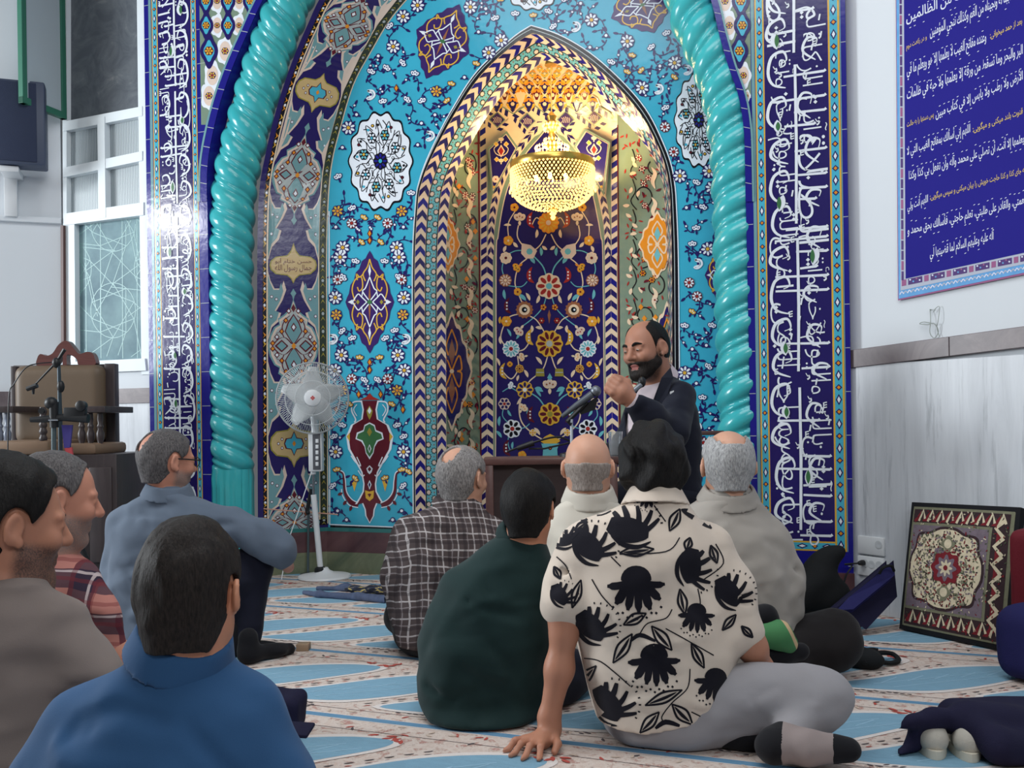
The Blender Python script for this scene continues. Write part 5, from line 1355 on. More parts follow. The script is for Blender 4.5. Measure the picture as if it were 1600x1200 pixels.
LINES = [('سبحانك إني كنت من الظالمين', 1416, 36, 1590, -40, 25, BWH), ('فاستجبنا له ونجيناه من الغم وكذلك ننجي المؤمنين', 1453, 58, 1592, -5, 25, BWH), ('و در رکعت دوم', 1416, 77, 1448, 61, 12, BYE),
         ('بعد از حمد می‌خوانی:', 1547, 59, 1597, 36, 13, BYE), ('وعنده مفاتح الغيب لا يعلمها إلا هو ويعلم ما في', 1417, 118, 1541, 65, 25, BWH), ('البر والبحر وما تسقط من ورقة إلا يعلمها ولا حبة في ظلمات', 1417, 156, 1598, 85, 25, BWH),
         ('الأرض ولا رطب ولا يابس إلا في كتاب مبين', 1462, 184, 1598, 124, 25, BWH), ('پس دستها را به حالت', 1417, 198, 1459, 182, 12, BYE), ('قنوت بلند می‌کنی و می‌گویی:', 1520, 205, 1598, 176, 14, BYE),
         ('اللهم إني أسألك بمفاتح الغيب التي لا', 1417, 242, 1516, 206, 25, BWH), ('يعلمها إلا أنت، أن تصلي على محمد وآله وأن تفعل بي كذا وكذا', 1420, 280, 1600, 222, 25, BWH), ('به جای کذا و کذا حاجت خویش را بیان می‌کنی و سپس می‌گویی:', 1453, 311, 1602, 268, 14, BYE),
         ('اللهم أنت ولي', 1418, 328, 1450, 315, 22, BWH), ('نعمتي، والقادر على طلبتي، تعلم حاجتي، فأسألك بحق محمد و', 1418, 366, 1602, 317, 25, BWH), ('آله عليه وعليهم السلام لما قضيتها لي', 1453, 402, 1553, 374, 24, BWH)]
r = random.Random(2)
for txt, xa, ya, xb, yb, hh, mt in LINES:
    txt = txt.replace('\u200c', '')
    fn = lambda p, q: (xa + (xb - xa) * p, ya + (yb - ya) * p + hh * 0.32 - hh * 1.0 * q)
    put_text(a, txt, fn, mt, 4, 0.012)
    if mt is BWH:
        for j in range(int((xb - xa) / 7)):
            x = xa + 5 + 7 * j; yb_ = ya + (yb - ya) * (x - xa) / (xb - xa)
            yy = yb_ - hh * r.uniform(0.62, 0.8) if r.random() < 0.75 else yb_ + hh * 0.4
            a.line([(x, yy), (x + 2.6, yy - 1.6)], 0.9, mt, 5)
o = a.build('prayer_banner', None, False); tag(o, 'royal blue banner with white Arabic prayer lines on the right wall', 'banner')
# loops of wire left on a nail under the banner
mb = MB(); WIRE = flat('dull_wire', (150, 158, 152), 0.5)
wp = lambda x, y, o_=0.012: wall_pt(x, y, o_)
mb.tube(cr([wp(1453, 483), wp(1454, 500, 0.02), wp(1453, 520, 0.02), wp(1460, 528), wp(1466, 518), wp(1460, 506, 0.025), wp(1448, 507, 0.03), wp(1437, 506), wp(1444, 503, 0.02), wp(1458, 506)], 6), 0.0016, WIRE, 6)
mb.tube(cr([wp(1458, 488), wp(1463, 481), wp(1468, 480), wp(1466, 500, 0.02), wp(1464, 512), wp(1468, 527)], 6), 0.0013, WIRE, 6)
mb.tube([wall_pt(1454, 484, 0), wall_pt(1454, 484, 0.02)], 0.003, WIRE, 6)
tag(mb.build('wire_loop', None), 'thin grey loops of wire hanging from a nail under the banner', 'wire')

# ---- wall sockets with a plugged lead
def socket(x0, y0, x1_, y1_, label, holes):
    s_ = thing('wall_socket', wall_pt((x0 + x1_) / 2, (y0 + y1_) / 2, 0.024), label, 'socket')
    mb = MB(); o = wall_pt(x0, y1_, 0.024); t_ = wall_pt(x1_, y1_, 0.024); mb.obox(o, np.array([t_[0] - o[0], t_[1] - o[1], 0]), RWN * 0.014, (0, 0, wall_pt(x0, y0, 0.024)[2] - o[2]), WHITEP, 0.004); mb.build('socket_plate', s_)
    for hx, hy in holes:
        mb = MB(); c = wall_pt(hx, hy, 0.0375); mb.lathe([(0.017, 0), (0.018, 0.002), (0.014, 0.0025), (0.004, 0.0008)], c, flat('socket_ring', (196, 200, 204), 0.4), 18, tuple(RWN)); mb.build('socket_face', s_)
socket(1343, 836, 1384, 864, 'upper white wall socket on the marble dado behind the navy folder bag', [(1373, 851)])
socket(1343, 867, 1384, 897, 'lower white wall socket with a black plug on the marble dado', [(1352, 880), (1362, 882), (1374, 883)])
mb = MB(); pc = wall_pt(1349, 879, 0.042); mb.lathe([(0.012, 0), (0.013, 0.01), (0.009, 0.03), (0.005, 0.035)], pc, BLACKP, 12, tuple(RWN)); e = pc + RWN * 0.03
mb.tube(cr([e, e + np.array([-0.06, -0.01, -0.006]), wall_pt(1331, 884, 0.09), wall_pt(1320, 905, 0.12), wall_pt(1310, 960, 0.12)], 6), 0.004, BLACKP, 7)
tag(mb.build('power_lead', None), 'black plug and lead in the lower wall socket', 'power lead')
sk = thing('wall_socket', PY(212, 760, YW - 0.022), 'small white wall socket low beside the dark wooden throne chair', 'socket')
mb = MB(); pxprism(mb, [(203, 742), (222, 741), (222, 763), (203, 764)], YW - 0.034, 0.012, WHITEP); mb.build('socket_plate', sk, False)
mb = MB(); mb.lathe([(0.02, 0), (0.02, 0.003), (0.012, 0.003)], PY(212, 752, YW - 0.034), flat('socket_ring', (196, 200, 204), 0.4), 16, (0, -1, 0)); mb.build('socket_face', sk)

# ---- carved throne chair in the left corner
D = 5.25
th = thing('throne_chair', np.array([PD(105, 900, D)[0], PD(105, 900, D)[1], 0]), 'dark carved wooden throne chair with brown padded back beside the window', 'chair')
CUSH = flat('brown_leatherette', (98, 82, 66), 0.5, 0.4, 0.10, 5.0, 0.1, 30); SEATM = flat('tan_leatherette', (128, 104, 84), 0.5, 0.4, 0.10, 5.0)
mb = MB(); pdbox(mb, 22, 571, 183, 705, D + 0.03, 0.03, DWOOD); pdbox(mb, 168, 568, 184, 930, D, 0.06, DWOOD); pdbox(mb, 21, 572, 30, 930, D, 0.06, DWOOD); mb.build('back_frame', th)
V_ = Vol(PD(20, 710, D - 0.12) + np.array([-0.1, -0.15, -0.1]), PD(180, 560, D + 0.1) + np.array([0.15, 0.25, 0.1]), 0.012)
Rc = [list(q) for q in np.stack([R0, FW, Z0], 1)]
V_.box(PD(96, 632, D), (0.245, 0.05, 0.215), Rc, 0.048); v, q = V_.surf(); surf_obj('back_cushion', v, q, CUSH, th)
mb = MB(); o_ = cr([(58, 572), (58, 560), (63, 553), (72, 556), (82, 552), (90, 540), (99, 533), (107, 534), (116, 545), (124, 553), (134, 550), (143, 551), (148, 560), (148, 570), (124, 571), (120, 562), (113, 556), (104, 555), (104, 571), (98, 571), (98, 556), (92, 563), (84, 571)], 3, True)
mb.prism([PD(x, y, D) for x, y in o_], FW * 0.05, CRWOOD); mb.build('crest', th)
prof_sp = [(0.013, 0), (0.016, 0.015), (0.01, 0.03), (0.018, 0.06), (0.02, 0.09), (0.012, 0.115), (0.017, 0.13), (0.011, 0.145), (0.015, 0.17), (0.012, 0.205)]
for side, xs0, xs1 in ((1, 122, 164), (-1, -22, 20)):
    mb = MB(); pdbox(mb, xs0, 635, xs1, 645, D - 0.34, 0.37, DWOOD); mb.build('armrest', th)
    for x in ((128, 142, 157) if side > 0 else (0, 12)):
        b = PD(x, 703, D - 0.30); mb = MB(); mb.lathe([(r_, h_ * (PD(x, 645, D - 0.3)[2] - b[2]) / 0.205) for r_, h_ in prof_sp], b, DWOOD if side > 0 else flat('silvery_spindle', (110, 118, 134), 0.3, 0.5), 14); mb.build('spindle', th)
b = PD(68, 712, D - 0.45); H_ = PD(68, 636, D - 0.45)[2] - b[2]
mb = MB(); mb.lathe([(0.012 + 0.008 * abs(math.sin(k * 0.8)), H_ * k / 28) for k in range(29)], b, DWOOD, 14); mb.build('turned_post', th)
mb = MB(); pdbox(mb, -40, 690, 76, 712, D - 0.48, 0.46, SEATM, 0.02); pdbox(mb, 70, 694, 150, 712, D - 0.40, 0.4, SEATM, 0.02); mb.build('seat', th)
mb = MB(); zf = PD(0, 712, D - 0.4)[2]; o0 = PD(-30, 712, D - 0.42); o1 = PD(184, 712, D - 0.02); ax = np.array([(PD(182, 712, D - 0.42) - o0)[0], (PD(182, 712, D - 0.42) - o0)[1], 0])
mb.obox(np.array([o0[0], o0[1], 0]), ax, FW * 0.44, (0, 0, zf), DWOOD, 0.006); mb.build('base_cabinet', th)
for x0, x1_ in ((140, 176), (20, 70), (80, 130)):
    mb = MB(); pdbox(mb, x0, 730, x1_, 880, D - 0.435, 0.02, DWOOD, 0.008); mb.build('panel', th)

# ---- stands in front of it
ms = thing('microphone_stand', np.array([PD(96, 900, 4.6)[0], PD(96, 900, 4.6)[1], 0]), 'black microphone stand with short boom before the throne chair', 'microphone stand')
d_ = 4.6; P4 = lambda x, y, q=d_: PD(x, y, q)
zf0 = np.array([P4(96, 900)[0], P4(96, 900)[1], 0.0])
mb = MB(); mb.lathe([(0.14, 0), (0.14, 0.012), (0.03, 0.025), (0.012, 0.03)], zf0, BLACKP, 24); mb.build('base', ms)
mb = MB(); mb.tube([zf0 + np.array([0, 0, 0.02]), P4(94, 655), P4(92, 572)], [0.011, 0.010, 0.008], flat('dark_steel', (58, 70, 78), 0.35, 0.5, metal=0.5), 10); mb.build('pole', ms)
mb = MB(); mb.ball(P4(95, 604), (0.018, 0.018, 0.03), BLACKP); mb.build('clutch', ms); mb = MB(); mb.ball(P4(88, 567), (0.02, 0.02, 0.026), BLACKP); mb.build('clutch', ms)
mb = MB(); mb.tube([P4(101, 546), P4(88, 566), P4(52, 604)], [0.010, 0.006, 0.004], BLACKP, 8); mb.build('boom', ms)
mb = MB(); mb.tube([P4(58, 602), P4(42, 608)], [0.013, 0.011], BLACKP, 8); mb.tube([P4(52, 604), P4(52, 616)], [0.008, 0.005], BLACKP, 8); mb.build('clip', ms)
mb = MB(); mb.tube(cr([P4(88, 566), P4(60, 568), P4(40, 575), P4(22, 600), P4(14, 620), P4(12, 720)], 6), 0.003, BLACKP, 6); mb.build('cable', ms)
tp = thing('camera_tripod', np.array([PD(84, 930, 4.45)[0], PD(84, 930, 4.45)[1], 0]), 'black camera tripod with clamp head and ribbon in front of the throne chair', 'tripod')
d2 = 4.45; P5 = lambda x, y, q=d2: PD(x, y, q)
mb = MB(); mb.tube([P5(84, 900), P5(84, 655)], 0.011, flat('grey_steel', (86, 100, 104), 0.35, 0.5, metal=0.5), 10); mb.build('centre_column', tp)
mb = MB(); mb.tube([P5(48, 656), P5(70, 655), P5(100, 652), P5(138, 654)], [0.012, 0.017, 0.018, 0.022], BLACKP, 10); mb.tube([P5(85, 668), P5(84, 628)], [0.02, 0.022], BLACKP, 12)
mb.ball(P5(80, 630), (0.032, 0.03, 0.03), BLACKP); mb.box(P5(118, 645), (0.10, 0.035, 0.05), BLACKP, Euler((0, 0, PSI)), 0.006); mb.lathe([(0.022, 0), (0.024, 0.03), (0.018, 0.034)], P5(130, 634), BLACKP, 14, tuple(-FW)); mb.lathe([(0.014, 0), (0.014, 0.012)], P5(66, 642), BLACKP, 12, tuple(-FW)); mb.build('pan_head', tp)
mb = MB(); mb.tube([P5(76, 656, d2 - 0.022), P5(91, 656, d2 - 0.022)], 0.005, CHROME, 8); mb.build('collar', tp)
for (ex, ey, ed) in ((168, 946, 4.62), (20, 962, 4.4), (80, 985, 4.05)):
    foot = PZ(ex, 664 + 1320 / ed, 0.006); mb = MB(); mb.tube([P5(86, 760), foot], [0.013, 0.010], BLACKP, 8); mb.build('leg', tp)
mb = MB(); mb.prism([P5(96, 664), P5(113, 664), P5(109, 700), P5(100, 700)], FW * 0.01, flat('violet_ribbon', (58, 50, 120), 0.6)); mb.prism([P5(101, 700), P5(112, 699), P5(114, 716), P5(104, 716)], FW * 0.01, flat('red_ribbon', (170, 60, 66), 0.6)); mb.build('ribbon', tp, False)

# ---- pedestal fan
fz = PZ(507, 903); DF = pix(fz)[2]
fan = thing('pedestal_fan', fz, 'white pedestal fan standing on the carpet before the turquoise tiles', 'fan')
PF = lambda x, y, q=0.0: PD(x, y, DF + q)
mb = MB(); mb.lathe([(0.145, 0.0), (0.15, 0.006), (0.145, 0.016), (0.06, 0.03), (0.03, 0.045), (0.02, 0.06)], fz, WHITEP, 32); mb.build('base', fan)
mb = MB(); mb.lathe([(0.035, 0.035), (0.033, 0.055), (0.02, 0.065)], fz + np.array([PF(497, 890)[0] - fz[0], PF(497, 890)[1] - fz[1], 0]) * 0.6, BLACKP, 20); mb.build('base_collar', fan)
mb = MB(); mb.tube([fz * 0.4 + PF(498, 895) * 0.6, PF(490, 773)], 0.0165, WHITEP, 14); mb.build('pole', fan)
mb = MB(); mb.tube([PF(490, 775), PF(490, 735)], 0.0085, CHROME, 12); mb.lathe([(0.016, 0), (0.016, 0.02), (0.01, 0.022)], PF(489.5, 741), WHITEP, 12); mb.build('inner_pole', fan)
mb = MB(); pdbox(mb, 482, 676, 503, 737, DF - 0.03, 0.07, WHITEP, 0.006); mb.build('control_box', fan)
mb = MB(); pdbox(mb, 489, 678, 501, 734, DF - 0.034, 0.006, flat('control_panel', (84, 86, 92), 0.4), 0.001); 
for k in range(5): pdbox(mb, 493, 686 + 9 * k, 497.5, 692 + 9 * k, DF - 0.038, 0.005, WHITEP, 0.001)
mb.build('control_panel', fan)
hc = PF(488.5, 622, -0.06); ax = CAM - hc; ax[2] *= 0.3; ax = ax / np.linalg.norm(ax); R_ = 0.198
u_ = np.cross(ax, Z0); u_ /= np.linalg.norm(u_); w_ = np.cross(u_, ax)
GRW = flat('fan_wire', (206, 210, 212), 0.4, 0.5, 0.0)
def cage(sgn, n, nm, depth):
    mb = MB()
    for k in range(n):
        an = 2 * PI * k / n; tw = 0.16 * sgn
        pts = []
        for j in range(6):
            t_ = j / 5; r_ = 0.04 + (R_ - 0.04) * t_; b_ = depth * (1 - t_ ** 2.6); a2 = an + tw * (1 - t_)
            pts.append(hc + (u_ * math.cos(a2) + w_ * math.sin(a2)) * r_ + ax * sgn * b_)
        mb.tube(pts, 0.00115, GRW, 4, False)
    for rr_, b_, wr in ((R_, 0, 0.005), (0.15, depth * (1 - 0.70 ** 2.6), 0.0016), (0.095, depth * (1 - 0.35 ** 2.6), 0.0016)):
        mb.tube([hc + (u_ * math.cos(q) + w_ * math.sin(q)) * rr_ + ax * sgn * b_ for q in np.linspace(0, 2 * PI, 49)], wr, GRW, 6, False)
    mb.build(nm, fan)
cage(1, 110, 'front_grille', 0.055); cage(-1, 84, 'rear_grille', 0.075)
mb = MB(); mb.lathe([(0.045, 0.045), (0.047, 0.052), (0.045, 0.06), (0.03, 0.066), (0.001, 0.067)], hc, WHITEP, 28, tuple(ax)); mb.build('centre_cap', fan)
mb = MB()
for dx, dz in ((-0.007, 0.0), (0.007, 0), (0, 0.007), (0, -0.007)): mb.prism([hc + ax * 0.0672 + u_ * (dx + 0.006 * math.cos(q)) + w_ * (dz + 0.006 * math.sin(q)) for q in (0, PI / 2, PI, 3 * PI / 2)], ax * 0.001, flat('red_emblem', (196, 60, 60), 0.5))
mb.build('emblem', fan, False)
BLD = flat('fan_blade_plastic', (196, 200, 202), 0.35, 0.5, 0.02)
for k in range(5):
    mb = MB(); rows = []
    for j in range(7):
        r_ = 0.03 + 0.145 * j / 6; wd = 0.03 + 0.11 * math.sin(PI * min(0.9, 0.25 + j / 8)) ** 1.2
        a0 = 2 * PI * k / 5 + 0.35; rows.append([hc + (u_ * math.cos(a0 + s_ * wd / r_ * 0.45) + w_ * math.sin(a0 + s_ * wd / r_ * 0.45)) * r_ + ax * (0.012 - 0.02 * s_) for s_ in (-1, -0.5, 0, 0.5, 1)])
    mb.add([p for rw in rows for p in rw], [(5 * i + c_, 5 * i + c_ + 1, 5 * i + c_ + 6, 5 * i + c_ + 5) for i in range(6) for c_ in range(4)], BLD)
    o = mb.build('blade', fan); sm_ = o.modifiers.new('thickness', 'SOLIDIFY'); sm_.thickness = 0.002
mb = MB(); mb.lathe([(0.03, -0.10), (0.055, -0.11), (0.06, -0.15), (0.045, -0.21), (0.02, -0.22)], hc, WHITEP, 24, tuple(ax)); mb.tube([hc - ax * 0.14, PF(492, 680)], 0.02, WHITEP, 10); mb.build('motor', fan)
mb = MB(); mb.tube([PF(487, 737, -0.04), PF(470, 788, -0.1), PF(450, 846, -0.15), PF(440, 905, -0.2)], 0.0028, WHITEP, 6); mb.build('cable', fan)
st = thing('stand', np.array([PD(481, 893, DF + 0.09)[0], PD(481, 893, DF + 0.09)[1], 0]), 'thin grey stand with a copper cross rod just behind the pedestal fan', 'stand')
PS = lambda x, y: PD(x, y, DF + 0.09)
mb = MB(); mb.tube([PS(481, 893) * np.array([1, 1, 0]), PS(482, 800), PS(485, 764)], [0.007, 0.007, 0.009], flat('grey_steel', (86, 100, 104), 0.35, 0.5, metal=0.5), 8); mb.lathe([(0.045, 0), (0.045, 0.01), (0.01, 0.02)], PS(481, 893) * np.array([1, 1, 0]), BLACKP, 20); mb.build('pole', st)
mb = MB(); mb.ball(PS(481, 801), 0.014, BLACKP); mb.tube([PS(486, 764), PS(480, 800)], [0.010, 0.012], BLACKP, 8); mb.build('clutch', st)
mb = MB(); mb.tube([PS(412, 795), PS(528, 804)], 0.0035, flat('copper_rod', (190, 140, 120), 0.4, 0.5), 8); mb.build('cross_rod', st)

# ---- crystal chandelier hanging inside the niche
YC = 5.10; DC = YC / ray(863, 260)[1]; pxm = DC / FPX
ch = thing('chandelier', PY(861, 100, YC), 'lit crystal bowl chandelier with gilt rim hanging inside the niche', 'chandelier')
c0 = PD(863, 262, DC)
GILT = flat('gilt_brass', (214, 170, 84), 0.28, 0.5, 0.05, metal=0.85)
t = NT('glowing_crystal_beads', 0.12, 0.6); t.base((1.0, 0.86, 0.52, 1)); t.b.inputs['Transmission Weight'].default_value = 0.0; t.b.inputs['Emission Color'].default_value = (1.0, 0.66, 0.22, 1); t.b.inputs['Emission Strength'].default_value = 2.6  # emission put into the beads stands in for bulb light caught in the crystal
tr = t.new('ShaderNodeBsdfTranslucent'); tr.inputs[0].default_value = (1.0, 0.84, 0.48, 1); mx = t.new('ShaderNodeMixShader'); mx.inputs[0].default_value = 0.55
out = t.n['Material Output']; t.link(t.b.outputs[0], mx.inputs[1]); t.link(tr.outputs[0], mx.inputs[2]); t.link(mx.outputs[0], out.inputs[0]); CRY = t.m
def beads(mb, c, r, n, br, ph=0.0, mat=None, el=1.0):
    for k in range(n):
        an = 2 * PI * (k + ph) / n; p = c + np.array([math.cos(an) * r, math.sin(an) * r, 0])
        vs = [p + np.array(q) for q in ((br, 0, 0), (0, br, 0), (-br, 0, 0), (0, -br, 0), (0, 0, br * el), (0, 0, -br * el))]
        mb.add(vs, [(0, 1, 4), (1, 2, 4), (2, 3, 4), (3, 0, 4), (1, 0, 5), (2, 1, 5), (3, 2, 5), (0, 3, 5)], mat or CRY)
up = lambda dy: np.array([0, 0, -dy * pxm])
R1 = 65 * pxm
mb = MB(); mb.lathe([(R1, -0.012), (R1 + 0.004, 0.0), (R1 + 0.004, 0.02), (R1, 0.03), (R1 - 0.008, 0.03), (R1 - 0.008, -0.012)], c0, GILT, 56)
mb.lathe([(8 * pxm, 0.0), (6 * pxm, 0.012), (0.004, 0.015)], c0 + up(66), GILT, 20); mb.build('rim', ch)
mb = MB()
for j in range(7): beads(mb, c0 + up(4 + 4.6 * j), R1, 64, 0.0075, 0.5 * (j % 2), None, 1.2)
for j in range(10):
    t_ = (j + 1) / 10.5; beads(mb, c0 + up(34 + 32 * math.sin(t_ * PI / 2)), R1 * math.cos(t_ * PI / 2) * 0.96, max(8, int(60 * math.cos(t_ * PI / 2))), 0.0072, 0.5 * (j % 2))
for k in range(20):
    an = 2 * PI * k / 20; p = c0 + np.array([math.cos(an) * (R1 + 0.006), math.sin(an) * (R1 + 0.006), -0.13]); mb.ball(p, (0.007, 0.007, 0.014), CRY, 8)
beads(mb, c0 + up(72), 0.012, 8, 0.009); beads(mb, c0 + up(78), 0.006, 5, 0.010, 0, None, 1.5)
mb.build('bead_bowl', ch, False)
for grp in (((-8, 30, 30), (-14, 24, 26), (-19, 24, 26), (-25, 25, 26), (-31, 26, 26)), ((-36, 14, 16), (-43, 12, 14)), ((-60, 12, 14), (-66, 14, 16))):
  mb = MB()
  for dy, r_, n in grp: beads(mb, c0 + up(dy), r_ * pxm, n, 0.007, 0.3, None, 1.6)
  mb.build('bead_tier', ch, False)
if 0:
  for dy, r_, n in ((-8, 30, 30), (-14, 24, 26), (-19, 24, 26), (-25, 25, 26), (-31, 26, 26), (-36, 14, 16), (-43, 12, 14), (-60, 12, 14), (-66, 14, 16)): beads(mb, c0 + up(dy), r_ * pxm, n, 0.007, 0.3, None, 1.6)
mb = MB(); mb.lathe([(0.012, 0), (0.03, 0.03), (0.018, 0.06), (0.02, 0.10), (0.05, 0.115), (0.05, 0.125), (0.015, 0.14), (0.022, 0.17), (0.012, 0.2), (0.045, 0.235), (0.045, 0.245), (0.02, 0.262), (0.028, 0.285), (0.006, 0.31)], c0 + up(0), GILT, 24)
topz = PY(856, 100, YC)[2]; mb.tube([c0 + up(-82), (c0[0], c0[1], topz + 0.04)], 0.004, GILT, 8); mb.lathe([(0.035, 0), (0.03, 0.02), (0.006, 0.03)], (c0[0], c0[1], topz - 0.01), GILT, 20); mb.build('stem', ch)
BULB = flat('lit_bulb', (255, 214, 140), 0.4, 0.2, 0.0, emit=((255, 206, 120), 16.0))
for k, (bx, by) in enumerate(((-37, 0), (28, -2), (-12, -4), (46, 4), (0, 30), (-6, 12), (14, 12))):
    an = 2 * PI * k / 7 + 0.4; rr = R1 * (0.86 if k < 4 else 0.45)
    p = c0 + np.array([math.cos(an) * rr, math.sin(an) * rr, 0.010 if k < 4 else -0.07])
    mb = MB(); mb.ball(p, (0.012, 0.012, 0.02), BULB, 10); mb.build('bulb', ch)
for k in range(4):
    an = 2 * PI * k / 4 + 0.9
    l = bpy.data.lights.new('chandelier_lamp', 'POINT'); l.energy = 6.5; l.color = (1.0, 0.70, 0.34); l.shadow_soft_size = 0.05
    lo = bpy.data.objects.new('chandelier_lamp', l); COL.objects.link(lo); lo.parent = ch; lo.location = Vector(tuple(c0 + np.array([math.cos(an) * R1 * 0.6, math.sin(an) * R1 * 0.6, 0.05]))) - ch.location

# ---- reading desk with microphones
DD = 3.86
dk = thing('reading_desk', np.array([PD(865, 900, DD)[0], PD(865, 900, DD)[1], 0]), 'brown wooden reading desk with recessed front in front of the speaker', 'desk')
mb = MB(); zt = PD(800, 716, DD)[2]; tb = PD(755, 727, DD); ax = (PD(968, 727, DD) - tb); ax[2] = 0
mb.obox(np.array([tb[0], tb[1], zt - 0.028]), ax, FW * 0.21, (0, 0, 0.028), RWOOD, 0.004); mb.build('desk_top', dk)
for off in (0.008, np.linalg.norm(ax) - 0.04):
    mb = MB(); o_ = tb + ax / np.linalg.norm(ax) * off; mb.obox(np.array([o_[0], o_[1], 0]), ax / np.linalg.norm(ax) * 0.032, FW * 0.20, (0, 0, zt - 0.028), RWOOD, 0.003); mb.build('side_panel', dk)
mb = MB(); o_ = tb + ax / np.linalg.norm(ax) * 0.04 + FW * 0.05; mb.obox(np.array([o_[0], o_[1], 0.03]), ax * 0.86, FW * 0.016, (0, 0, zt - 0.06), wood('dark_panel', (54, 42, 42), (74, 58, 58), 0.5)); mb.build('front_panel', dk)
P6 = lambda x, y, q=0.12: PD(x, y, DD + q)
mc = thing('desk_microphone', P6(893, 716, 0.15), 'silver desk microphone on a slim stand pointing at the speaker', 'microphone')
zt3 = np.array([P6(893, 700, 0.1)[0], P6(893, 700, 0.1)[1], zt])
mb = MB(); mb.lathe([(0.05, 0), (0.05, 0.012), (0.012, 0.02)], zt3, BLACKP, 20); mb.tube([zt3, P6(893, 655, 0.1)], 0.006, flat('white_steel', (186, 196, 206), 0.35), 10); mb.build('stand', mc)
mb = MB(); mb.tube([P6(893, 663, 0.1), P6(886, 659, 0.1), P6(917, 628, 0.13)], 0.010, BLACKP, 8); mb.prism([P6(903, 640, .14), P6(935, 618, .13), P6(930, 640, .13), P6(908, 648, .14)], FW * 0.02, BLACKP); mb.build('clip', mc)
mb = MB(); mb.tube([P6(878, 651, 0.12), P6(900, 634, 0.12), P6(925, 616, 0.12)], [0.009, 0.013, 0.016], flat('mic_body', (92, 98, 106), 0.35, 0.5, metal=0.4), 12); mb.build('body', mc)
mb = MB(); mb.ball(P6(931, 611, 0.12), 0.023, flat('mic_mesh', (120, 126, 134), 0.4, 0.5, 0.2, 300, metal=0.6), 14); mb.build('mesh_head', mc)
mk = thing('gooseneck_microphone', P6(830, 716, 0.25), 'low black boom microphone lying across the reading desk', 'microphone')
zt4 = np.array([P6(928, 716, 0.13)[0], P6(928, 716, 0.13)[1], zt])
mb = MB(); mb.lathe([(0.045, 0), (0.045, 0.012), (0.012, 0.02)], zt4, BLACKP, 20); mb.build('base', mk)
mb = MB(); mb.tube(cr([zt4 + np.array([0, 0, 0.01]), P6(893, 690, 0.15), P6(866, 683, 0.15), P6(820, 696, 0.14), P6(792, 706, 0.13)], 6), 0.0045, BLACKP, 7); mb.tube([P6(890, 692, 0.15), P6(850, 701, 0.15), P6(826, 701, 0.14)], 0.004, BLACKP, 7); mb.build('boom', mk)
mb = MB(); mb.tube([P6(834, 692, 0.14), P6(808, 701, 0.14)], [0.013, 0.011], BLACKP, 10); mb.build('capsule', mk)
gl = thing('water_glass', P6(962, 716, 0.06), 'clear water glass on the right end of the reading desk', 'glass')
g0 = np.array([P6(962, 716, 0.06)[0], P6(962, 716, 0.06)[1], zt]); t = NT('clear_glass', 0.03, 0.5); t.b.inputs['Transmission Weight'].default_value = 0.92; t.base((0.92, 0.95, 0.97, 1)); t.b.inputs['IOR'].default_value = 1.3
mb = MB(); mb.lathe([(0.024, 0.0), (0.03, 0.10), (0.0285, 0.10), (0.0228, 0.006)], g0, t.m, 24); mb.build('tumbler', gl)
sc_ = thing('speaker_chair', np.array([PD(1085, 900, 4.38)[0], PD(1085, 900, 4.38)[1], 0]), 'brown wooden chair under the suited speaker, only its back rail visible', 'chair')
CH0 = PD(1040, 880, 4.38)
mb = MB(); o_ = PD(1040, 681, 4.38); ax2 = PD(1132, 681, 4.38) - o_; ax2[2] = 0; mb.obox(o_, ax2, FW * 0.03, (0, 0, 0.02), RWOOD, 0.004); mb.obox(o_ - np.array([0, 0, 0.14]), ax2, FW * 0.02, (0, 0, 0.06), RWOOD, 0.004); mb.build('backrest', sc_)
sz_ = 0.44
for s_ in (0.0, 0.94):
    mb = MB(); q = o_ + ax2 * s_; mb.obox(np.array([q[0], q[1], 0]), ax2 * 0.07, FW * 0.03, (0, 0, o_[2] + 0.01), RWOOD, 0.003); mb.build('leg', sc_)
    mb = MB(); q = o_ + ax2 * s_ - FW * 0.42; mb.obox(np.array([q[0], q[1], 0]), ax2 * 0.07, FW * 0.03, (0, 0, sz_ - 0.03), RWOOD, 0.003); mb.build('leg', sc_)
mb = MB(); q = o_ - FW * 0.44; mb.obox(np.array([q[0], q[1], sz_ - 0.03]), ax2 * 1.01, FW * 0.45, (0, 0, 0.03), RWOOD, 0.006); mb.build('seat', sc_)

# ---- bags, cushions and small things on the carpet
def fabric(name, rgb, rough=0.85, var=0.12, sc=14.0):
    return flat(name, rgb, rough, 0.2, var, sc, 0.25, 260)
# patterned carpet cushion
cu = thing('carpet_cushion', PZ(1485, 1003), 'square cushion covered with a red, cream and green carpet pattern', 'cushion')
BL_, BR_ = PZ(1400, 986), PZ(1571, 1023); TL_, TR_ = PD(1420, 783, 3.98), PD(1590, 791, 3.56)
BL_[2] = BR_[2] = 0.012
def cq(u, v, h=0.0):
    p = (BL_ * (1 - u) + BR_ * u) * (1 - v) + (TL_ * (1 - u) + TR_ * u) * v
    return p + CN * h
CN = np.cross(BR_ - BL_, TL_ - BL_); CN /= np.linalg.norm(CN); CN = CN if CN @ (CAM - BL_) > 0 else -CN
CBK = fabric('black_cushion_edge', (22, 22, 26)); mb = MB(); n = 15; vs = []; fs = []
for j in range(n):
    for i in range(n):
        u, v = i / (n - 1), j / (n - 1); b_ = (1 - abs(2 * u - 1) ** 4) * (1 - abs(2 * v - 1) ** 4)
        vs.append(cq(u, v, -0.02 + 0.02 * b_)); vs.append(cq(u, v, -0.05 - 0.02 * b_))
for j in range(n - 1):
    for i in range(n - 1):
        k = 2 * (j * n + i); fs.append((k, k + 2, k + 2 + 2 * n, k + 2 * n)); fs.append((k + 1, k + 1 + 2 * n, k + 3 + 2 * n, k + 3))
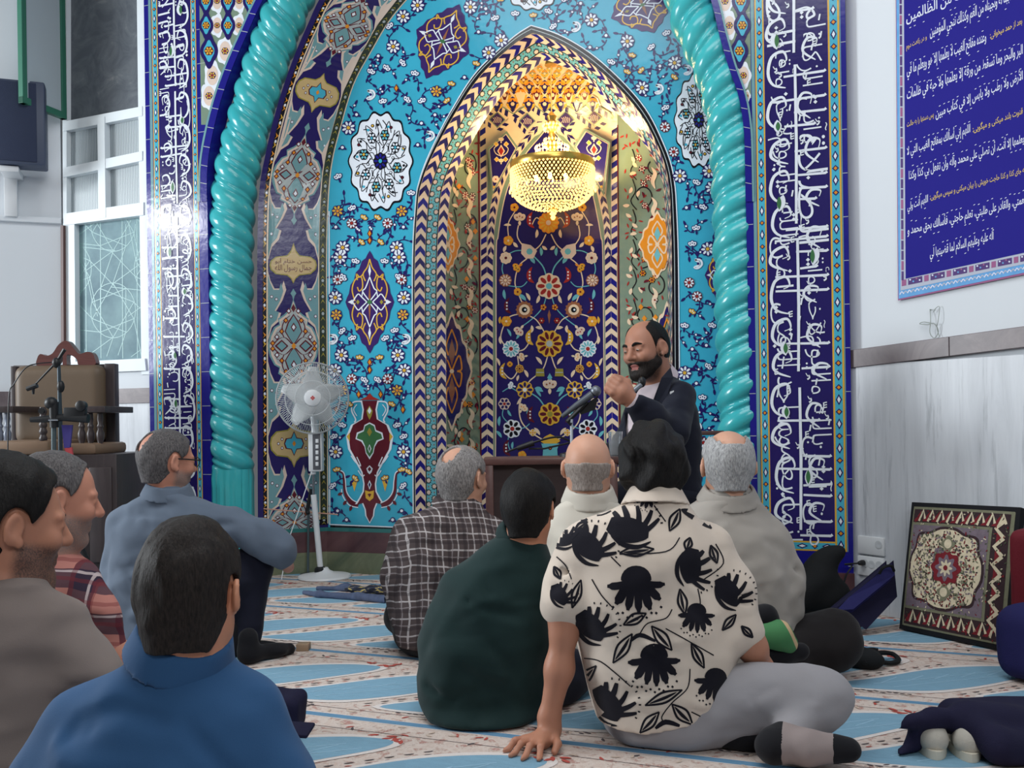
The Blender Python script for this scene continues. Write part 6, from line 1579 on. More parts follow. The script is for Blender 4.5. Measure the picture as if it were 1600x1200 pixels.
for i in range(n - 1):
    for k0, k1 in ((2 * i, 2 * i + 2), (2 * (n * (n - 1) + i), 2 * (n * (n - 1) + i + 1)), (2 * i * n, 2 * (i + 1) * n), (2 * (i * n + n - 1), 2 * ((i + 1) * n + n - 1))): fs.append((k0, k1, k1 + 1, k0 + 1))
mb.add(vs, fs, CBK); mb.build('cushion_body', cu, angle=50)
FMAP = lambda u, v, h: cq(u, v, -0.02 + 0.02 * (1 - abs(2 * u - 1) ** 4) * (1 - abs(2 * v - 1) ** 4) + h)
a = Art(FMAP, 0.0007); K = lambda nm, c: fabric(nm, c, 0.95, 0.25, 60)
KGR, KCR, KRD, KPU, KDK, KGN = K('olive_weave', (112, 112, 92)), K('cream_weave', (196, 184, 158)), K('red_weave', (112, 34, 42)), K('mauve_weave', (110, 98, 108)), K('dark_weave', (54, 40, 44)), K('green_weave', (70, 78, 60))
def grid_rect(u0, v0, u1, v1, m_, L): a.rect(u0, v0, u1, v1, m_, L, 14, 14)
grid_rect(0.03, 0.035, 0.965, 0.965, KGR, 1); grid_rect(0.045, 0.05, 0.935, 0.945, KDK, 2); grid_rect(0.04, 0.17, 0.80, 0.84, KGR, 3); grid_rect(0.055, 0.19, 0.775, 0.82, KPU, 4)
r = random.Random(8)
for k in range(9):                         # zigzag border
    u = 0.05 + 0.092 * k
    for v0, v1 in ((0.07, 0.16), (0.85, 0.94)): a.P([(u, v0), (u + 0.05, v0), (u + 0.075, v1)], KRD, 3); a.line([(u + 0.06, v0), (u + 0.092, v1), (u + 0.12, v0 + 0.02)], 0.022, KCR, 4)
for k in range(6):
    v = 0.12 + 0.13 * k; a.line([(0.90, v), (0.83, v + 0.065), (0.90, v + 0.13)], 0.03, KCR, 4); a.P([(0.84, v - 0.04), (0.895, v), (0.84, v + 0.04)], KRD, 3)
a.P([(0.41 + 0.34 * math.copysign(abs(math.cos(q)) ** 0.7, math.cos(q)) * (1 + 0.05 * math.cos(8 * q)), 0.505 + 0.30 * math.copysign(abs(math.sin(q)) ** 0.7, math.sin(q)) * (1 + 0.05 * math.cos(8 * q))) for q in np.linspace(0, 2 * PI, 80)[:-1]], KDK, 5)
a.P([(0.41 + 0.32 * math.copysign(abs(math.cos(q)) ** 0.7, math.cos(q)) * (1 + 0.05 * math.cos(8 * q)), 0.505 + 0.28 * math.copysign(abs(math.sin(q)) ** 0.7, math.sin(q)) * (1 + 0.05 * math.cos(8 * q))) for q in np.linspace(0, 2 * PI, 80)[:-1]], KCR, 6)
for k in range(700):
    u, v = 0.41 + r.uniform(-0.3, 0.3), 0.505 + r.uniform(-0.27, 0.27)
    if ((u - 0.41) / 0.31) ** 4 + ((v - 0.505) / 0.27) ** 4 > 1: continue
    a.leaf(u, v, r.uniform(0, 6.3), r.uniform(0.015, 0.035), 0.011, r.choice((KGN, KPU, KRD, KGR, KDK)), 7)
for k in range(420):
    u, v = r.uniform(0.05, 0.93), r.uniform(0.06, 0.94); a.leaf(u, v, r.uniform(0, 6.3), 0.02, 0.009, r.choice((KGN, KCR, KRD, KGR)), 5)
a.polar(0.43, 0.51, lambda q: 0.13 * (1 + 0.1 * math.cos(8 * q)), KRD, 8, 64, 0, 1, 0.95); a.polar(0.43, 0.51, lambda q: 0.085 * (1 + 0.2 * math.cos(8 * q)), KPU, 9, 48); a.polar(0.43, 0.51, lambda q: 0.05 * (1 + 0.3 * math.cos(8 * q)), KCR, 10, 48); a.polar(0.43, 0.51, lambda q: 0.02, KRD, 11, 12)
for v in (0.33, 0.69): a.polar(0.43, v, lambda q: 0.055 * (1 + 0.2 * math.cos(4 * q)), KGR, 8, 32); a.polar(0.43, v, lambda q: 0.035, KCR, 9, 16)
a.build('carpet_cover', cu, False)
KRV = flat('red_velvet', (104, 20, 34), 0.7, 0.3, 0.2, 8.0, 0.2, 120)
def soft_box(name, c, half, mat, label, cat, yaw, tilt=0.0, rad=0.03, h=0.010, amp=0.006, seed=1, sc=30, parent=None):
    """cloth covered slab with soft folds"""
    M = Matrix.Rotation(yaw, 3, 'Z') @ Matrix.Rotation(tilt, 3, 'X'); m_ = np.linalg.norm(half) + 0.03
    V_ = Vol(np.array(c) - m_, np.array(c) + m_, h); V_.box(c, half, [list(q) for q in M], rad)
    X, Y, Z = V_.grid(); f_ = V_.f + amp * wob(X, Y, Z, sc, seed)
    v, q = V_.surf(f_); o = surf_obj(name, v, q, mat, parent)
    if label: tag(o, label, cat)
    return o
YAW = math.atan2(RWD[1], RWD[0])
p = PD(1632, 905, 3.30)
soft_box('red_cushion', (p[0], p[1], 0.235), (0.06, 0.10, 0.235), KRV, 'dark red velvet cushion standing behind the patterned carpet cushion', 'cushion', YAW + PI / 2, 0, 0.03)
NVB = fabric('navy_nylon', (36, 36, 84)); NVD = fabric('dark_navy_nylon', (28, 27, 52)); BKC = fabric('black_canvas', (26, 28, 30)); 
p = PD(1632, 1005, 3.12)
soft_box('navy_bag', (p[0], p[1], 0.125), (0.12, 0.10, 0.12), NVB, 'navy cloth bag at the right edge in front of the red cushion', 'bag', YAW, 0, 0.06, 0.01, 0.01, 4, 18)
# navy folder bag leaning on the patterned cushion
fo = thing('folder_bag', PD(1352, 965, 3.86) * np.array([1, 1, 0]), 'flat navy folder bag leaning against the left side of the patterned cushion', 'bag')
def quad_slab(mb, px4, ds, th, mat):
    P_ = [PD(x, y, d) for (x, y), d in zip(px4, ds)]; nn = np.cross(P_[1] - P_[0], P_[2] - P_[0]); nn /= np.linalg.norm(nn); nn = nn if nn @ (P_[0] - CAM) > 0 else -nn
    mb.prism(P_, nn * th, mat)
FLD = [3.80, 3.72, 3.86, 3.90]
mb = MB(); quad_slab(mb, [(1315, 950), (1393, 884), (1398, 930), (1352, 978)], [3.82, 3.90, 3.88, 3.80], 0.05, NVD); o = mb.build('pocket', fo, False); bv = o.modifiers.new('b', 'BEVEL'); bv.width = 0.012; bv.segments = 3
mb = MB(); quad_slab(mb, [(1313, 951), (1328, 935), (1392, 884), (1396, 897), (1332, 950)], [3.80, 3.82, 3.88, 3.87, 3.79], 0.03, NVB); o = mb.build('flap', fo, False); bv = o.modifiers.new('b', 'BEVEL'); bv.width = 0.006; bv.segments = 2
mb = MB(); mb.tube(cr([PD(1374, 896, 3.84), PD(1380, 887, 3.82), PD(1392, 884, 3.83), PD(1397, 892, 3.85)], 6), 0.006, BKC, 6); mb.build('handle', fo)
# slumped black bag against the niche frame
V_ = Vol(PD(1240, 970, 4.15) + np.array([-0.25, -0.3, -0.15]), PD(1330, 850, 4.15) + np.array([0.25, 0.3, 0.1]), 0.011)
DBG = 3.98
V_.chain([PD(1250, 940, DBG), PD(1290, 935, DBG), PD(1300, 930, DBG)], [0.05, 0.06, 0.055], 0.05); V_.cone(PD(1262, 915, DBG), PD(1300, 868, DBG), 0.06, 0.035, 0.06); V_.cone(PD(1300, 868, DBG), PD(1312, 862, DBG), 0.03, 0.02, 0.05); V_.cone(PD(1285, 905, DBG), PD(1304, 925, DBG), 0.06, 0.05, 0.05); V_.cone(PD(1248, 935, DBG), PD(1285, 880, DBG), 0.05, 0.035, 0.06)
V_.ell(PZ(1270, 975, 0.05), (0.11, 0.08, 0.05), None, 0.06)
X, Y, Z = V_.grid(); v, q = V_.surf(V_.f + 0.006 * wob(X, Y, Z, 24, 3)); tag(surf_obj('canvas_bag', v, q, BKC), 'slumped black canvas bag against the niche frame behind the grey-shirted man', 'bag')
# strap of a black bag on the carpet
sg = thing('shoulder_bag', PZ(1350, 1040), 'small black shoulder bag with loose strap beside the dark trousers', 'bag')
V_ = Vol(PZ(1350, 1040) + np.array([-0.15, -0.15, -0.02]), PZ(1350, 1040) + np.array([0.15, 0.15, 0.15]), 0.008); pz = PZ(1352, 1044)
V_.ell(pz + np.array([0, 0, 0.03]), (0.065, 0.05, 0.035), None, 0.02); V_.cone(PZ(1340, 1020, 0.05), PZ(1368, 1022, 0.04), 0.02, 0.015, 0.02); v, q = V_.surf(); surf_obj('pouch', v, q, BKC, sg)
mb = MB(); mb.tube(cr([PZ(1358, 1024, 0.04), PZ(1376, 1020, 0.03), PZ(1395, 1022, 0.02), PZ(1404, 1032, 0.012), PZ(1390, 1036, 0.012), PZ(1370, 1034, 0.02), PZ(1350, 1036, 0.03)], 6), 0.009, BKC, 6); mb.tube(cr([PZ(1345, 1016, 0.03), PZ(1362, 1014, 0.012), PZ(1372, 1015, 0.008)], 5), 0.006, BKC, 6); mb.build('strap', sg)
# cloth shoe bag with two shoes
bg = thing('shoe_bag', PZ(1520, 1190), 'open navy cloth bag holding a pair of pale shoes at bottom right', 'bag')
cb = PZ(1545, 1176); SB = 2.45
V_ = Vol(cb + np.array([-0.42, -0.3, -0.02]), cb + np.array([0.42, 0.35, 0.3]), 0.008)
Rb = [list(q) for q in np.stack([R0, FW, Z0], 1)]
def B_(x, y, q=0.0): return PD(x, y, SB + q)
V_.chain([B_(1420, 1128), B_(1460, 1122, 0.02), B_(1510, 1122, 0.04), B_(1570, 1134, 0.04), B_(1640, 1150, 0.04)], [0.014, 0.022, 0.03, 0.03, 0.03], 0.03)
V_.box(cb + np.array([0.09, 0.09, 0.055]), (0.20, 0.11, 0.055), Rb, 0.05, 0.05); V_.cone(B_(1402, 1140), B_(1425, 1126), 0.006, 0.016, 0.02); V_.chain([B_(1430, 1130, 0.02), B_(1428, 1160, 0.04), B_(1410, 1182, 0.02), B_(1395, 1190, -0.02)], [0.016, 0.018, 0.014, 0.008], 0.02)
V_.chain([B_(1530, 1140, -0.02), B_(1560, 1165, -0.06), B_(1640, 1180, -0.04)], [0.03, 0.04, 0.05], 0.03)
V_.ell(PZ(1485, 1176, 0.05), (0.085, 0.10, 0.055), Rb, 0.015, 'cut')
X, Y, Z = V_.grid(); v, q = V_.surf(np.maximum(V_.f + 0.005 * wob(X, Y, Z, 26, 5), 0.004 - Z)); surf_obj('bag_cloth', v, q, NVD, bg)
SHW = fabric('pale_shoe_fabric', (186, 182, 172), 0.7); SHS = flat('pale_shoe_sole', (206, 200, 184), 0.6)
for k, (x, y, lab) in enumerate(((1459, 1180, 'left pale shoe of the pair inside the navy cloth bag'), (1513, 1184, 'right pale shoe of the pair inside the navy cloth bag'))):
    p = PZ(x, y); s_ = thing('shoe', p, lab, 'shoe', 'pair of shoes in the navy bag'); dirs = FW * 0.97 + R0 * 0.25
    V_ = Vol(p + np.array([-0.12, -0.1, -0.01]), p + np.array([0.14, 0.32, 0.16]), 0.006)
    V_.cone(p + np.array([0, 0, 0.038]), p + dirs * 0.16 + np.array([0, 0, 0.03]), 0.034, 0.036, 0.02); V_.cone(p + np.array([0, 0, 0.05]), p + dirs * 0.03 + np.array([0, 0, 0.078]), 0.030, 0.026, 0.02); V_.ell(p + dirs * 0.045 + np.array([0, 0, 0.10]), (0.02, 0.045, 0.04), Rb, 0.01, 'cut')
    X, Y, Z = V_.grid(); v, q = V_.surf(np.maximum(V_.f, 0.010 - Z)); surf_obj('upper', v, q, SHW, s_)
    mb = MB(); mb.prism([p + dirs * (0.075 + 0.12 * math.cos(an)) + np.array([dirs[1], -dirs[0], 0]) * 0.039 * math.sin(an) + np.array([0, 0, 0.002]) for an in np.linspace(0, 2 * PI, 25)[:-1]], (0, 0, 0.022), SHS); mb.build('sole', s_)
# dark bag beside the boy in blue
p = PZ(428, 1150)
hb = thing('handbag', p, 'dark navy bag on the carpet just right of the boy in blue', 'bag')
soft_box('bag_body', (p[0] - 0.05, p[1], 0.06), (0.13, 0.07, 0.058), NVD, None, None, PSI, 0, 0.03, 0.008, 0.008, 6, 30, hb)
mb = MB(); mb.obox(PZ(400, 1150, 0.112), PD(466, 1112, 2.85) - PD(400, 1108, 2.85), FW * 0.10, (0, 0, 0.01), NVD, 0.004); mb.build('flap', hb)
# folded cloth near the fan and the little wooden block
RUGS = [((470, 915), (606, 925), (60, 68, 92), 'slate blue folded prayer cloth on the carpet below the fan'), ((535, 912), (612, 918), (40, 40, 52), 'small black and yellow folded cloth on top of the slate blue one')]
V_ = Vol(PZ(455, 945) + np.array([-0.1, -0.2, -0.02]), PZ(640, 905) + np.array([0.2, 0.3, 0.1]), 0.008)
V_.chain([PZ(458, 924, 0.006), PZ(500, 930, 0.012), PZ(560, 934, 0.014), PZ(612, 938, 0.016), PZ(660, 940, 0.014)], [0.012, 0.018, 0.02, 0.022, 0.02], 0.03); V_.chain([PZ(480, 920, 0.006), PZ(540, 920, 0.012), PZ(600, 924, 0.012), PZ(660, 926, 0.012)], [0.012, 0.02, 0.02, 0.02], 0.04)
X, Y, Z = V_.grid(); v, q = V_.surf(np.maximum(V_.f + 0.006 * wob(X, Y, Z, 34, 9), 0.002 - Z)); tag(surf_obj('folded_cloth', v, q, fabric('slate_cloth', (74, 84, 108), 0.9, 0.4, 40)), RUGS[0][3], 'cloth')
V_ = Vol(PZ(530, 935) + np.array([-0.1, -0.15, -0.02]), PZ(650, 908) + np.array([0.2, 0.2, 0.12]), 0.008)
V_.chain([PZ(540, 921, 0.036), PZ(580, 922, 0.042), PZ(650, 924, 0.045)], [0.014, 0.022, 0.02], 0.03); X, Y, Z = V_.grid(); v, q = V_.surf(V_.f + 0.008 * wob(X, Y, Z, 44, 2))
t = NT('black_yellow_cloth', 0.9, 0.2); n = t.noise(t.mapping(t.coord(), scale=(6, 30, 30)), 3, 3); t.base(t.ramp(n, [(0.45, s2l((34, 36, 46))), (0.56, s2l((60, 66, 84))), (0.62, s2l((186, 164, 88)))])); tag(surf_obj('folded_cloth', v, q, t.m), RUGS[1][3], 'cloth')
mb = MB(); p = PZ(472, 1018); mb.obox(p - R0 * 0.024, R0 * 0.048, FW * 0.05, (0, 0, 0.027), wood('pale_block_wood', (140, 118, 96), (168, 144, 118), 0.6), 0.003); tag(mb.build('wooden_block', None), 'small tan wooden block on the carpet by the black sock', 'block')
# ================================================================== people
class Soft:
    """records blended shapes, then turns them into one grid"""
    def __init__(s): s.c = []; s.lo = np.full(3, 1e9); s.hi = -s.lo
    def _b(s, p, r):
        s.lo = np.minimum(s.lo, np.array(p) - r); s.hi = np.maximum(s.hi, np.array(p) + r)
    def cone(s, a, b, ra, rb, k=0.03, op='u'):
        s.c.append(('cone', (a, b, ra, rb, k, op)))
        if op == 'u': s._b(a, ra); s._b(b, rb)
    def chain(s, pts, rs, k=0.03):
        for i in range(len(pts) - 1): s.cone(pts[i], pts[i + 1], rs[i], rs[i + 1], k)
    def ell(s, c, r, R=None, k=0.03, op='u'):
        s.c.append(('ell', (c, r, R, k, op)))
        if op == 'u': s._b(c, np.max(r))
    def box(s, c, h, R=None, rad=0.02, k=0.02, op='u'):
        s.c.append(('box', (c, h, R, rad, k, op)))
        if op == 'u': s._b(c, np.linalg.norm(h))
    def loft(s, rows, lat, k=0.03, sq=2.4):
        rows = sorted(rows, key=lambda q: q[0][2])
        s.c.append(('loft', (rows, lat, k, sq)))
        for c, w, d in rows: s._b(c, max(w, d))
    def make(s, h, pad=0.03):
        V = Vol(s.lo - pad, s.hi + pad, h)
        for n, a in s.c: getattr(V, n)(*a)
        return V
def frame(th, pitch=0.0, roll=0.0):
    """columns: right, forward, up of something turned th from looking away from the viewer"""
    f0 = FW * math.cos(th) + R0 * math.sin(th); r0 = R0 * math.cos(th) - FW * math.sin(th); u0 = Z0
    f, u = f0 * math.cos(pitch) + u0 * math.sin(pitch), u0 * math.cos(pitch) - f0 * math.sin(pitch)
    r, u = r0 * math.cos(roll) + u * math.sin(roll), u * math.cos(roll) - r0 * math.sin(roll)
    return np.stack([r, f, u], 1)
def skin_mat(name, rgb, rough=0.5, var=0.10, stub=None):
    t = NT(name, rough, 0.35); co = t.coord(); c = s2l(rgb); n = t.noise(co, 16, 5, 0.6); n2 = t.noise(co, 5, 3)
    c2 = t.mix(n, tuple(x * (1 - var) for x in c[:3]) + (1,), tuple(min(1, x * (1 + var)) for x in c[:3]) + (1,))
    base_ = (t.mix(t.math('MULTIPLY', n2, 0.35), c2, (min(1, c[0] * 1.12), c[1] * 0.78, c[2] * 0.72, 1)))
    if stub:
        at = t.new('ShaderNodeAttribute'); at.attribute_name = 'stubble'; fine = t.noise(co, 320, 2, 0.6)
        base_ = t.mix(t.math('MULTIPLY', at.outputs['Fac'], t.ramp(fine, [(0.30, 0.55), (0.62, 1.0)])), base_, s2l(stub))
    t.base(base_)
    t.b.inputs['Subsurface Weight'].default_value = 0.08; t.b.inputs['Subsurface Radius'].default_value = (0.01, 0.004, 0.002); t.b.inputs['Subsurface Scale'].default_value = 0.5
    t.bump(t.noise(co, 160, 3), 0.10, 0.002)
    return t.m
def hair_mat(name, c0, c1, rough=0.55, sc=(90, 90, 22)):
    t = NT(name, rough, 0.18); co = t.coord(); n = t.noise(t.mapping(co, scale=sc), 3.0, 4, 0.65, 0.4); t.base(t.mix(t.ramp(n, [(0.32, 0.0), (0.68, 1.0)]), s2l(c0), s2l(c1)))
    t.bump(n, 0.55, 0.004); return t.m
def cloth_mat(name, rgb, rough=0.85, var=0.08):
    t = NT(name, rough, 0.15); co = t.coord(); c = s2l(rgb); n = t.noise(co, 6, 4, 0.6)
    t.base(t.mix(n, tuple(x * (1 - var) for x in c[:3]) + (1,), tuple(min(1, x * (1 + var)) for x in c[:3]) + (1,)))
    wr_ = t.noise(t.mapping(co, scale=(3.2, 3.2, 6.5)), 1.5, 1.2, 0.4, 0.5); wv = t.noise(co, 500, 2); t.bump(t.math('ADD', wr_, t.math('MULTIPLY', wv, 0.012)), 0.40, 0.05); t.b.inputs['Sheen Weight'].default_value = 0.08; return t.m
def plaid_mat(name, base, lines, th=0.0):
    """woven checks: lines = (vertical?, period, offset, width, colour, strength)"""
    t = NT(name, 0.85, 0.15); co = t.coord(); fr_ = frame(th)
    def dot(v):
        x = t.new('ShaderNodeVectorMath', operation='DOT_PRODUCT'); t.link(co, x.inputs[0]); x.inputs[1].default_value = tuple(v); return x.outputs['Value']
    w = t.math('MULTIPLY', t.math('SUBTRACT', t.noise(co, 9, 2), 0.5), 0.03)
    U = t.math('ADD', t.math('ADD', dot(fr_[:, 0]), t.math('MULTIPLY', dot(fr_[:, 1]), 0.55)), w); Zv = t.math('ADD', t.math('ADD', dot(Z0), t.math('MULTIPLY', dot(fr_[:, 1]), 0.25)), w)
    col = s2l(base)
    for vert, per, off, wd, c, st in lines:
        f = t.math('FRACT', t.math('ADD', t.math('DIVIDE', U if vert else Zv, per), off))
        m_ = t.math('MULTIPLY', t.math('LESS_THAN', f, wd / per), st); col = t.mix(m_, col, s2l(c))
    t.base(col); t.bump(t.noise(t.mapping(co, scale=(3.2, 3.2, 6.5)), 1.5, 1.2, 0.4, 0.5), 0.4, 0.05); return t.m

def add_head(B, c, R, hh, ears=True, mouth_open=0.0, nose=1.0, jaw=1.0, eo=0.0):
    """face, skull and ears; local units are head heights"""
    Rl = [list(q) for q in R]
    def L(x, y, z): return c + R @ (np.array([x, y, z]) * hh)
    e = lambda x, y, z, r, k=0.06, op='u': B.ell(L(x, y, z), np.array(r) * hh, Rl, k * hh, op)
    e(0, -0.05, 0.13, (0.325, 0.415, 0.365)); e(0, 0.11, -0.10, (0.265, 0.27, 0.36), 0.10); e(0, -0.12, -0.02, (0.30, 0.30, 0.30), 0.08)
    for s_ in (1, -1):
        B.cone(L(s_ * 0.22, 0.03, -0.22), L(s_ * 0.07, 0.26, -0.41), 0.085 * hh * jaw, 0.085 * hh * jaw, 0.08 * hh)
        e(s_ * 0.17, 0.27, -0.10, (0.09, 0.09, 0.09), 0.08)
        e(s_ * 0.135, 0.405, 0.015, (0.085, 0.07, 0.05), 0.05, 'cut')
        e(s_ * 0.135, 0.325, 0.01, (0.072, 0.055, 0.05), 0.015)
        e(s_ * 0.05, 0.385, -0.125, (0.035, 0.04, 0.032), 0.03)
        B.cone(L(s_ * 0.05, 0.365, 0.085), L(s_ * 0.20, 0.315, 0.085), 0.035 * hh, 0.028 * hh, 0.05 * hh)
    B.cone(L(0, 0.36, 0.06), L(0, 0.36 + 0.085 * nose, -0.11), 0.036 * hh, 0.052 * hh, 0.04 * hh)
    e(0, 0.29, -0.40, (0.09, 0.075, 0.075), 0.06)
    B.cone(L(-0.07, 0.345, -0.235), L(0.07, 0.345, -0.235), 0.026 * hh, 0.026 * hh, 0.02 * hh)
    B.cone(L(-0.06, 0.34, -0.285 - mouth_open * 0.04), L(0.06, 0.34, -0.285 - mouth_open * 0.04), 0.03 * hh, 0.03 * hh, 0.02 * hh)
    e(0, 0.39, -0.262 - mouth_open * 0.02, (0.085, 0.05, 0.010 + mouth_open * 0.018), 0.012, 'cut')
    if ears:
        for s_ in (1, -1):
            Re = R @ np.array(Matrix.Rotation(s_ * 0.42, 3, 'Z')) @ np.array(Matrix.Rotation(-0.22, 3, 'X'))
            Rel = [list(q) for q in Re]
            B.ell(L(s_ * (0.352 + eo), -0.045, 0.0), np.array((0.034, 0.088, 0.135)) * hh, Rel, 0.018 * hh)
            B.ell(L(s_ * (0.383 + eo), -0.03, 0.015), np.array((0.028, 0.050, 0.085)) * hh, Rel, 0.012 * hh, 'cut')
            B.ell(L(s_ * 0.345, 0.005, -0.11), np.array((0.028, 0.04, 0.045)) * hh, Rel, 0.02 * hh)
    return L
def hair_obj(name, parent, c, R, hh, mat, thick, line, bald=None, h=0.0045, amp=0.002, nsc=90, seed=1, lump=0.0, lsc=40, top=0.0, ear=True, nape=0.235):
    """cap of hair over the skull; line: (forward position, lower edge) pairs; bald: (y0, radius x, radius y, z min)"""
    B = Soft(); Rl = [list(q) for q in R]
    def L(x, y, z): return c + R @ (np.array([x, y, z]) * hh)
    t_ = thick / hh
    B.ell(L(0, -0.05, 0.13), (np.array((0.325, 0.415, 0.365)) + t_ + np.array((0, 0, top))) * hh, Rl, 0.02 * hh); B.ell(L(0, -0.12, -0.02), (np.array((0.30, 0.30, 0.30)) + t_) * hh, Rl, 0.08 * hh); B.ell(L(0, 0.08, -0.05), (np.array((0.272, 0.24, 0.34)) + t_ * 0.7) * hh, Rl, 0.08 * hh)
    B.cone(L(0, -0.16, -0.18), L(0, -0.14, -0.42), (nape + t_ * 0.5) * hh, (nape - 0.01 + t_ * 0.2) * hh, 0.06 * hh)
    V = B.make(h); X, Y, Z = V.grid()
    q = np.stack([X - c[0], Y - c[1], Z - c[2]], -1) @ R / hh
    x, y, z = q[..., 0], q[..., 1], q[..., 2]
    ly = [p[0] for p in line]; lz = [p[1] for p in line]
    m = (z - np.interp(y, ly, lz)) * 0.7
    if ear:
        eh = np.sqrt(((y + 0.03) / 0.115) ** 2 + ((z + 0.005) / 0.165) ** 2) - 1; m = np.minimum(m, np.where(np.abs(x) > 0.2, eh * 0.1, 1))
    if bald:
        y0, rx, ry, zm = bald; b_ = np.sqrt((x / rx) ** 2 + ((y - y0) / ry) ** 2) - 1; m = np.minimum(m, np.where(z > zm, b_ * 0.18, 1))
    n = amp * wob(x * 1.0, y, z * 0.45, nsc * hh, seed) + (lump * wob(x, y, z, lsc * hh, seed + 5) if lump else 0)
    f = np.maximum(V.f + n, -m * hh + 0.4 * n)
    f = np.maximum(f, -(V.f + max(0.010, thick + 0.004)))
    v, F = V.surf(f.astype(np.float32)); return surf_obj(name, v, F, mat, parent, relax=1)
def beard_obj(name, parent, c, R, hh, mat, thick, upper, h=0.004, seed=3, face=True):
    B = Soft(); Rl = [list(q) for q in R]
    def L(x, y, z): return c + R @ (np.array([x, y, z]) * hh)
    t_ = thick / hh
    B.ell(L(0, 0.11, -0.10), (np.array((0.265, 0.27, 0.36)) + t_) * hh, Rl, 0.10 * hh)
    for s_ in (1, -1): B.cone(L(s_ * 0.22, 0.03, -0.22), L(s_ * 0.07, 0.26, -0.41), (0.085 + t_) * hh, (0.088 + t_) * hh, 0.08 * hh)
    B.ell(L(0, 0.29, -0.40), (np.array((0.09, 0.075, 0.075)) + t_) * hh, Rl, 0.06 * hh); B.cone(L(-0.07, 0.345, -0.215), L(0.07, 0.345, -0.215), (0.028 + t_) * hh, (0.028 + t_) * hh, 0.03 * hh)
    V = B.make(h); X, Y, Z = V.grid(); q = np.stack([X - c[0], Y - c[1], Z - c[2]], -1) @ R / hh; x, y, z = q[..., 0], q[..., 1], q[..., 2]
    edge = np.interp(y, [p[0] for p in upper], [p[1] for p in upper]); m = np.minimum((edge - z), (z + 0.62)) * 0.7
    m = np.minimum(m, (y + 0.06)); lip = np.sqrt((x / 0.095) ** 2 + ((z + 0.262) / 0.045) ** 2) - 1; m = np.minimum(m, np.where(y > 0.2, lip * 0.05, 1)); nose_ = np.sqrt((x / 0.10) ** 2 + ((z + 0.10) / 0.10) ** 2) - 1; m = np.minimum(m, np.where(y > 0.25, nose_ * 0.08, 1))
    n = 0.0012 * wob(x, y, z, 100 * hh, seed); f = np.maximum(V.f + n, -m * hh); f = np.maximum(f, -(V.f + thick + 0.007))
    v, F = V.surf(f.astype(np.float32)); return surf_obj(name, v, F, mat, parent, relax=1)
SHORT = [(-0.5, -0.34), (-0.22, -0.34), (-0.12, -0.22), (-0.02, -0.10), (0.055, -0.13), (0.075, 0.06), (0.17, 0.12), (0.26, 0.30), (0.34, 0.40), (0.5, 0.52)]
RECED = [(-0.5, -0.34), (-0.22, -0.34), (-0.12, -0.22), (-0.02, -0.10), (0.05, -0.12), (0.07, 0.08), (0.12, 0.18), (0.17, 0.40), (0.25, 0.60), (0.5, 0.7)]
def rows_px(rows, cd):
    """(y, left x, right x, half depth[, camera distance]) measured on the picture -> loft rows"""
    o = []
    for r_ in rows:
        d = r_[4] if len(r_) > 4 else cd
        o.append((PD((r_[1] + r_[2]) / 2, r_[0], d), (r_[2] - r_[1]) / 2 * d / FPX, r_[3]))
    return o
def shrink(rows, a): return [(c, max(w - a, 0.02), max(d - a, 0.02)) for c, w, d in rows]
def cloth_surf(B, h, amp, sc, seed, creases=(), cut=None):
    V = B.make(h); X, Y, Z = V.grid()
    n = amp * wob(X, Y, Z * 1.15, sc, seed) + amp * 0.45 * wob(X, Y, Z, sc * 2.3, seed + 9)
    for (p, d, ln, wd, dp) in creases:      # a pressed fold: starts at p, runs along d
        p = np.array(p); d = np.array(d, float); d /= np.linalg.norm(d); t = (X - p[0]) * d[0] + (Y - p[1]) * d[1] + (Z - p[2]) * d[2]; tt = np.clip(t, 0, ln)
        r2 = (X - p[0] - d[0] * tt) ** 2 + (Y - p[1] - d[1] * tt) ** 2 + (Z - p[2] - d[2] * tt) ** 2; n = n + dp * np.exp(-r2 / (wd * wd))
    f = V.f + n
    if cut is not None: f = cut(f, X, Y, Z)
    return V.surf(np.maximum(f, 0.004 - Z).astype(np.float32))
def collar_obj(parent, c, ax, r, mat, h=0.045, flare=0.012, fold=True, front=None):
    """turned down shirt collar round the neck"""
    ax = np.array(ax, float); ax /= np.linalg.norm(ax); a = Vector(tuple(ax)); u = np.array(a.orthogonal().normalized()); w = np.cross(ax, u); c = np.array(c)
    B = Soft(); B.cone(c - ax * 0.012, c + ax * h, r + flare + 0.010, r + 0.006, 0.01)
    V = B.make(0.005); X, Y, Z = V.grid(); t = (X - c[0]) * ax[0] + (Y - c[1]) * ax[1] + (Z - c[2]) * ax[2]; rr = np.sqrt(np.maximum((X - c[0]) ** 2 + (Y - c[1]) ** 2 + (Z - c[2]) ** 2 - t * t, 0))
    f = np.maximum(np.maximum(V.f, t - h), (r + 0.001 - 0.1 * (t - h)) - rr); f = np.maximum(f, -t - 0.02)
    if front is not None:
        fx = np.array(front); s_ = (X - c[0]) * fx[0] + (Y - c[1]) * fx[1] + (Z - c[2]) * fx[2]; f = np.maximum(f, s_ - r * 0.75)
    v, F = V.surf(f.astype(np.float32)); return surf_obj('collar', v, F, mat, parent, relax=1)
def person(label, floor):
    return thing('person', (floor[0], floor[1], 0.0), label, 'person', None)
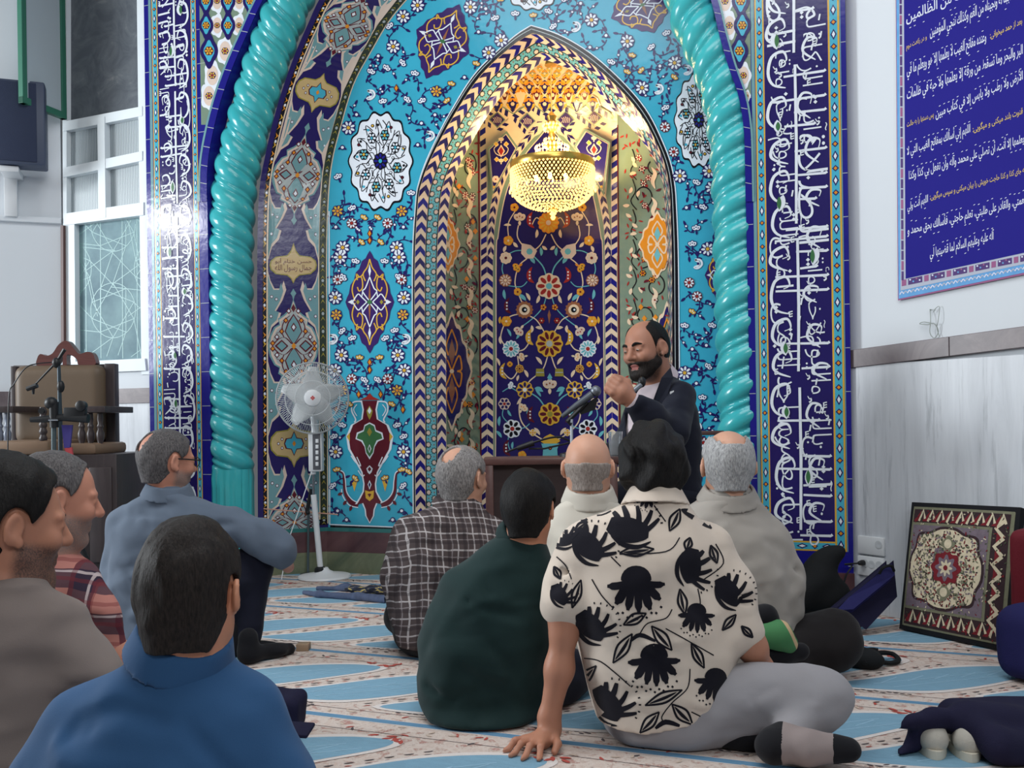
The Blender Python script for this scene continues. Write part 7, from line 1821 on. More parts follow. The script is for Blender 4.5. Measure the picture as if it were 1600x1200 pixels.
def finish_body(B, p, mat, h=0.006, head=None, stub=None, lips=None):
    """head = (centre, frame, height); stub = (material, lower edge of bare cheek) ; lips = material"""
    V = B.make(h); v, F = V.surf(); fm = None; mats = [mat]
    wt = None
    if head is not None:
        c, R, hh = head; q = (v[F].mean(1) - c) @ R / hh; x, y, z = q[:, 0], q[:, 1], q[:, 2]; fm = np.zeros(len(F), int); mats.append(lips or mat)
        if lips is not None: fm[(np.abs(x) < 0.10) & (z < -0.215) & (z > -0.315) & (y > 0.33) & (y < 0.5)] = 1
        if stub is not None:
            q = (v - c) @ R / hh; x, y, z = q[:, 0], q[:, 1], q[:, 2]; edge = np.interp(y, [k_[0] for k_ in stub], [k_[1] for k_ in stub])
            sm = lambda a_: np.clip(a_, 0, 1) ** 2 * (3 - 2 * np.clip(a_, 0, 1))
            wt = sm((edge + 0.03 - z) / 0.10) * sm((z + 0.60) / 0.12) * sm((y + 0.06) / 0.10) * (np.abs(x) < 0.36) * (y < 0.5)
            wt = wt * np.where((y > 0.27) & (np.abs(x) < 0.13) & (z > -0.17), 0, 1)
    o = surf_obj('body', v, F, mats, p, fm, relax=1)
    if wt is not None and len(o.data.vertices) == len(wt):
        at = o.data.attributes.new('stubble', 'FLOAT', 'POINT'); at.data.foreach_set('value', wt.astype(np.float32))
    return o
def crossed(cx, cd, th, w=0.28, f=0.30, z=0.10):
    """folded legs in front of somebody sitting: hip, knee, ankle for both sides"""
    c = PD(cx, 900, cd); c[2] = z; f0 = FW * math.cos(th) + R0 * math.sin(th); r0 = R0 * math.cos(th) - FW * math.sin(th); o = []
    for s_ in (1, -1): o.append((c + r0 * 0.09 * s_, c + r0 * w * s_ + f0 * f * 0.8 + Z0 * 0.02, c - r0 * 0.06 * s_ + f0 * (f + 0.06 + 0.04 * s_) - Z0 * 0.045))
    return o
def fore(elbow, th, side, ln=0.24, dz=-0.02):
    """forearm resting forward on the lap: wrist and knuckles"""
    f0 = FW * math.cos(th) + R0 * math.sin(th); r0 = R0 * math.cos(th) - FW * math.sin(th)
    w = np.array(elbow) + f0 * ln * 0.9 - r0 * side * ln * 0.45 + Z0 * dz; return [w, w + (f0 * 0.8 - r0 * side * 0.6) * 0.09 - Z0 * 0.02]

SK_A = skin_mat('skin_warm', (196, 146, 118)); SK_B = skin_mat('skin_tan', (176, 126, 102)); SK_C = skin_mat('skin_ruddy', (196, 138, 116)); SK_D = skin_mat('skin_boy', (188, 134, 106)); SK_E = skin_mat('skin_pale', (202, 158, 134))
HB = hair_mat('black_hair', (9, 8, 9), (30, 27, 26)); HDB = hair_mat('dark_brown_hair', (18, 15, 14), (46, 39, 36)); HG = hair_mat('grey_hair', (84, 80, 80), (168, 164, 162)); HDG = hair_mat('dark_grey_hair', (48, 46, 48), (112, 108, 108)); HW = hair_mat('silver_hair', (120, 120, 122), (196, 196, 196)); SK_BD = skin_mat('skin_tan_stubble', (176, 126, 102), stub=(84, 66, 60)); SK_CG = skin_mat('skin_ruddy_stubble', (190, 136, 114), stub=(128, 112, 106)); LIPS = skin_mat('lip_skin', (164, 104, 98)); HST = hair_mat('grey_stubble', (122, 110, 104), (178, 168, 160), 0.7)
BLKSOCK = cloth_mat('black_sock_knit', (24, 24, 28)); NVT = cloth_mat('navy_trousers', (28, 30, 44)); BKT = cloth_mat('black_trousers', (28, 25, 26)); CHT = cloth_mat('charcoal_trousers', (40, 40, 44))
def leg(T, hip, knee, ankle, r=(0.095, 0.072, 0.05), k=0.04): T.cone(hip, knee, r[0], r[1], k); T.cone(knee, ankle, r[1], r[2], k)

def auto_creases(rows, seed, arms, n=13):
    """soft drag folds across the back and round the elbows"""
    r = random.Random(seed * 7 + 3); o = []; rs = sorted(rows, key=lambda q: q[0][2]); zs = [q[0][2] for q in rs]
    for k in range(n):
        z = zs[0] + (zs[-1] - zs[0]) * r.uniform(0.12, 0.86); i = max(0, min(len(rs) - 2, sum(1 for q in zs if q < z) - 1)); t = (z - zs[i]) / max(1e-6, zs[i + 1] - zs[i])
        c = rs[i][0] * (1 - t) + rs[i + 1][0] * t; w = rs[i][1] * (1 - t) + rs[i + 1][1] * t; d = rs[i][2] * (1 - t) + rs[i + 1][2] * t
        u = r.uniform(-0.85, 0.7); p = c + R0 * u * w - FW * d * max(0.0, 1 - abs(u) ** 2.4) ** (1 / 2.4); p = np.array([p[0], p[1], z])
        an = r.choice((-0.5, -0.25, 0.2, 0.5, -0.9)) + r.uniform(-0.15, 0.15); o.append((p, R0 * math.cos(an) + Z0 * math.sin(an) - FW * 0.25 * (-u), r.uniform(0.08, 0.20), r.uniform(0.011, 0.020), r.choice((1, 1, -0.8)) * r.uniform(0.007, 0.012)))
    for pts, rr, bare in arms:
        if bare > 2:
            for k in range(3):
                b = np.array(pts[1]) + (np.array(pts[0]) - np.array(pts[1])) * r.uniform(-0.3, 0.6) - FW * rr[1] * 0.9; o.append((b - R0 * 0.03, R0 + Z0 * r.uniform(-0.8, 0.2), 0.08, 0.012, 0.010))
    return tuple(o)
def seated(label, cd, torso, head, hh, th, pitch, skin, hairs, shirt_mat, arms=(), legs=(), lat=None, neck_r=0.056, roll=0.0, trous=NVT, feet=(), fold=(0.0045, 26, 1), sh_h=0.009, collar=True, creases=(), shirt_cut=None, nose=1.0, beard=None, floor=None, col_mat=None, hips=None, body_h=0.006, extra=None, shirt_name='shirt', neck_off=(0, -0.10), stub=None, cb=None, col=(0.045, 0.010, 0.0), body_rows=None, eo=0.0):
    """a person sitting on the carpet, seen from behind or aside; torso edges, limbs and head are measured on the picture"""
    R = frame(th, pitch, roll); c = PD(head[0], head[1], head[2] if len(head) > 2 else cd)
    if cb:
        cb = (cb[0], cb[1], cb[2], cb[3] - 0.012 * FPX / cd, cb[4], cb[5] + 0.006)
        kx = FPX / cd; torso = [q for q in torso if q[0] > cb[3] + 3] + [(cb[3] - 2, cb[2] - cb[5] * 0.90 * kx, cb[2] + cb[5] * 0.90 * kx, cb[5] * 0.9), (cb[1] + (cb[3] - cb[1]) * 0.35, cb[0] - (cb[4] - 0.008) * kx, cb[0] + (cb[4] - 0.008) * kx, cb[4] - 0.008)]
    rows = rows_px(torso, cd); lat = R0 if lat is None else lat
    fl_ = PZ(*floor) if floor is not None else np.array([rows[-1][0][0], rows[-1][0][1], 0])
    p = person(label, fl_)
    top = max(rows, key=lambda q: q[0][2])[0]
    # bare body
    B = Soft(); L = add_head(B, c, R, hh, nose=nose, eo=eo); nb = np.array([top[0], top[1], top[2] - 0.02])
    nq = nb - Z0 * 0.03
    B.chain([L(0, neck_off[1], -0.18), nq], [neck_r, neck_r * 1.08], 0.03)
    B.loft(shrink(rows[:-1] if body_rows is None else rows_px(body_rows, cd), 0.018), lat, 0.04)
    for pts, rs, bare in arms: B.chain(pts, [max(0.012, q - (0.020 if i < bare - 1 else 0.012 if i < bare else 0.0)) for i, q in enumerate(rs)], 0.03)
    for h_, kn, an in legs: leg(B, h_, kn, an, (0.075, 0.055, 0.036))
    if extra: extra(B, L)
    finish_body(B, p, skin, body_h, (c, R, hh), stub)
    # shirt
    Sh = Soft(); Sh.loft(rows, lat, 0.04)
    for pts, rs, bare in arms:
        if bare > 1: Sh.chain(pts[:bare], rs[:bare], 0.05)
    creases = tuple(creases) + auto_creases(rows, fold[2], arms)
    v, F = cloth_surf(Sh, sh_h, fold[0], fold[1], fold[2], creases, shirt_cut)
    so = (v, F)
    shirt = surf_obj(shirt_name, v, F, shirt_mat, p)
    if cb:
        dn = (L(0, neck_off[1], -0.2) - CAM) @ FW; ct, cbm = PD(cb[0], cb[1], dn * 0.6 + cd * 0.4), PD(cb[2], cb[3], cd + (cb[6] if len(cb) > 6 else 0)); ax_c = (ct - cbm) / np.linalg.norm(ct - cbm); ln_ = np.linalg.norm(ct - cbm)
        K = Soft(); K.cone(cbm - ax_c * 0.02, ct + ax_c * 0.02, cb[5] + (cb[5] - cb[4]) * 0.02 / ln_, cb[4] - (cb[5] - cb[4]) * 0.02 / ln_, 0.01); Vk = K.make(0.005); X, Y, Z = Vk.grid()
        t = (X - cbm[0]) * ax_c[0] + (Y - cbm[1]) * ax_c[1] + (Z - cbm[2]) * ax_c[2]; n_ = 0
        f = np.maximum(np.maximum(Vk.f + n_, -(Vk.f + 0.011)), np.maximum(t - ln_, -t)); v, F = Vk.surf(f.astype(np.float32)); surf_obj('collar', v, F, col_mat or shirt_mat, p, relax=1)
    for args in hairs: hair_obj('hair', p, c, R, hh, *args[0], **args[1])
    if beard: beard_obj('beard', p, c, R, hh, *beard)
    if legs or hips:
        T = Soft()
        for h_, kn, an in legs: leg(T, h_, kn, an)
        for q in (hips or []): T.ell(q[0], q[1], None, 0.05)
        v, F = cloth_surf(T, 0.009, 0.0035, 30, 4); surf_obj('trousers', v, F, trous, p)
    for heel, toe, mt, r_ in feet:
        Ft = Soft(); Ft.cone(heel, toe, r_ * 0.85, r_ * 0.58, 0.02); Ft.cone(heel, np.array(heel) + np.array([0, 0, 0.06]), r_ * 0.85, r_ * 0.9, 0.03); Ft.ell(np.array(heel) * 0.35 + np.array(toe) * 0.65, (r_ * 1.25, r_ * 1.0, r_ * 0.55), None, 0.02); v, F = cloth_surf(Ft, 0.006, 0.0015, 40, 2); surf_obj('sock', v, F, mt, p)
    return p, L, shirt, so
# ---- boy in the blue polo shirt, nearest to the viewer
cd = 1.56
BLUE = cloth_mat('blue_polo_cotton', (46, 82, 122))
PX = lambda x, y, d=cd: PD(x, y, d)
t_ = math.radians(20)
tor = [(1500, 60, 440, 0.14), (1400, 40, 455, 0.15), (1300, 42, 458, 0.15), (1200, 66, 446, 0.145), (1150, 86, 428, 0.14), (1110, 110, 408, 0.125), (1078, 138, 386, 0.105), (1054, 166, 368, 0.085), (1034, 194, 354, 0.072), (1012, 212, 346, 0.064), (1000, 218, 342, 0.060)]
p, L, sh, so = seated('boy with short dark hair in a blue polo shirt, seated nearest at the bottom', cd, tor, (299, 926), 0.214, math.radians(9), -0.03, SK_D,
    [((HDB, 0.008, [(-0.5, -0.38), (-0.24, -0.38), (-0.12, -0.27), (-0.02, -0.10), (0.055, -0.16), (0.08, 0.05), (0.17, 0.12), (0.26, 0.30), (0.36, 0.42), (0.5, 0.52)]), dict(h=0.0032, amp=0.0018, nsc=170, top=0.06, lump=0.002, lsc=60, nape=0.29))], BLUE,
    arms=[([PX(130, 1120), PX(84, 1230), PX(80, 1330, 1.58)] + fore(PX(80, 1330, 1.58), t_, -1, 0.15), [0.055, 0.058, 0.05, 0.034, 0.03], 3), ([PX(388, 1110), PX(424, 1230), PX(420, 1330, 1.58)] + fore(PX(420, 1330, 1.58), t_, 1), [0.055, 0.058, 0.05, 0.034, 0.03], 3)],
    cb=(290, 986, 280, 1042, 0.075, 0.084), legs=crossed(255, 1.60, t_, 0.24, 0.30), neck_r=0.064, eo=0.035, fold=(0.0055, 19, 5), sh_h=0.007, col_mat=BLUE, col=(0.040, 0.014, -0.004),
    creases=[(PX(330, 1185, 1.43), R0 * 0.8 - Z0 * 0.5, 0.12, 0.010, 0.009), (PX(362, 1150, 1.45), R0 * 0.5 - Z0 * 0.9, 0.10, 0.009, 0.008), (PX(280, 1180, 1.42), R0 + Z0 * 0.1, 0.06, 0.012, 0.005), (PX(400, 1110, 1.52), Z0 * -1 - R0 * 0.35, 0.12, 0.005, 0.006), (PX(140, 1130, 1.46), R0 * 0.3 - Z0, 0.12, 0.01, 0.006)], neck_off=(0, -0.12))
# ---- man at the far left in the taupe shirt
cd = 1.80; t_ = math.radians(40)
TAU = cloth_mat('taupe_cotton', (126, 115, 110)); PX = lambda x, y, d=cd: PD(x, y, d)
tor = [(1420, -190, 60, 0.13), (1250, -215, 80, 0.14), (1150, -210, 118, 0.15), (1060, -200, 124, 0.15), (1000, -188, 112, 0.14), (950, -160, 94, 0.115), (920, -120, 74, 0.09), (895, -80, 56, 0.075), (878, -56, 46, 0.065), (868, -46, 42, 0.06)]
p, L, sh, so = seated('dark-haired man with stubble in a taupe shirt at the left edge', cd, tor, (14, 822), 0.236, math.radians(50), -0.10, SK_BD,
    [((HB, 0.013, [(-0.5, -0.36), (-0.24, -0.36), (-0.12, -0.22), (-0.02, -0.08), (0.05, -0.20), (0.085, 0.02), (0.17, 0.12), (0.24, 0.32), (0.34, 0.42), (0.5, 0.52)]), dict(h=0.0034, amp=0.0025, nsc=110, lump=0.004, lsc=30, top=0.035))], TAU,
    arms=[([PX(88, 990), PX(132, 1064, 1.80), PX(166, 1140, 1.82)] + fore(PX(166, 1140, 1.84), t_, 1), [0.062, 0.062, 0.056, 0.038, 0.03], 3), ([PX(-180, 985), PX(-215, 1100), PX(-220, 1180, 1.84)] + fore(PX(-220, 1180, 1.84), t_, -1), [0.06, 0.058, 0.05, 0.036, 0.03], 3)],
    cb=(6, 882, 0, 918, 0.062, 0.088), legs=crossed(-45, 1.84, t_, 0.26, 0.30), fold=(0.0065, 22, 8), sh_h=0.0075, body_h=0.0045, stub=[(-0.1, -0.08), (0.1, -0.10), (0.25, -0.12), (0.5, -0.15)], trous=CHT,
    creases=[(PX(66, 980, 1.66), Z0 * -1 - R0 * 0.25, 0.16, 0.006, 0.006), (PX(-10, 1050, 1.63), R0 - Z0 * 0.8, 0.14, 0.014, 0.012), (PX(0, 1090, 1.63), R0 - Z0 * 0.5, 0.12, 0.012, 0.010), (PX(20, 1130, 1.64), R0 - Z0 * 0.2, 0.10, 0.012, 0.008), (PX(-20, 925, 1.68), R0 - Z0 * 0.35, 0.14, 0.005, 0.004)])
# ---- man in the red and navy checks behind him
cd = 2.44; t_ = math.radians(45)
CHK = plaid_mat('red_navy_check', (186, 126, 116), [(True, 0.100, 0.1, 0.056, (44, 42, 62), 0.80), (False, 0.100, 0.3, 0.052, (44, 42, 62), 0.80), (True, 0.100, 0.70, 0.006, (206, 190, 190), 0.8), (False, 0.100, 0.88, 0.006, (206, 190, 190), 0.8), (True, 0.050, 0.2, 0.010, (120, 50, 56), 0.5), (False, 0.050, 0.2, 0.010, (120, 50, 56), 0.5)], 0.6)
PX = lambda x, y, d=cd: PD(x, y, d)
tor = [(1190, -10, 150, 0.13), (1100, -20, 155, 0.14), (1020, -15, 150, 0.14), (960, -5, 142, 0.13), (920, 6, 132, 0.12), (895, 22, 122, 0.10), (875, 38, 116, 0.082), (860, 50, 110, 0.068), (850, 54, 106, 0.06)]
p, L, sh, so = seated('grey-haired man with grey stubble in a red and navy checked shirt at left', cd, tor, (87, 782), 0.242, math.radians(54), -0.12, SK_CG,
    [((HDG, 0.007, [(-0.5, -0.34), (-0.22, -0.34), (-0.12, -0.22), (-0.02, -0.10), (0.055, -0.16), (0.08, 0.06), (0.14, 0.14), (0.20, 0.32), (0.28, 0.44), (0.5, 0.56)]), dict(h=0.0038, amp=0.0018, nsc=120))], CHK,
    arms=[([PX(122, 908), PX(146, 960), PX(166, 1012, 2.46), PX(180, 1030, 2.47)] + fore(PX(184, 1034, 2.48), t_, 1), [0.056, 0.052, 0.048, 0.040, 0.034, 0.03], 3), ([PX(8, 910), PX(-20, 1000), PX(-20, 1050, 2.46)] + fore(PX(-20, 1050, 2.46), t_, -1), [0.055, 0.05, 0.04, 0.034, 0.03], 3)],
    legs=crossed(70, 2.48, t_, 0.24, 0.28), body_h=0.005, stub=[(-0.1, -0.08), (0.1, -0.12), (0.25, -0.14), (0.5, -0.15)], trous=CHT, fold=(0.004, 26, 2), nose=1.1)
# ---- man in the blue-grey shirt with glasses, arm over his knee
cd = 3.62
BGS = cloth_mat('blue_grey_cotton', (96, 108, 124)); PX = lambda x, y, d=cd: PD(x, y, d)
tor = [(1022, 196, 335, 0.15), (990, 180, 345, 0.16), (930, 171, 345, 0.16), (870, 174, 342, 0.15), (830, 181, 338, 0.135), (805, 190, 330, 0.115), (787, 200, 318, 0.09), (772, 216, 303, 0.075), (760, 224, 298, 0.064), (752, 228, 294, 0.058)]
p, L, sh, so = seated('grey-haired man with glasses in a blue-grey shirt, arm resting on his raised knee', cd, tor, (262, 722), 0.238, math.radians(46), -0.06, SK_CG,
    [((HDG, 0.008, SHORT), dict(h=0.0048, amp=0.002, nsc=110, bald=(-0.37, 0.11, 0.12, 0.16)))], BGS,
    arms=[([PX(318, 812), PX(362, 822, 3.66), PX(412, 842, 3.64), PX(436, 858, 3.64), PX(446, 872, 3.66), PX(450, 886, 3.72)], [0.062, 0.066, 0.062, 0.054, 0.036, 0.024], 5), ([PX(190, 820), PX(176, 900, 3.66)] + fore(PX(176, 900, 3.66), 0.8, -1), [0.055, 0.05, 0.036, 0.03], 2)],
    legs=[(PX(300, 985, 3.66), PX(396, 882, 3.70), PX(388, 992, 3.64)), (PX(250, 995, 3.66), PX(360, 905, 3.64), PX(350, 1000, 3.74))], feet=[(PZ(388, 1022, 0.035), PZ(452, 1014, 0.02), BLKSOCK, 0.040), (PZ(362, 1012, 0.035), PZ(428, 1012, 0.02), BLKSOCK, 0.036)], trous=NVT, fold=(0.0065, 26, 11),
    creases=[(PX(200, 880, 3.45), R0, 0.25, 0.006, 0.004), (PX(250, 790, 3.50), R0 * 0.6 - Z0, 0.07, 0.012, 0.009), (PX(300, 800, 3.5), R0 - Z0 * 0.3, 0.1, 0.014, 0.008), (PX(340, 800, 3.56), R0 - Z0 * 0.4, 0.12, 0.010, 0.006)], stub=[(-0.1, -0.10), (0.1, -0.12), (0.25, -0.14), (0.5, -0.15)], cb=(263, 754, 262, 780, 0.076, 0.094), hips=[(PX(270, 1000, 3.64), (0.17, 0.15, 0.10))], col=(0.05, 0.010, 0.0))
mb = MB(); rim = flat('black_spectacle_frame', (18, 18, 20), 0.3)
for s_ in (1, -1): mb.tube([L(s_ * 0.34, -0.03, 0.06), L(s_ * 0.335, 0.15, 0.055), L(s_ * 0.25, 0.40, 0.04)], 0.0028, rim, 6); mb.tube([L(s_ * 0.14 + 0.10 * math.cos(q), 0.42 - 0.0 * s_, 0.015 + 0.075 * math.sin(q)) for q in np.linspace(0, 2 * PI, 21)], 0.002, rim, 5, False)
mb.tube([L(-0.04, 0.43, 0.03), L(0.04, 0.43, 0.03)], 0.002, rim, 5); mb.build('glasses', p)
# ---- man in the brown checked shirt
cd = 3.62; t_ = math.radians(5)
BCK = plaid_mat('brown_white_check', (86, 76, 76), [(True, 0.062, 0.0, 0.0055, (196, 190, 190), 0.8), (False, 0.062, 0.0, 0.0055, (196, 190, 190), 0.8), (True, 0.062, 0.36, 0.0035, (160, 152, 154), 0.65), (False, 0.062, 0.36, 0.0035, (160, 152, 154), 0.65), (True, 0.062, 0.62, 0.012, (50, 44, 48), 0.5), (False, 0.062, 0.62, 0.012, (50, 44, 48), 0.5)], 0.1)
PX = lambda x, y, d=cd: PD(x, y, d)
tor = [(1000, 620, 770, 0.14), (960, 611, 780, 0.15), (900, 612, 786, 0.155), (860, 616, 784, 0.15), (830, 623, 778, 0.135), (806, 636, 766, 0.11), (788, 656, 754, 0.085), (774, 676, 747, 0.07), (762, 686, 742, 0.06)]
p, L, sh, so = seated('grey-haired man in a brown checked shirt seated before the reading desk', cd, tor, (723, 748), 0.238, math.radians(34), -0.05, SK_E,
    [((HG, 0.009, SHORT), dict(h=0.0048, amp=0.002, nsc=110, bald=(-0.30, 0.14, 0.17, 0.24)))], BCK,
    arms=[([PX(635, 835), PX(620, 900), PX(628, 940, 3.64)] + fore(PX(628, 940, 3.64), t_, -1), [0.055, 0.052, 0.046, 0.036, 0.03], 3), ([PX(770, 835), PX(792, 890), PX(790, 930, 3.64)] + fore(PX(790, 930, 3.64), t_, 1, 0.14), [0.058, 0.054, 0.046, 0.036, 0.03], 3)],
    cb=(718, 770, 715, 796, 0.070, 0.096), legs=crossed(690, 3.62, t_, 0.17, 0.16), hips=[(PX(692, 990, 3.62), (0.172, 0.15, 0.10))], trous=BKT, fold=(0.0055, 26, 14), col_mat=BCK)
# ---- bald man in cream
cd = 3.36; t_ = math.radians(4)
CRM = cloth_mat('cream_cotton', (204, 198, 186)); PX = lambda x, y, d=cd: PD(x, y, d)
tor = [(1040, 850, 1000, 0.15), (960, 838, 1005, 0.16), (880, 838, 1004, 0.15), (835, 846, 996, 0.13), (808, 858, 984, 0.105), (790, 868, 974, 0.085), (774, 877, 968, 0.07), (758, 884, 962, 0.062), (748, 888, 958, 0.06)]
p, L, sh, so = seated('bald man with short grey side hair in a cream shirt by the desk', cd, tor, (919, 731), 0.24, math.radians(8), -0.08, SK_E,
    [((HST, 0.0045, [(-0.5, -0.34), (-0.22, -0.34), (-0.12, -0.22), (-0.02, -0.10), (0.05, -0.10), (0.07, 0.08), (0.12, 0.18), (0.17, 0.40), (0.25, 0.6), (0.5, 0.7)]), dict(h=0.0042, amp=0.0008, nsc=140, bald=(-0.02, 0.40, 0.56, 0.06)))], CRM,
    arms=[([PX(852, 840), PX(842, 920)] + fore(PX(842, 920), t_, -1), [0.055, 0.05, 0.036, 0.03], 2), ([PX(990, 840), PX(1002, 920)] + fore(PX(1002, 920), t_, 1), [0.055, 0.05, 0.036, 0.03], 2)],
    cb=(921, 760, 921, 790, 0.080, 0.096), legs=crossed(922, 3.38, t_, 0.17, 0.22), trous=CHT, hips=[(PX(922, 1020, 3.36), (0.16, 0.15, 0.10))], neck_r=0.064, col=(0.05, 0.012, 0.004))
# ---- man in the grey shirt at the right
cd = 3.22; t_ = 0.0
GRS = cloth_mat('warm_grey_cotton', (160, 154, 147)); PX = lambda x, y, d=cd: PD(x, y, d)
tor = [(1030, 1080, 1236, 0.14), (985, 1066, 1240, 0.155), (930, 1056, 1238, 0.16), (880, 1050, 1230, 0.155), (840, 1050, 1222, 0.14), (812, 1056, 1212, 0.115), (794, 1068, 1200, 0.092), (778, 1086, 1186, 0.075), (764, 1098, 1178, 0.065), (754, 1102, 1174, 0.06)]
p, L, sh, so = seated('silver-haired man in a warm grey shirt and black trousers at right', cd, tor, (1137, 729), 0.24, math.radians(2), -0.06, SK_E,
    [((HW, 0.009, SHORT), dict(h=0.0043, amp=0.0018, nsc=120, bald=(-0.06, 0.24, 0.42, 0.30)))], GRS,
    arms=[([PX(1068, 845), PX(1060, 930)] + fore(PX(1060, 930), t_, -1), [0.056, 0.052, 0.036, 0.03], 2), ([PX(1206, 845), PX(1228, 905, 3.22), PX(1232, 950, 3.22)] + fore(PX(1232, 955, 3.22), 0.2, 1), [0.058, 0.056, 0.048, 0.038, 0.03], 3)],
    cb=(1139, 761, 1138, 788, 0.082, 0.102), legs=[(PX(1200, 1012, 3.22), PX(1306, 990, 3.20), PX(1216, 1030, 3.06)), (PX(1130, 1015, 3.22), PX(1080, 1000, 3.48), PX(1170, 1010, 3.46))], hips=[(PX(1150, 1010, 3.22), (0.17, 0.15, 0.10)), (PX(1292, 1012, 3.18), (0.105, 0.10, 0.085))], trous=BKT, fold=(0.0065, 24, 21),
    creases=[(PX(1150, 880, 3.05), R0 + Z0 * 0.1, 0.15, 0.008, 0.005), (PX(1140, 800, 3.12), Z0 * -1 + R0 * 0.2, 0.06, 0.012, 0.007), (PX(1225, 900, 3.06), R0 * -0.7 - Z0 * 0.4, 0.08, 0.012, 0.009), (PX(1190, 930, 3.06), R0 * 0.8 - Z0 * 0.5, 0.10, 0.012, 0.007), (PX(1205, 850, 3.1), Z0 * -1 + R0 * 0.15, 0.13, 0.006, 0.005)])
GSOCK = NT('green_striped_sock', 0.85, 0.15); w_ = GSOCK.new('ShaderNodeVectorMath', operation='DOT_PRODUCT'); GSOCK.link(GSOCK.coord(), w_.inputs[0]); w_.inputs[1].default_value = tuple(R0 * 0.9 + Z0 * 0.45)
f_ = GSOCK.math('FRACT', GSOCK.math('ADD', GSOCK.math('MULTIPLY', w_.outputs['Value'], 9.5), 0.15)); GSOCK.base(GSOCK.mix(GSOCK.math('LESS_THAN', f_, 0.12), s2l((74, 128, 84)), s2l((196, 168, 132)))); GSOCK = GSOCK.m
Ft = Soft(); Ft.chain([PD(1190, 988, 2.95), PD(1215, 992, 2.94), PD(1232, 1006, 2.95)], [0.036, 0.040, 0.030], 0.03); v, F = cloth_surf(Ft, 0.006, 0.0015, 40, 2); o = surf_obj('sock', v, F, GSOCK, p); o['label'] = 'green striped sock'
Ft = Soft(); Ft.chain([PD(1182, 966, 2.97), PD(1196, 964, 2.97), PD(1206, 976, 2.98)], [0.030, 0.034, 0.028], 0.03); Ft.chain([PD(1185, 1020, 2.97), PD(1222, 1022, 2.97), PD(1250, 1018, 2.98)], [0.028, 0.03, 0.03], 0.03); v, F = cloth_surf(Ft, 0.006, 0.002, 40, 3); surf_obj('sock_heel', v, F, BLKSOCK, p)
# ---- boy in the dark green shirt
cd = 2.88; t_ = math.radians(12)
DGS = cloth_mat('dark_green_cotton', (28, 48, 48)); PX = lambda x, y, d=cd: PD(x, y, d)
tor = [(1138, 690, 820, 0.11, 2.82), (1115, 668, 842, 0.14, 2.83), (1085, 656, 854, 0.155), (1050, 652, 860, 0.165), (1000, 660, 866, 0.17), (950, 680, 868, 0.16), (910, 700, 866, 0.145), (880, 722, 862, 0.12), (860, 745, 858, 0.095), (844, 768, 852, 0.074), (830, 782, 848, 0.062), (822, 786, 844, 0.058)]
p, L, sh, so = seated('black-haired boy in a dark green shirt hunched over, left of the floral shirt', cd, tor, (827, 795, 2.86), 0.208, math.radians(18), -0.12, SK_D,
    [((HB, 0.013, [(-0.5, -0.42), (-0.24, -0.42), (-0.12, -0.26), (-0.02, -0.10), (0.055, -0.13), (0.075, 0.06), (0.17, 0.12), (0.26, 0.30), (0.34, 0.40), (0.5, 0.52)]), dict(h=0.0043, amp=0.002, nsc=110, lump=0.002, lsc=40, top=0.02))], DGS,
    arms=[([PX(715, 925), PX(690, 1000)] + fore(PX(690, 1000, 2.9), t_, -1), [0.06, 0.056, 0.036, 0.03], 2), ([PX(850, 915), PX(862, 985, 2.90)] + [PX(862, 1000, 2.98), PX(866, 1004, 3.06)], [0.058, 0.048, 0.034, 0.03], 2)],
    cb=(818, 826, 814, 846, 0.060, 0.074), legs=[(PX(720, 1095, 2.86), PX(700, 1060, 3.12), PX(800, 1090, 3.14)), (PX(820, 1090, 2.88), PX(888, 1052, 3.06), PX(872, 1095, 2.98))], trous=NVT, fold=(0.006, 20, 31), neck_r=0.052, col=(0.022, 0.004, 0.0),
    creases=[(PX(740, 1110, 2.68), R0 + Z0 * 0.55, 0.14, 0.012, 0.009), (PX(750, 890, 2.74), R0 * 0.4 - Z0, 0.08, 0.010, 0.005), (PX(790, 850, 2.78), R0 * -0.5 - Z0, 0.06, 0.008, 0.004)])
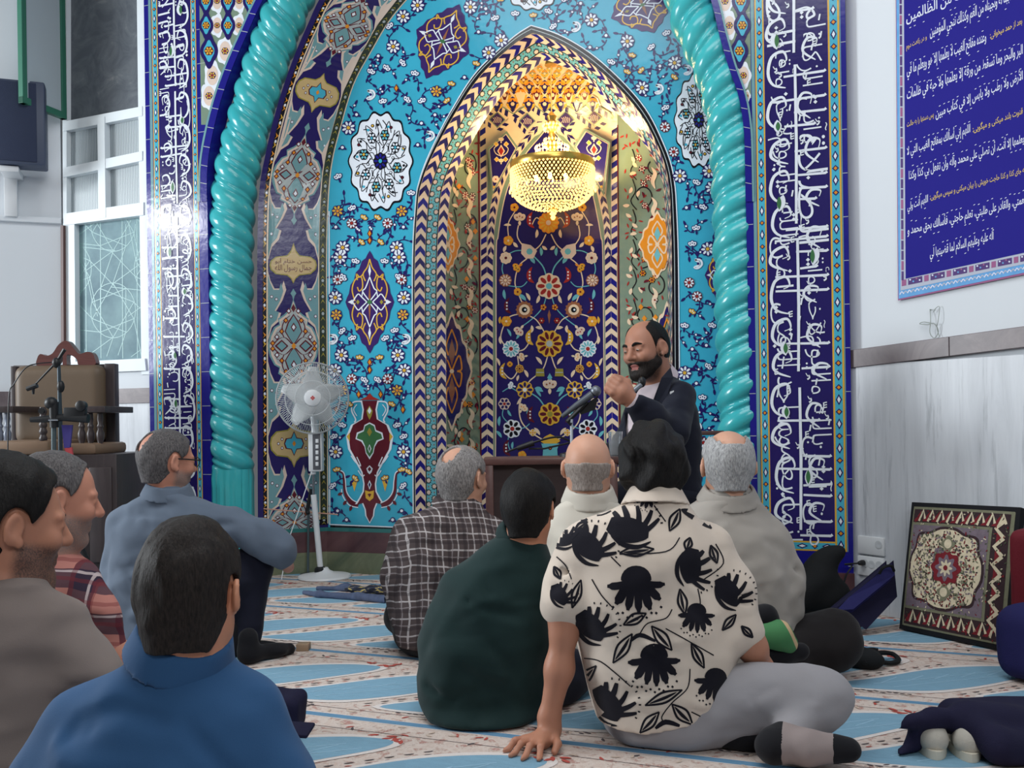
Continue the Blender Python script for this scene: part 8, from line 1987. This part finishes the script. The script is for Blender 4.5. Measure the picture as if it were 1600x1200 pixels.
# ---- man in the black and cream floral shirt leaning on his hand
cd = 2.64
CRF = cloth_mat('cream_print_cotton', (208, 194, 180)); INK = cloth_mat('black_print', (22, 21, 30), 0.85, 0.1); PX = lambda x, y, d=cd: PD(x, y, d)
tor = [(1152, 940, 1110, 0.15), (1120, 930, 1135, 0.16), (1070, 918, 1148, 0.165), (1010, 905, 1146, 0.165), (950, 897, 1136, 0.165), (900, 890, 1126, 0.155), (862, 892, 1116, 0.14), (832, 902, 1104, 0.12), (810, 918, 1090, 0.098), (792, 944, 1078, 0.08), (778, 966, 1066, 0.066), (768, 978, 1058, 0.056)]
wr = PX(858, 1122, 2.60); R = frame(math.radians(8), -0.06, 0.0); 
def hand_on_floor(B, L):
    """left hand flat on the carpet, fingers spread towards the viewer's left"""
    w = PZ(860, 1142, 0.035); d = PZ(824, 1164) - PZ(862, 1146); d[2] = 0; d /= np.linalg.norm(d); s_ = np.array([-d[1], d[0], 0.0])
    if s_ @ FW > 0: s_ = -s_                                    # towards the viewer
    pc = w + d * 0.045 - Z0 * 0.012
    B.cone(w, pc, 0.026, 0.024, 0.02)
    for k, (o, ln, sp) in enumerate(((-0.036, 0.062, -0.40), (-0.015, 0.078, -0.10), (0.007, 0.082, 0.16), (0.027, 0.066, 0.48))):
        k0 = pc + d * 0.028 + s_ * o * 0.9 + Z0 * 0.004; dd = d * math.cos(sp) + s_ * math.sin(sp); B.cone(pc + s_ * o * 0.4, k0, 0.019, 0.012, 0.012)
        k1 = k0 + dd * ln * 0.48 + Z0 * 0.002; k1[2] = max(k1[2], 0.014); k2 = k1 + dd * ln * 0.3; k2[2] = 0.010; k3 = k2 + dd * ln * 0.24; k3[2] = 0.008
        B.chain([k0, k1, k2, k3], [0.0108, 0.0096, 0.0085, 0.0068], 0.004)
    t0 = w + d * 0.012 + s_ * 0.022 - Z0 * 0.008; t1 = t0 + d * 0.030 + s_ * 0.030 - Z0 * 0.006; t2 = t1 + d * 0.030 + s_ * 0.010; t2[2] = 0.010; B.chain([t0, t1, t2], [0.014, 0.011, 0.009], 0.008)
def hem(f, X, Y, Z):
    """the shirt hem climbs towards the right hip"""
    u = (X - PX(940, 1150)[0]) * R0[0] + (Y - PX(940, 1150)[1]) * R0[1]
    zl = np.interp(u, [-0.05, 0.10, 0.22, 0.33, 0.38, 0.5], [PX(935, 1147, 2.49)[2], PX(1000, 1151, 2.48)[2], PX(1080, 1135, 2.48)[2], PX(1140, 1095, 2.49)[2], PX(1158, 1050, 2.52)[2], PX(1158, 1030, 2.54)[2]])
    return np.maximum(f, (zl - Z) * 0.9)
p, L, sh, so = seated('man in a black and cream floral shirt leaning on his left hand', cd, tor, (1022, 734, 2.68), 0.228, math.radians(10), -0.04, SK_B,
    [((HB, 0.018, [(-0.5, -0.44), (-0.24, -0.42), (-0.12, -0.24), (-0.02, -0.08), (0.055, -0.10), (0.08, 0.05), (0.17, 0.12), (0.26, 0.30), (0.36, 0.42), (0.5, 0.52)]), dict(h=0.004, amp=0.003, nsc=90, lump=0.011, lsc=58, top=0.015))], CRF,
    arms=[([PX(910, 862), PX(884, 915, 2.62), PX(878, 946, 2.60), PX(881, 985, 2.59), PX(874, 1045, 2.59), wr, PZ(860, 1142, 0.035)], [0.068, 0.058, 0.055, 0.034, 0.036, 0.026, 0.025], 3),
          ([PX(1108, 862), PX(1142, 920, 2.62), PX(1160, 982, 2.60), PX(1176, 1012, 2.60), PX(1190, 1046, 2.64), PX(1206, 1066, 2.70)], [0.070, 0.060, 0.056, 0.036, 0.030, 0.028], 3)],
    legs=(), eo=0.03, cb=(1024, 760, 1024, 796, 0.068, 0.090), body_rows=[q for q in tor if q[0] < 1090 and q[0] > 845], fold=(0.0052, 22, 41), sh_h=0.007, shirt_cut=hem, extra=hand_on_floor, body_h=0.005, col_mat=CRF,
    creases=[(PX(930, 1010, 2.47), R0 + Z0 * 0.08, 0.22, 0.007, 0.005), (PX(940, 1050, 2.47), R0 + Z0 * 0.25, 0.25, 0.008, 0.005), (PX(1000, 1090, 2.47), R0 + Z0 * 0.5, 0.2, 0.008, 0.005), (PX(960, 975, 2.47), R0 + Z0 * 0.02, 0.2, 0.008, 0.004), (PX(1080, 900, 2.48), R0 * 0.4 - Z0, 0.12, 0.010, 0.006)])
GJN = cloth_mat('light_grey_denim', (150, 148, 152)); T = Soft()
T.ell(PX(1045, 1112, 2.66), (0.19, 0.172, 0.115), None, 0.05); T.cone(PX(1105, 1096, 2.60), PX(1275, 1088, 2.50), 0.108, 0.078, 0.05); T.cone(PX(1275, 1090, 2.50), PX(1292, 1085, 2.50), 0.072, 0.06, 0.04); T.cone(PX(1290, 1096, 2.50), PX(1232, 1150, 2.44), 0.066, 0.050, 0.03)
T.cone(PX(1010, 1105, 2.66), PX(1010, 1085, 2.96), 0.09, 0.07, 0.05); T.cone(PX(1010, 1085, 2.96), PX(1110, 1110, 2.86), 0.07, 0.05, 0.04)
v, F = cloth_surf(T, 0.007, 0.005, 30, 6, [(PX(1130, 1120, 2.46), R0 * 0.9 + Z0 * 0.5, 0.16, 0.007, 0.007), (PX(1255, 1100, 2.40), R0 * 0.2 - Z0, 0.06, 0.008, 0.008), (PX(1020, 1160, 2.48), R0 + Z0 * 0.35, 0.14, 0.007, 0.006), (PX(1215, 1120, 2.40), R0 * 0.9 - Z0 * 0.4, 0.05, 0.007, 0.008), (PX(1190, 1060, 2.44), R0 * 0.5 - Z0, 0.10, 0.008, 0.006), (PX(1240, 1050, 2.42), R0 * 0.6 - Z0, 0.08, 0.008, 0.006), (PX(1165, 1080, 2.46), R0 * 0.4 - Z0 * 0.7, 0.12, 0.008, 0.005)])
surf_obj('jeans', v, F, GJN, p)
GSK = cloth_mat('grey_sock_knit', (140, 128, 126)); Ft = Soft(); a0, a1, a2 = PD(1208, 1166, 2.40), PD(1262, 1168, 2.385), PD(1326, 1172, 2.37)
Ft.chain([a0, a1, a2], [0.040, 0.043, 0.030], 0.02); Ft.cone(PD(1232, 1152, 2.43), a0, 0.046, 0.040, 0.02); v, F = cloth_surf(Ft, 0.005, 0.002, 44, 2)
cen = v[F].mean(1); px_ = np.array([pix(q)[0] for q in cen]); fm = np.where((px_ < 1222) | (px_ > 1302), 1, 0); o = surf_obj('sock', v, F, [GSK, BLKSOCK], p, fm); o['label'] = 'grey sock with black heel and toe'
Ft = Soft(); Ft.chain([PD(1120, 1150, 2.56), PD(1160, 1156, 2.54), PD(1196, 1160, 2.52)], [0.036, 0.036, 0.026], 0.02); v, F = cloth_surf(Ft, 0.006, 0.002, 40, 2); o = surf_obj('sock', v, F, BLKSOCK, p); o['label'] = 'black sock'
# the printed flowers follow the cloth
me = sh.data; off = rootloc(p); SV = np.array([tuple(v_.co + off) for v_ in me.vertices]); SF = [tuple(q.vertices) for q in me.polygons]
bvh = BVHTree.FromPolygons([Vector(q) for q in SV], SF)
PV, PF_ = [], []
def cast(x, y, lift):
    d = Vector(tuple(ray(x, y))).normalized(); hit = bvh.ray_cast(Vector(tuple(CAM)), d)
    return None if hit[0] is None else hit[0] + hit[1].normalized() * (lift if hit[1].dot(d) < 0 else -lift)
kk = [0]
def ribbon(pts, w, nx=2, sm_=4):
    """strip of ink along pixel points; w(t) in pixels"""
    pts = cr(pts, sm_) if sm_ else [np.array(q, float) for q in pts]; kk[0] += 1; lift = 0.0011 + (kk[0] % 40) * 1e-5
    n = len(pts); ids = {}
    for i in range(n):
        a_ = pts[max(i - 1, 0)]; b_ = pts[min(i + 1, n - 1)]; t = b_ - a_; l = math.hypot(*t) or 1; nn = np.array([-t[1], t[0]]) / l; ww = w(i / (n - 1)) if callable(w) else w
        for j in range(nx + 1):
            q = pts[i] + nn * ww * (j / nx - 0.5); h_ = cast(q[0], q[1], lift)
            if h_ is not None: ids[(i, j)] = len(PV); PV.append(tuple(h_))
    for i in range(n - 1):
        for j in range(nx):
            k4 = [(i, j), (i, j + 1), (i + 1, j + 1), (i + 1, j)]
            if all(q in ids for q in k4):
                g = [PV[ids[q]] for q in k4]
                if max(math.dist(g[a_], g[b_]) for a_ in range(4) for b_ in range(4)) < 0.035: PF_.append([ids[q] for q in k4])
def hand_flower(cx, cy, s_, rot=0.0):
    def T_(x, y): return (cx + s_ * (x * math.cos(rot) - y * math.sin(rot)), cy + s_ * (x * math.sin(rot) + y * math.cos(rot)))
    for x0, x1_, y1_, w in ((-0.30, -1.02, 0.02, 0.20), (-0.30, -0.72, 0.66, 0.25), (-0.13, -0.30, 0.88, 0.21), (0.05, 0.10, 0.96, 0.20), (0.22, 0.50, 0.86, 0.23), (0.34, 0.86, 0.50, 0.22), (0.34, 1.02, -0.06, 0.18)):
        ribbon([T_(x0 * 0.6, -0.40), T_(x0, -0.12), T_((x0 + x1_) / 2, y1_ * 0.5), T_(x1_, y1_)], lambda t: s_ * w * (0.9 + 0.45 * math.sin(PI * t * t)) * (1 if t < 0.9 else 0.6), 3, 4)
    ribbon([T_(-0.48, -0.14), T_(-0.2, -0.36), T_(0.2, -0.36), T_(0.48, -0.14)], lambda t: s_ * 0.46 * (0.4 + math.sin(PI * t)), 4, 4)
    for k in range(11):
        x = -0.85 + 0.17 * k; y = 1.06 + 0.10 * (k % 2) - 0.45 * x * x; ribbon([T_(x, y), T_(x + 0.07, y + 0.05)], s_ * 0.075, 1, 0)
def tulip(cx, cy, s_, rot=0.0):
    def T_(x, y): return (cx + s_ * (x * math.cos(rot) - y * math.sin(rot)), cy + s_ * (x * math.sin(rot) + y * math.cos(rot)))
    ribbon([T_(-0.80, -0.55), T_(-0.45, -0.12), T_(-0.02, 0.22), T_(0.40, 0.50)], lambda t: s_ * (0.22 + 0.78 * math.sin(PI * (0.12 + 0.8 * t))), 5, 4)
    for x0, y0, x1_, y1_, w in ((-0.45, -0.3, -0.42, -0.86, 0.24), (-0.18, -0.1, 0.02, -0.88, 0.24), (0.16, 0.10, 0.50, -0.62, 0.20), (0.30, 0.22, 0.92, -0.20, 0.19), (0.36, 0.40, 1.02, 0.22, 0.17)):
        ribbon([T_(x0, y0), T_((x0 + x1_) / 2 + 0.05, (y0 + y1_) / 2), T_(x1_, y1_)], lambda t: s_ * w * (1.15 - 0.55 * t * t), 2, 4)
    ribbon([T_(-0.95, -0.1), T_(-0.72, 0.42), T_(-0.25, 0.80), T_(0.30, 0.86)], lambda t: s_ * 0.20 * math.sin(PI * (0.08 + 0.86 * t)), 2, 4)
    for k in range(9): an = -1.75 + 0.27 * k; ribbon([T_(1.06 * math.cos(an), 1.0 * math.sin(an)), T_(1.16 * math.cos(an), 1.1 * math.sin(an))], s_ * 0.06, 1, 0)
def leaf_out(x0, y0, x1_, y1_, w):
    d = np.array([x1_ - x0, y1_ - y0]); n = np.array([-d[1], d[0]]) / np.hypot(*d) * w; m_ = np.array([(x0 + x1_) / 2, (y0 + y1_) / 2])
    for s_ in (1, -1): ribbon([(x0, y0), tuple(m_ + n * s_), (x1_, y1_)], lambda t: 2.4 + 1.2 * math.sin(PI * t), 1, 6)
    ribbon([(x0 + d[0] * 0.12, y0 + d[1] * 0.12), tuple(m_ + n * 0.1), (x1_ - d[0] * 0.15, y1_ - d[1] * 0.15)], lambda t: 0.8 + w * 0.5 * math.sin(PI * t), 1, 5)
def stem(*pts): ribbon(list(pts), 1.9, 1, 6)
tulip(990, 822, 40, -0.5); tulip(928, 852, 36, 0.1); hand_flower(994, 915, 44); tulip(932, 978, 34, 0.1); hand_flower(1022, 1034, 40); tulip(958, 1100, 38, 0.15); hand_flower(1117, 1066, 32, 0.12); hand_flower(1088, 962, 28, 0.05)
tulip(1085, 890, 34, 0.9); tulip(1146, 925, 32, 0.2); tulip(880, 930, 22, 0.3); tulip(880, 838, 24, -0.5); ribbon([(1064, 796), (1085, 806), (1112, 826)], lambda t: 12 * math.sin(PI * t) + 2, 2, 4); hand_flower(1010, 775, 20, 0.6)
for q in ((968, 864, 1022, 858, 8), (1046, 830, 1062, 795, 8), (895, 815, 930, 800, 6), (898, 830, 918, 815, 5), (974, 976, 1010, 958, 8), (958, 1036, 988, 990, 9), (1018, 978, 1050, 1016, 9), (1080, 1005, 1100, 1044, 7), (898, 1076, 932, 1040, 8), (1008, 1102, 1066, 1078, 8), (1000, 1145, 1030, 1112, 8), (1050, 1100, 1082, 1132, 9), (1062, 920, 1070, 960, 7), (894, 950, 908, 906, 7), (1072, 860, 1078, 840, 6), (1110, 852, 1120, 880, 6), (1128, 985, 1150, 960, 6), (1158, 978, 1176, 996, 5), (866, 885, 876, 905, 5)): leaf_out(*q)
for q in (((968, 866), (1040, 862), (1062, 840)), ((925, 905), (940, 930), (958, 950)), ((1040, 982), (1080, 1004), (1115, 1024)), ((905, 1028), (935, 1032), (960, 1050), (985, 1072)), ((1078, 1045), (1074, 1075), (1050, 1098), (1034, 1120), (1040, 1130)), ((1000, 990), (1012, 974), (1040, 966), (1050, 952)), ((955, 870), (970, 885)), ((900, 800), (940, 805), (980, 782)), ((1100, 905), (1130, 880), (1118, 850)), ((1022, 790), (1040, 815)), ((1080, 1112), (1100, 1122)), ((870, 870), (885, 885), (893, 905)), ((1090, 920), (1094, 940), (1092, 958))): stem(*q)
ribbon([(985, 1002), (1000, 992), (1024, 1002)], lambda t: 7 * math.sin(PI * (0.15 + 0.7 * t)), 2, 4); ribbon([(1024, 1138), (1040, 1128), (1062, 1134)], lambda t: 8 * math.sin(PI * (0.15 + 0.7 * t)), 2, 4)
nv = len(SV); AV = np.concatenate([SV, np.array(PV)]); AF = np.concatenate([np.array(SF), np.array(PF_) + nv]); fm = np.r_[np.zeros(len(SF), int), np.ones(len(PF_), int)]
bpy.data.objects.remove(sh); surf_obj('floral_shirt', AV, AF, [CRF, INK], p, fm, relax=0)

# ---- the speaker on his chair behind the desk
cd = 4.06; PX = lambda x, y, d=cd: PD(x, y, d)
th = math.radians(-132); R = frame(th, -0.10, -0.08); hh = 0.248; c = PX(1009, 547)
p = person('bearded man in a navy suit speaking with a raised fist in the niche', PZ(1050, 960))
B = Soft(); L = add_head(B, c, R, hh, mouth_open=0.9, nose=1.15)
Rb = frame(math.radians(-105)); F_, Rr = Rb[:, 1], Rb[:, 0]
tor = [(850, 985, 1100, 0.12), (790, 976, 1098, 0.13), (720, 972, 1095, 0.14), (670, 974, 1093, 0.14), (640, 978, 1088, 0.135), (615, 990, 1080, 0.12), (600, 1000, 1068, 0.10), (590, 1006, 1054, 0.08), (582, 1012, 1046, 0.06)]
rows = rows_px(tor, cd + 0.06); nb = rows[-1][0]
B.chain([L(0, -0.10, -0.20), L(0, -0.13, -0.30), nb - Z0 * 0.04], [0.062, 0.062, 0.07], 0.03); B.loft(shrink(rows, 0.03), R0, 0.04)
armL = [PX(1062, 622, 4.00), PX(1048, 676, 3.84), PX(1016, 652, 3.76), PX(988, 627, 3.72)]; armR = [PX(1015, 622, 4.20), PX(985, 690, 4.16), PX(958, 708, 4.10)]
B.chain(armL, [0.045, 0.04, 0.034, 0.028], 0.03); B.chain(armR, [0.045, 0.04, 0.03], 0.03)
# raised left fist: palm towards his face, fingers folded over
wq = armL[-1]; hd = PX(962, 606, 3.70) - wq; hd /= np.linalg.norm(hd); hu = Z0 - hd * hd[2]; hu /= np.linalg.norm(hu); hn = np.cross(hd, hu); hn = hn if hn @ (CAM - wq) < 0 else -hn   # hn points away from the viewer
pc = wq + hd * 0.055; B.cone(wq, pc, 0.028, 0.036, 0.02); B.box(pc + hd * 0.008, (0.036, 0.014, 0.040), [list(q) for q in np.stack([hd, hn, hu], 1)], 0.012, 0.016)
for k, o_ in enumerate((0.030, 0.010, -0.010, -0.028)):
    ln = (0.040, 0.045, 0.042, 0.034)[k]; k0 = pc + hd * 0.036 + hu * o_ - hn * 0.006; k1 = k0 + hd * ln * 0.55 + hn * ln * 0.45 + hu * 0.004; k2 = k1 + hn * ln * 0.55 - hd * ln * 0.35; k3 = k2 - hd * ln * 0.5 - hn * 0.006
    B.chain([k0, k1, k2, k3], [0.0125, 0.0115, 0.0105, 0.0085], 0.004)
t0 = pc + hu * 0.030 - hd * 0.02; t1 = t0 + hu * 0.022 + hd * 0.022 + hn * 0.010; t2 = t1 + hd * 0.030 + hn * 0.008 - hu * 0.006; t3 = t2 + hd * 0.02 - hu * 0.004; B.chain([t0, t1, t2, t3], [0.016, 0.013, 0.0115, 0.009], 0.008)
hipz = 0.535; h0 = np.array([rows[0][0][0], rows[0][0][1], hipz])
Fl = -R0; kL, kR = h0 + Fl * 0.40 + FW * 0.06, h0 + Fl * 0.40 + FW * 0.22; kL[2] = kR[2] = 0.50
aL, aR = kL + Fl * 0.02 - Z0 * 0.43, kR + Fl * 0.02 - Z0 * 0.43
for k_, a_ in ((kL, aL), (kR, aR)): leg(B, h0 + (k_ - h0) * 0.15, k_, a_, (0.07, 0.05, 0.035))
finish_body(B, p, skin_mat('skin_speaker', (170, 124, 102), stub=(70, 56, 50)), 0.0042, (c, R, hh), [(-0.1, -0.02), (0.06, -0.04), (0.14, -0.12), (0.25, -0.16), (0.5, -0.15)], LIPS)
SUIT = cloth_mat('navy_suit_wool', (24, 27, 40), 0.75, 0.06); J = Soft(); J.loft(rows, R0, 0.04); J.chain(armL[:3] + [armL[2] * 0.25 + armL[3] * 0.75], [0.074, 0.064, 0.055, 0.046], 0.04); J.chain(armR, [0.07, 0.06, 0.05], 0.04)
shc = rows[-3][0]; fr_d = FW * -0.5 - R0 * 0.87
VP_ = [(1046, 560), (1036, 590), (1026, 622), (1012, 650), (996, 690), (980, 690), (976, 640), (984, 596), (1004, 566)]
def vcut(f, X, Y, Z):
    """the jacket is open over the shirt between its lapels, on the chest side only"""
    q = [X - CAM[0], Y - CAM[1], Z - CAM[2]]; dep = q[0] * FW[0] + q[1] * FW[1]
    px_ = CX + FPX * (q[0] * RT[0] + q[1] * RT[1] + q[2] * RT[2]) / dep; py_ = HY - FPX * (q[0] * UP[0] + q[1] * UP[1] + q[2] * UP[2]) / dep
    ins = np.zeros(px_.shape, bool); n = len(VP_); sd = np.full(px_.shape, 1e9)
    for i in range(n):
        (x1_, y1_), (x2, y2) = VP_[i], VP_[(i + 1) % n]
        cross_ = ((y1_ > py_) != (y2 > py_)) & (px_ < (x2 - x1_) * (py_ - y1_) / ((y2 - y1_) or 1e-9) + x1_); ins ^= cross_
        t = np.clip(((px_ - x1_) * (x2 - x1_) + (py_ - y1_) * (y2 - y1_)) / ((x2 - x1_) ** 2 + (y2 - y1_) ** 2), 0, 1); sd = np.minimum(sd, np.hypot(px_ - x1_ - t * (x2 - x1_), py_ - y1_ - t * (y2 - y1_)))
    s_ = np.where(ins, sd, -sd) * 4.0 / FPX
    return np.where((dep < 4.16) & (dep > 3.90), np.maximum(f, s_), f)
v, F = cloth_surf(J, 0.0065, 0.004, 26, 3, [(PX(1030, 660, 3.80), R0 - Z0 * 0.3, 0.1, 0.010, 0.005)], vcut); surf_obj('jacket', v, F, SUIT, p)
PKS = cloth_mat('pale_pink_shirt', (206, 192, 198)); Sh = Soft(); Sh.loft(shrink(rows, 0.012), R0, 0.03); Sh.cone(armL[2] * 0.3 + armL[3] * 0.7, armL[3], 0.040, 0.036, 0.01); v, F = cloth_surf(Sh, 0.006, 0.003, 30, 7); surf_obj('dress_shirt', v, F, PKS, p)
nq = nb - Z0 * 0.02; collar_obj(p, nq, L(0, -0.10, -0.15) - nq, 0.064, PKS, 0.034, 0.010)
mb = MB(); P7 = lambda x, y, q: PD(x, y, q)
mb.prism([P7(1048, 574, 3.98), P7(1052, 590, 3.95), P7(1040, 626, 3.925), P7(1012, 655, 3.92), P7(1022, 622, 3.93), P7(1034, 590, 3.95)], FW * 0.008, SUIT); mb.prism([P7(1047, 612, 3.925), P7(1053, 610, 3.925), P7(1053, 614, 3.925), P7(1047, 616, 3.925)], FW * 0.004, WHITEP)
mb.build('lapel', p, False)
hair_obj('hair', p, c, R, hh, HB, 0.007, [(-0.5, -0.34), (-0.22, -0.34), (-0.12, -0.22), (-0.02, -0.10), (0.07, -0.22), (0.10, 0.02), (0.13, 0.16), (0.17, 0.38), (0.22, 0.56), (0.5, 0.7)], bald=(0.16, 0.20, 0.32, 0.30), h=0.004, amp=0.0012, nsc=120)
beard_obj('beard', p, c, R, hh, HDB, 0.0045, [(-0.1, -0.02), (0.06, -0.08), (0.14, -0.17), (0.25, -0.20), (0.5, -0.175)], 0.0033)
mb = MB()
for s_ in (1, -1): mb.tube(cr([L(s_ * 0.055, 0.398, 0.085), L(s_ * 0.13, 0.385, 0.118), L(s_ * 0.215, 0.325, 0.095)], 5), [0.004, 0.005, 0.0055, 0.006, 0.006, 0.006, 0.0055, 0.005, 0.004, 0.003, 0.002], HB, 6)
mb.build('eyebrows', p)
EYE = flat('eye_white', (150, 136, 126), 0.2, 0.5, 0.0); IRI = flat('dark_iris', (30, 22, 18), 0.15, 0.5, 0.0)
for s_ in (1, -1):
    mb = MB(); mb.ball(L(s_ * 0.135, 0.352, 0.006), (0.040 * hh, 0.040 * hh, 0.020 * hh), EYE, 12); mb.ball(L(s_ * 0.132, 0.376, 0.004), 0.017 * hh, IRI, 8); mb.build('eye', p)
T = Soft()
for k_, a_ in ((kL, aL), (kR, aR)): leg(T, h0 + (k_ - h0) * 0.1, k_, a_, (0.09, 0.07, 0.055))
T.ell(h0, (0.16, 0.16, 0.09), None, 0.04); v, F = cloth_surf(T, 0.009, 0.003, 26, 4); surf_obj('trousers', v, F, SUIT, p)
for a_ in (aL, aR):
    Ft = Soft(); b_ = np.array([a_[0], a_[1], 0.045]); Ft.cone(b_, b_ + Fl * 0.16 - Z0 * 0.012, 0.043, 0.030, 0.02); v, F = cloth_surf(Ft, 0.008, 0.0, 40, 2); surf_obj('sock', v, F, BLKSOCK, p)

fm_ = thing('foam_microphone', PD(1000, 600, 3.78), 'small dark microphone held up close under the speaker\'s chin', 'microphone')
mb = MB(); mb.ball(PD(1003, 597, 3.80), (0.016, 0.016, 0.022), BLACKP, 12); mb.build('foam_cover', fm_)
mb = MB(); mb.tube([PD(1003, 600, 3.80), PD(988, 612, 3.77), PD(984, 640, 3.76)], [0.011, 0.010, 0.009], flat('mic_mesh', (120, 126, 134), 0.4), 10); mb.build('body', fm_)
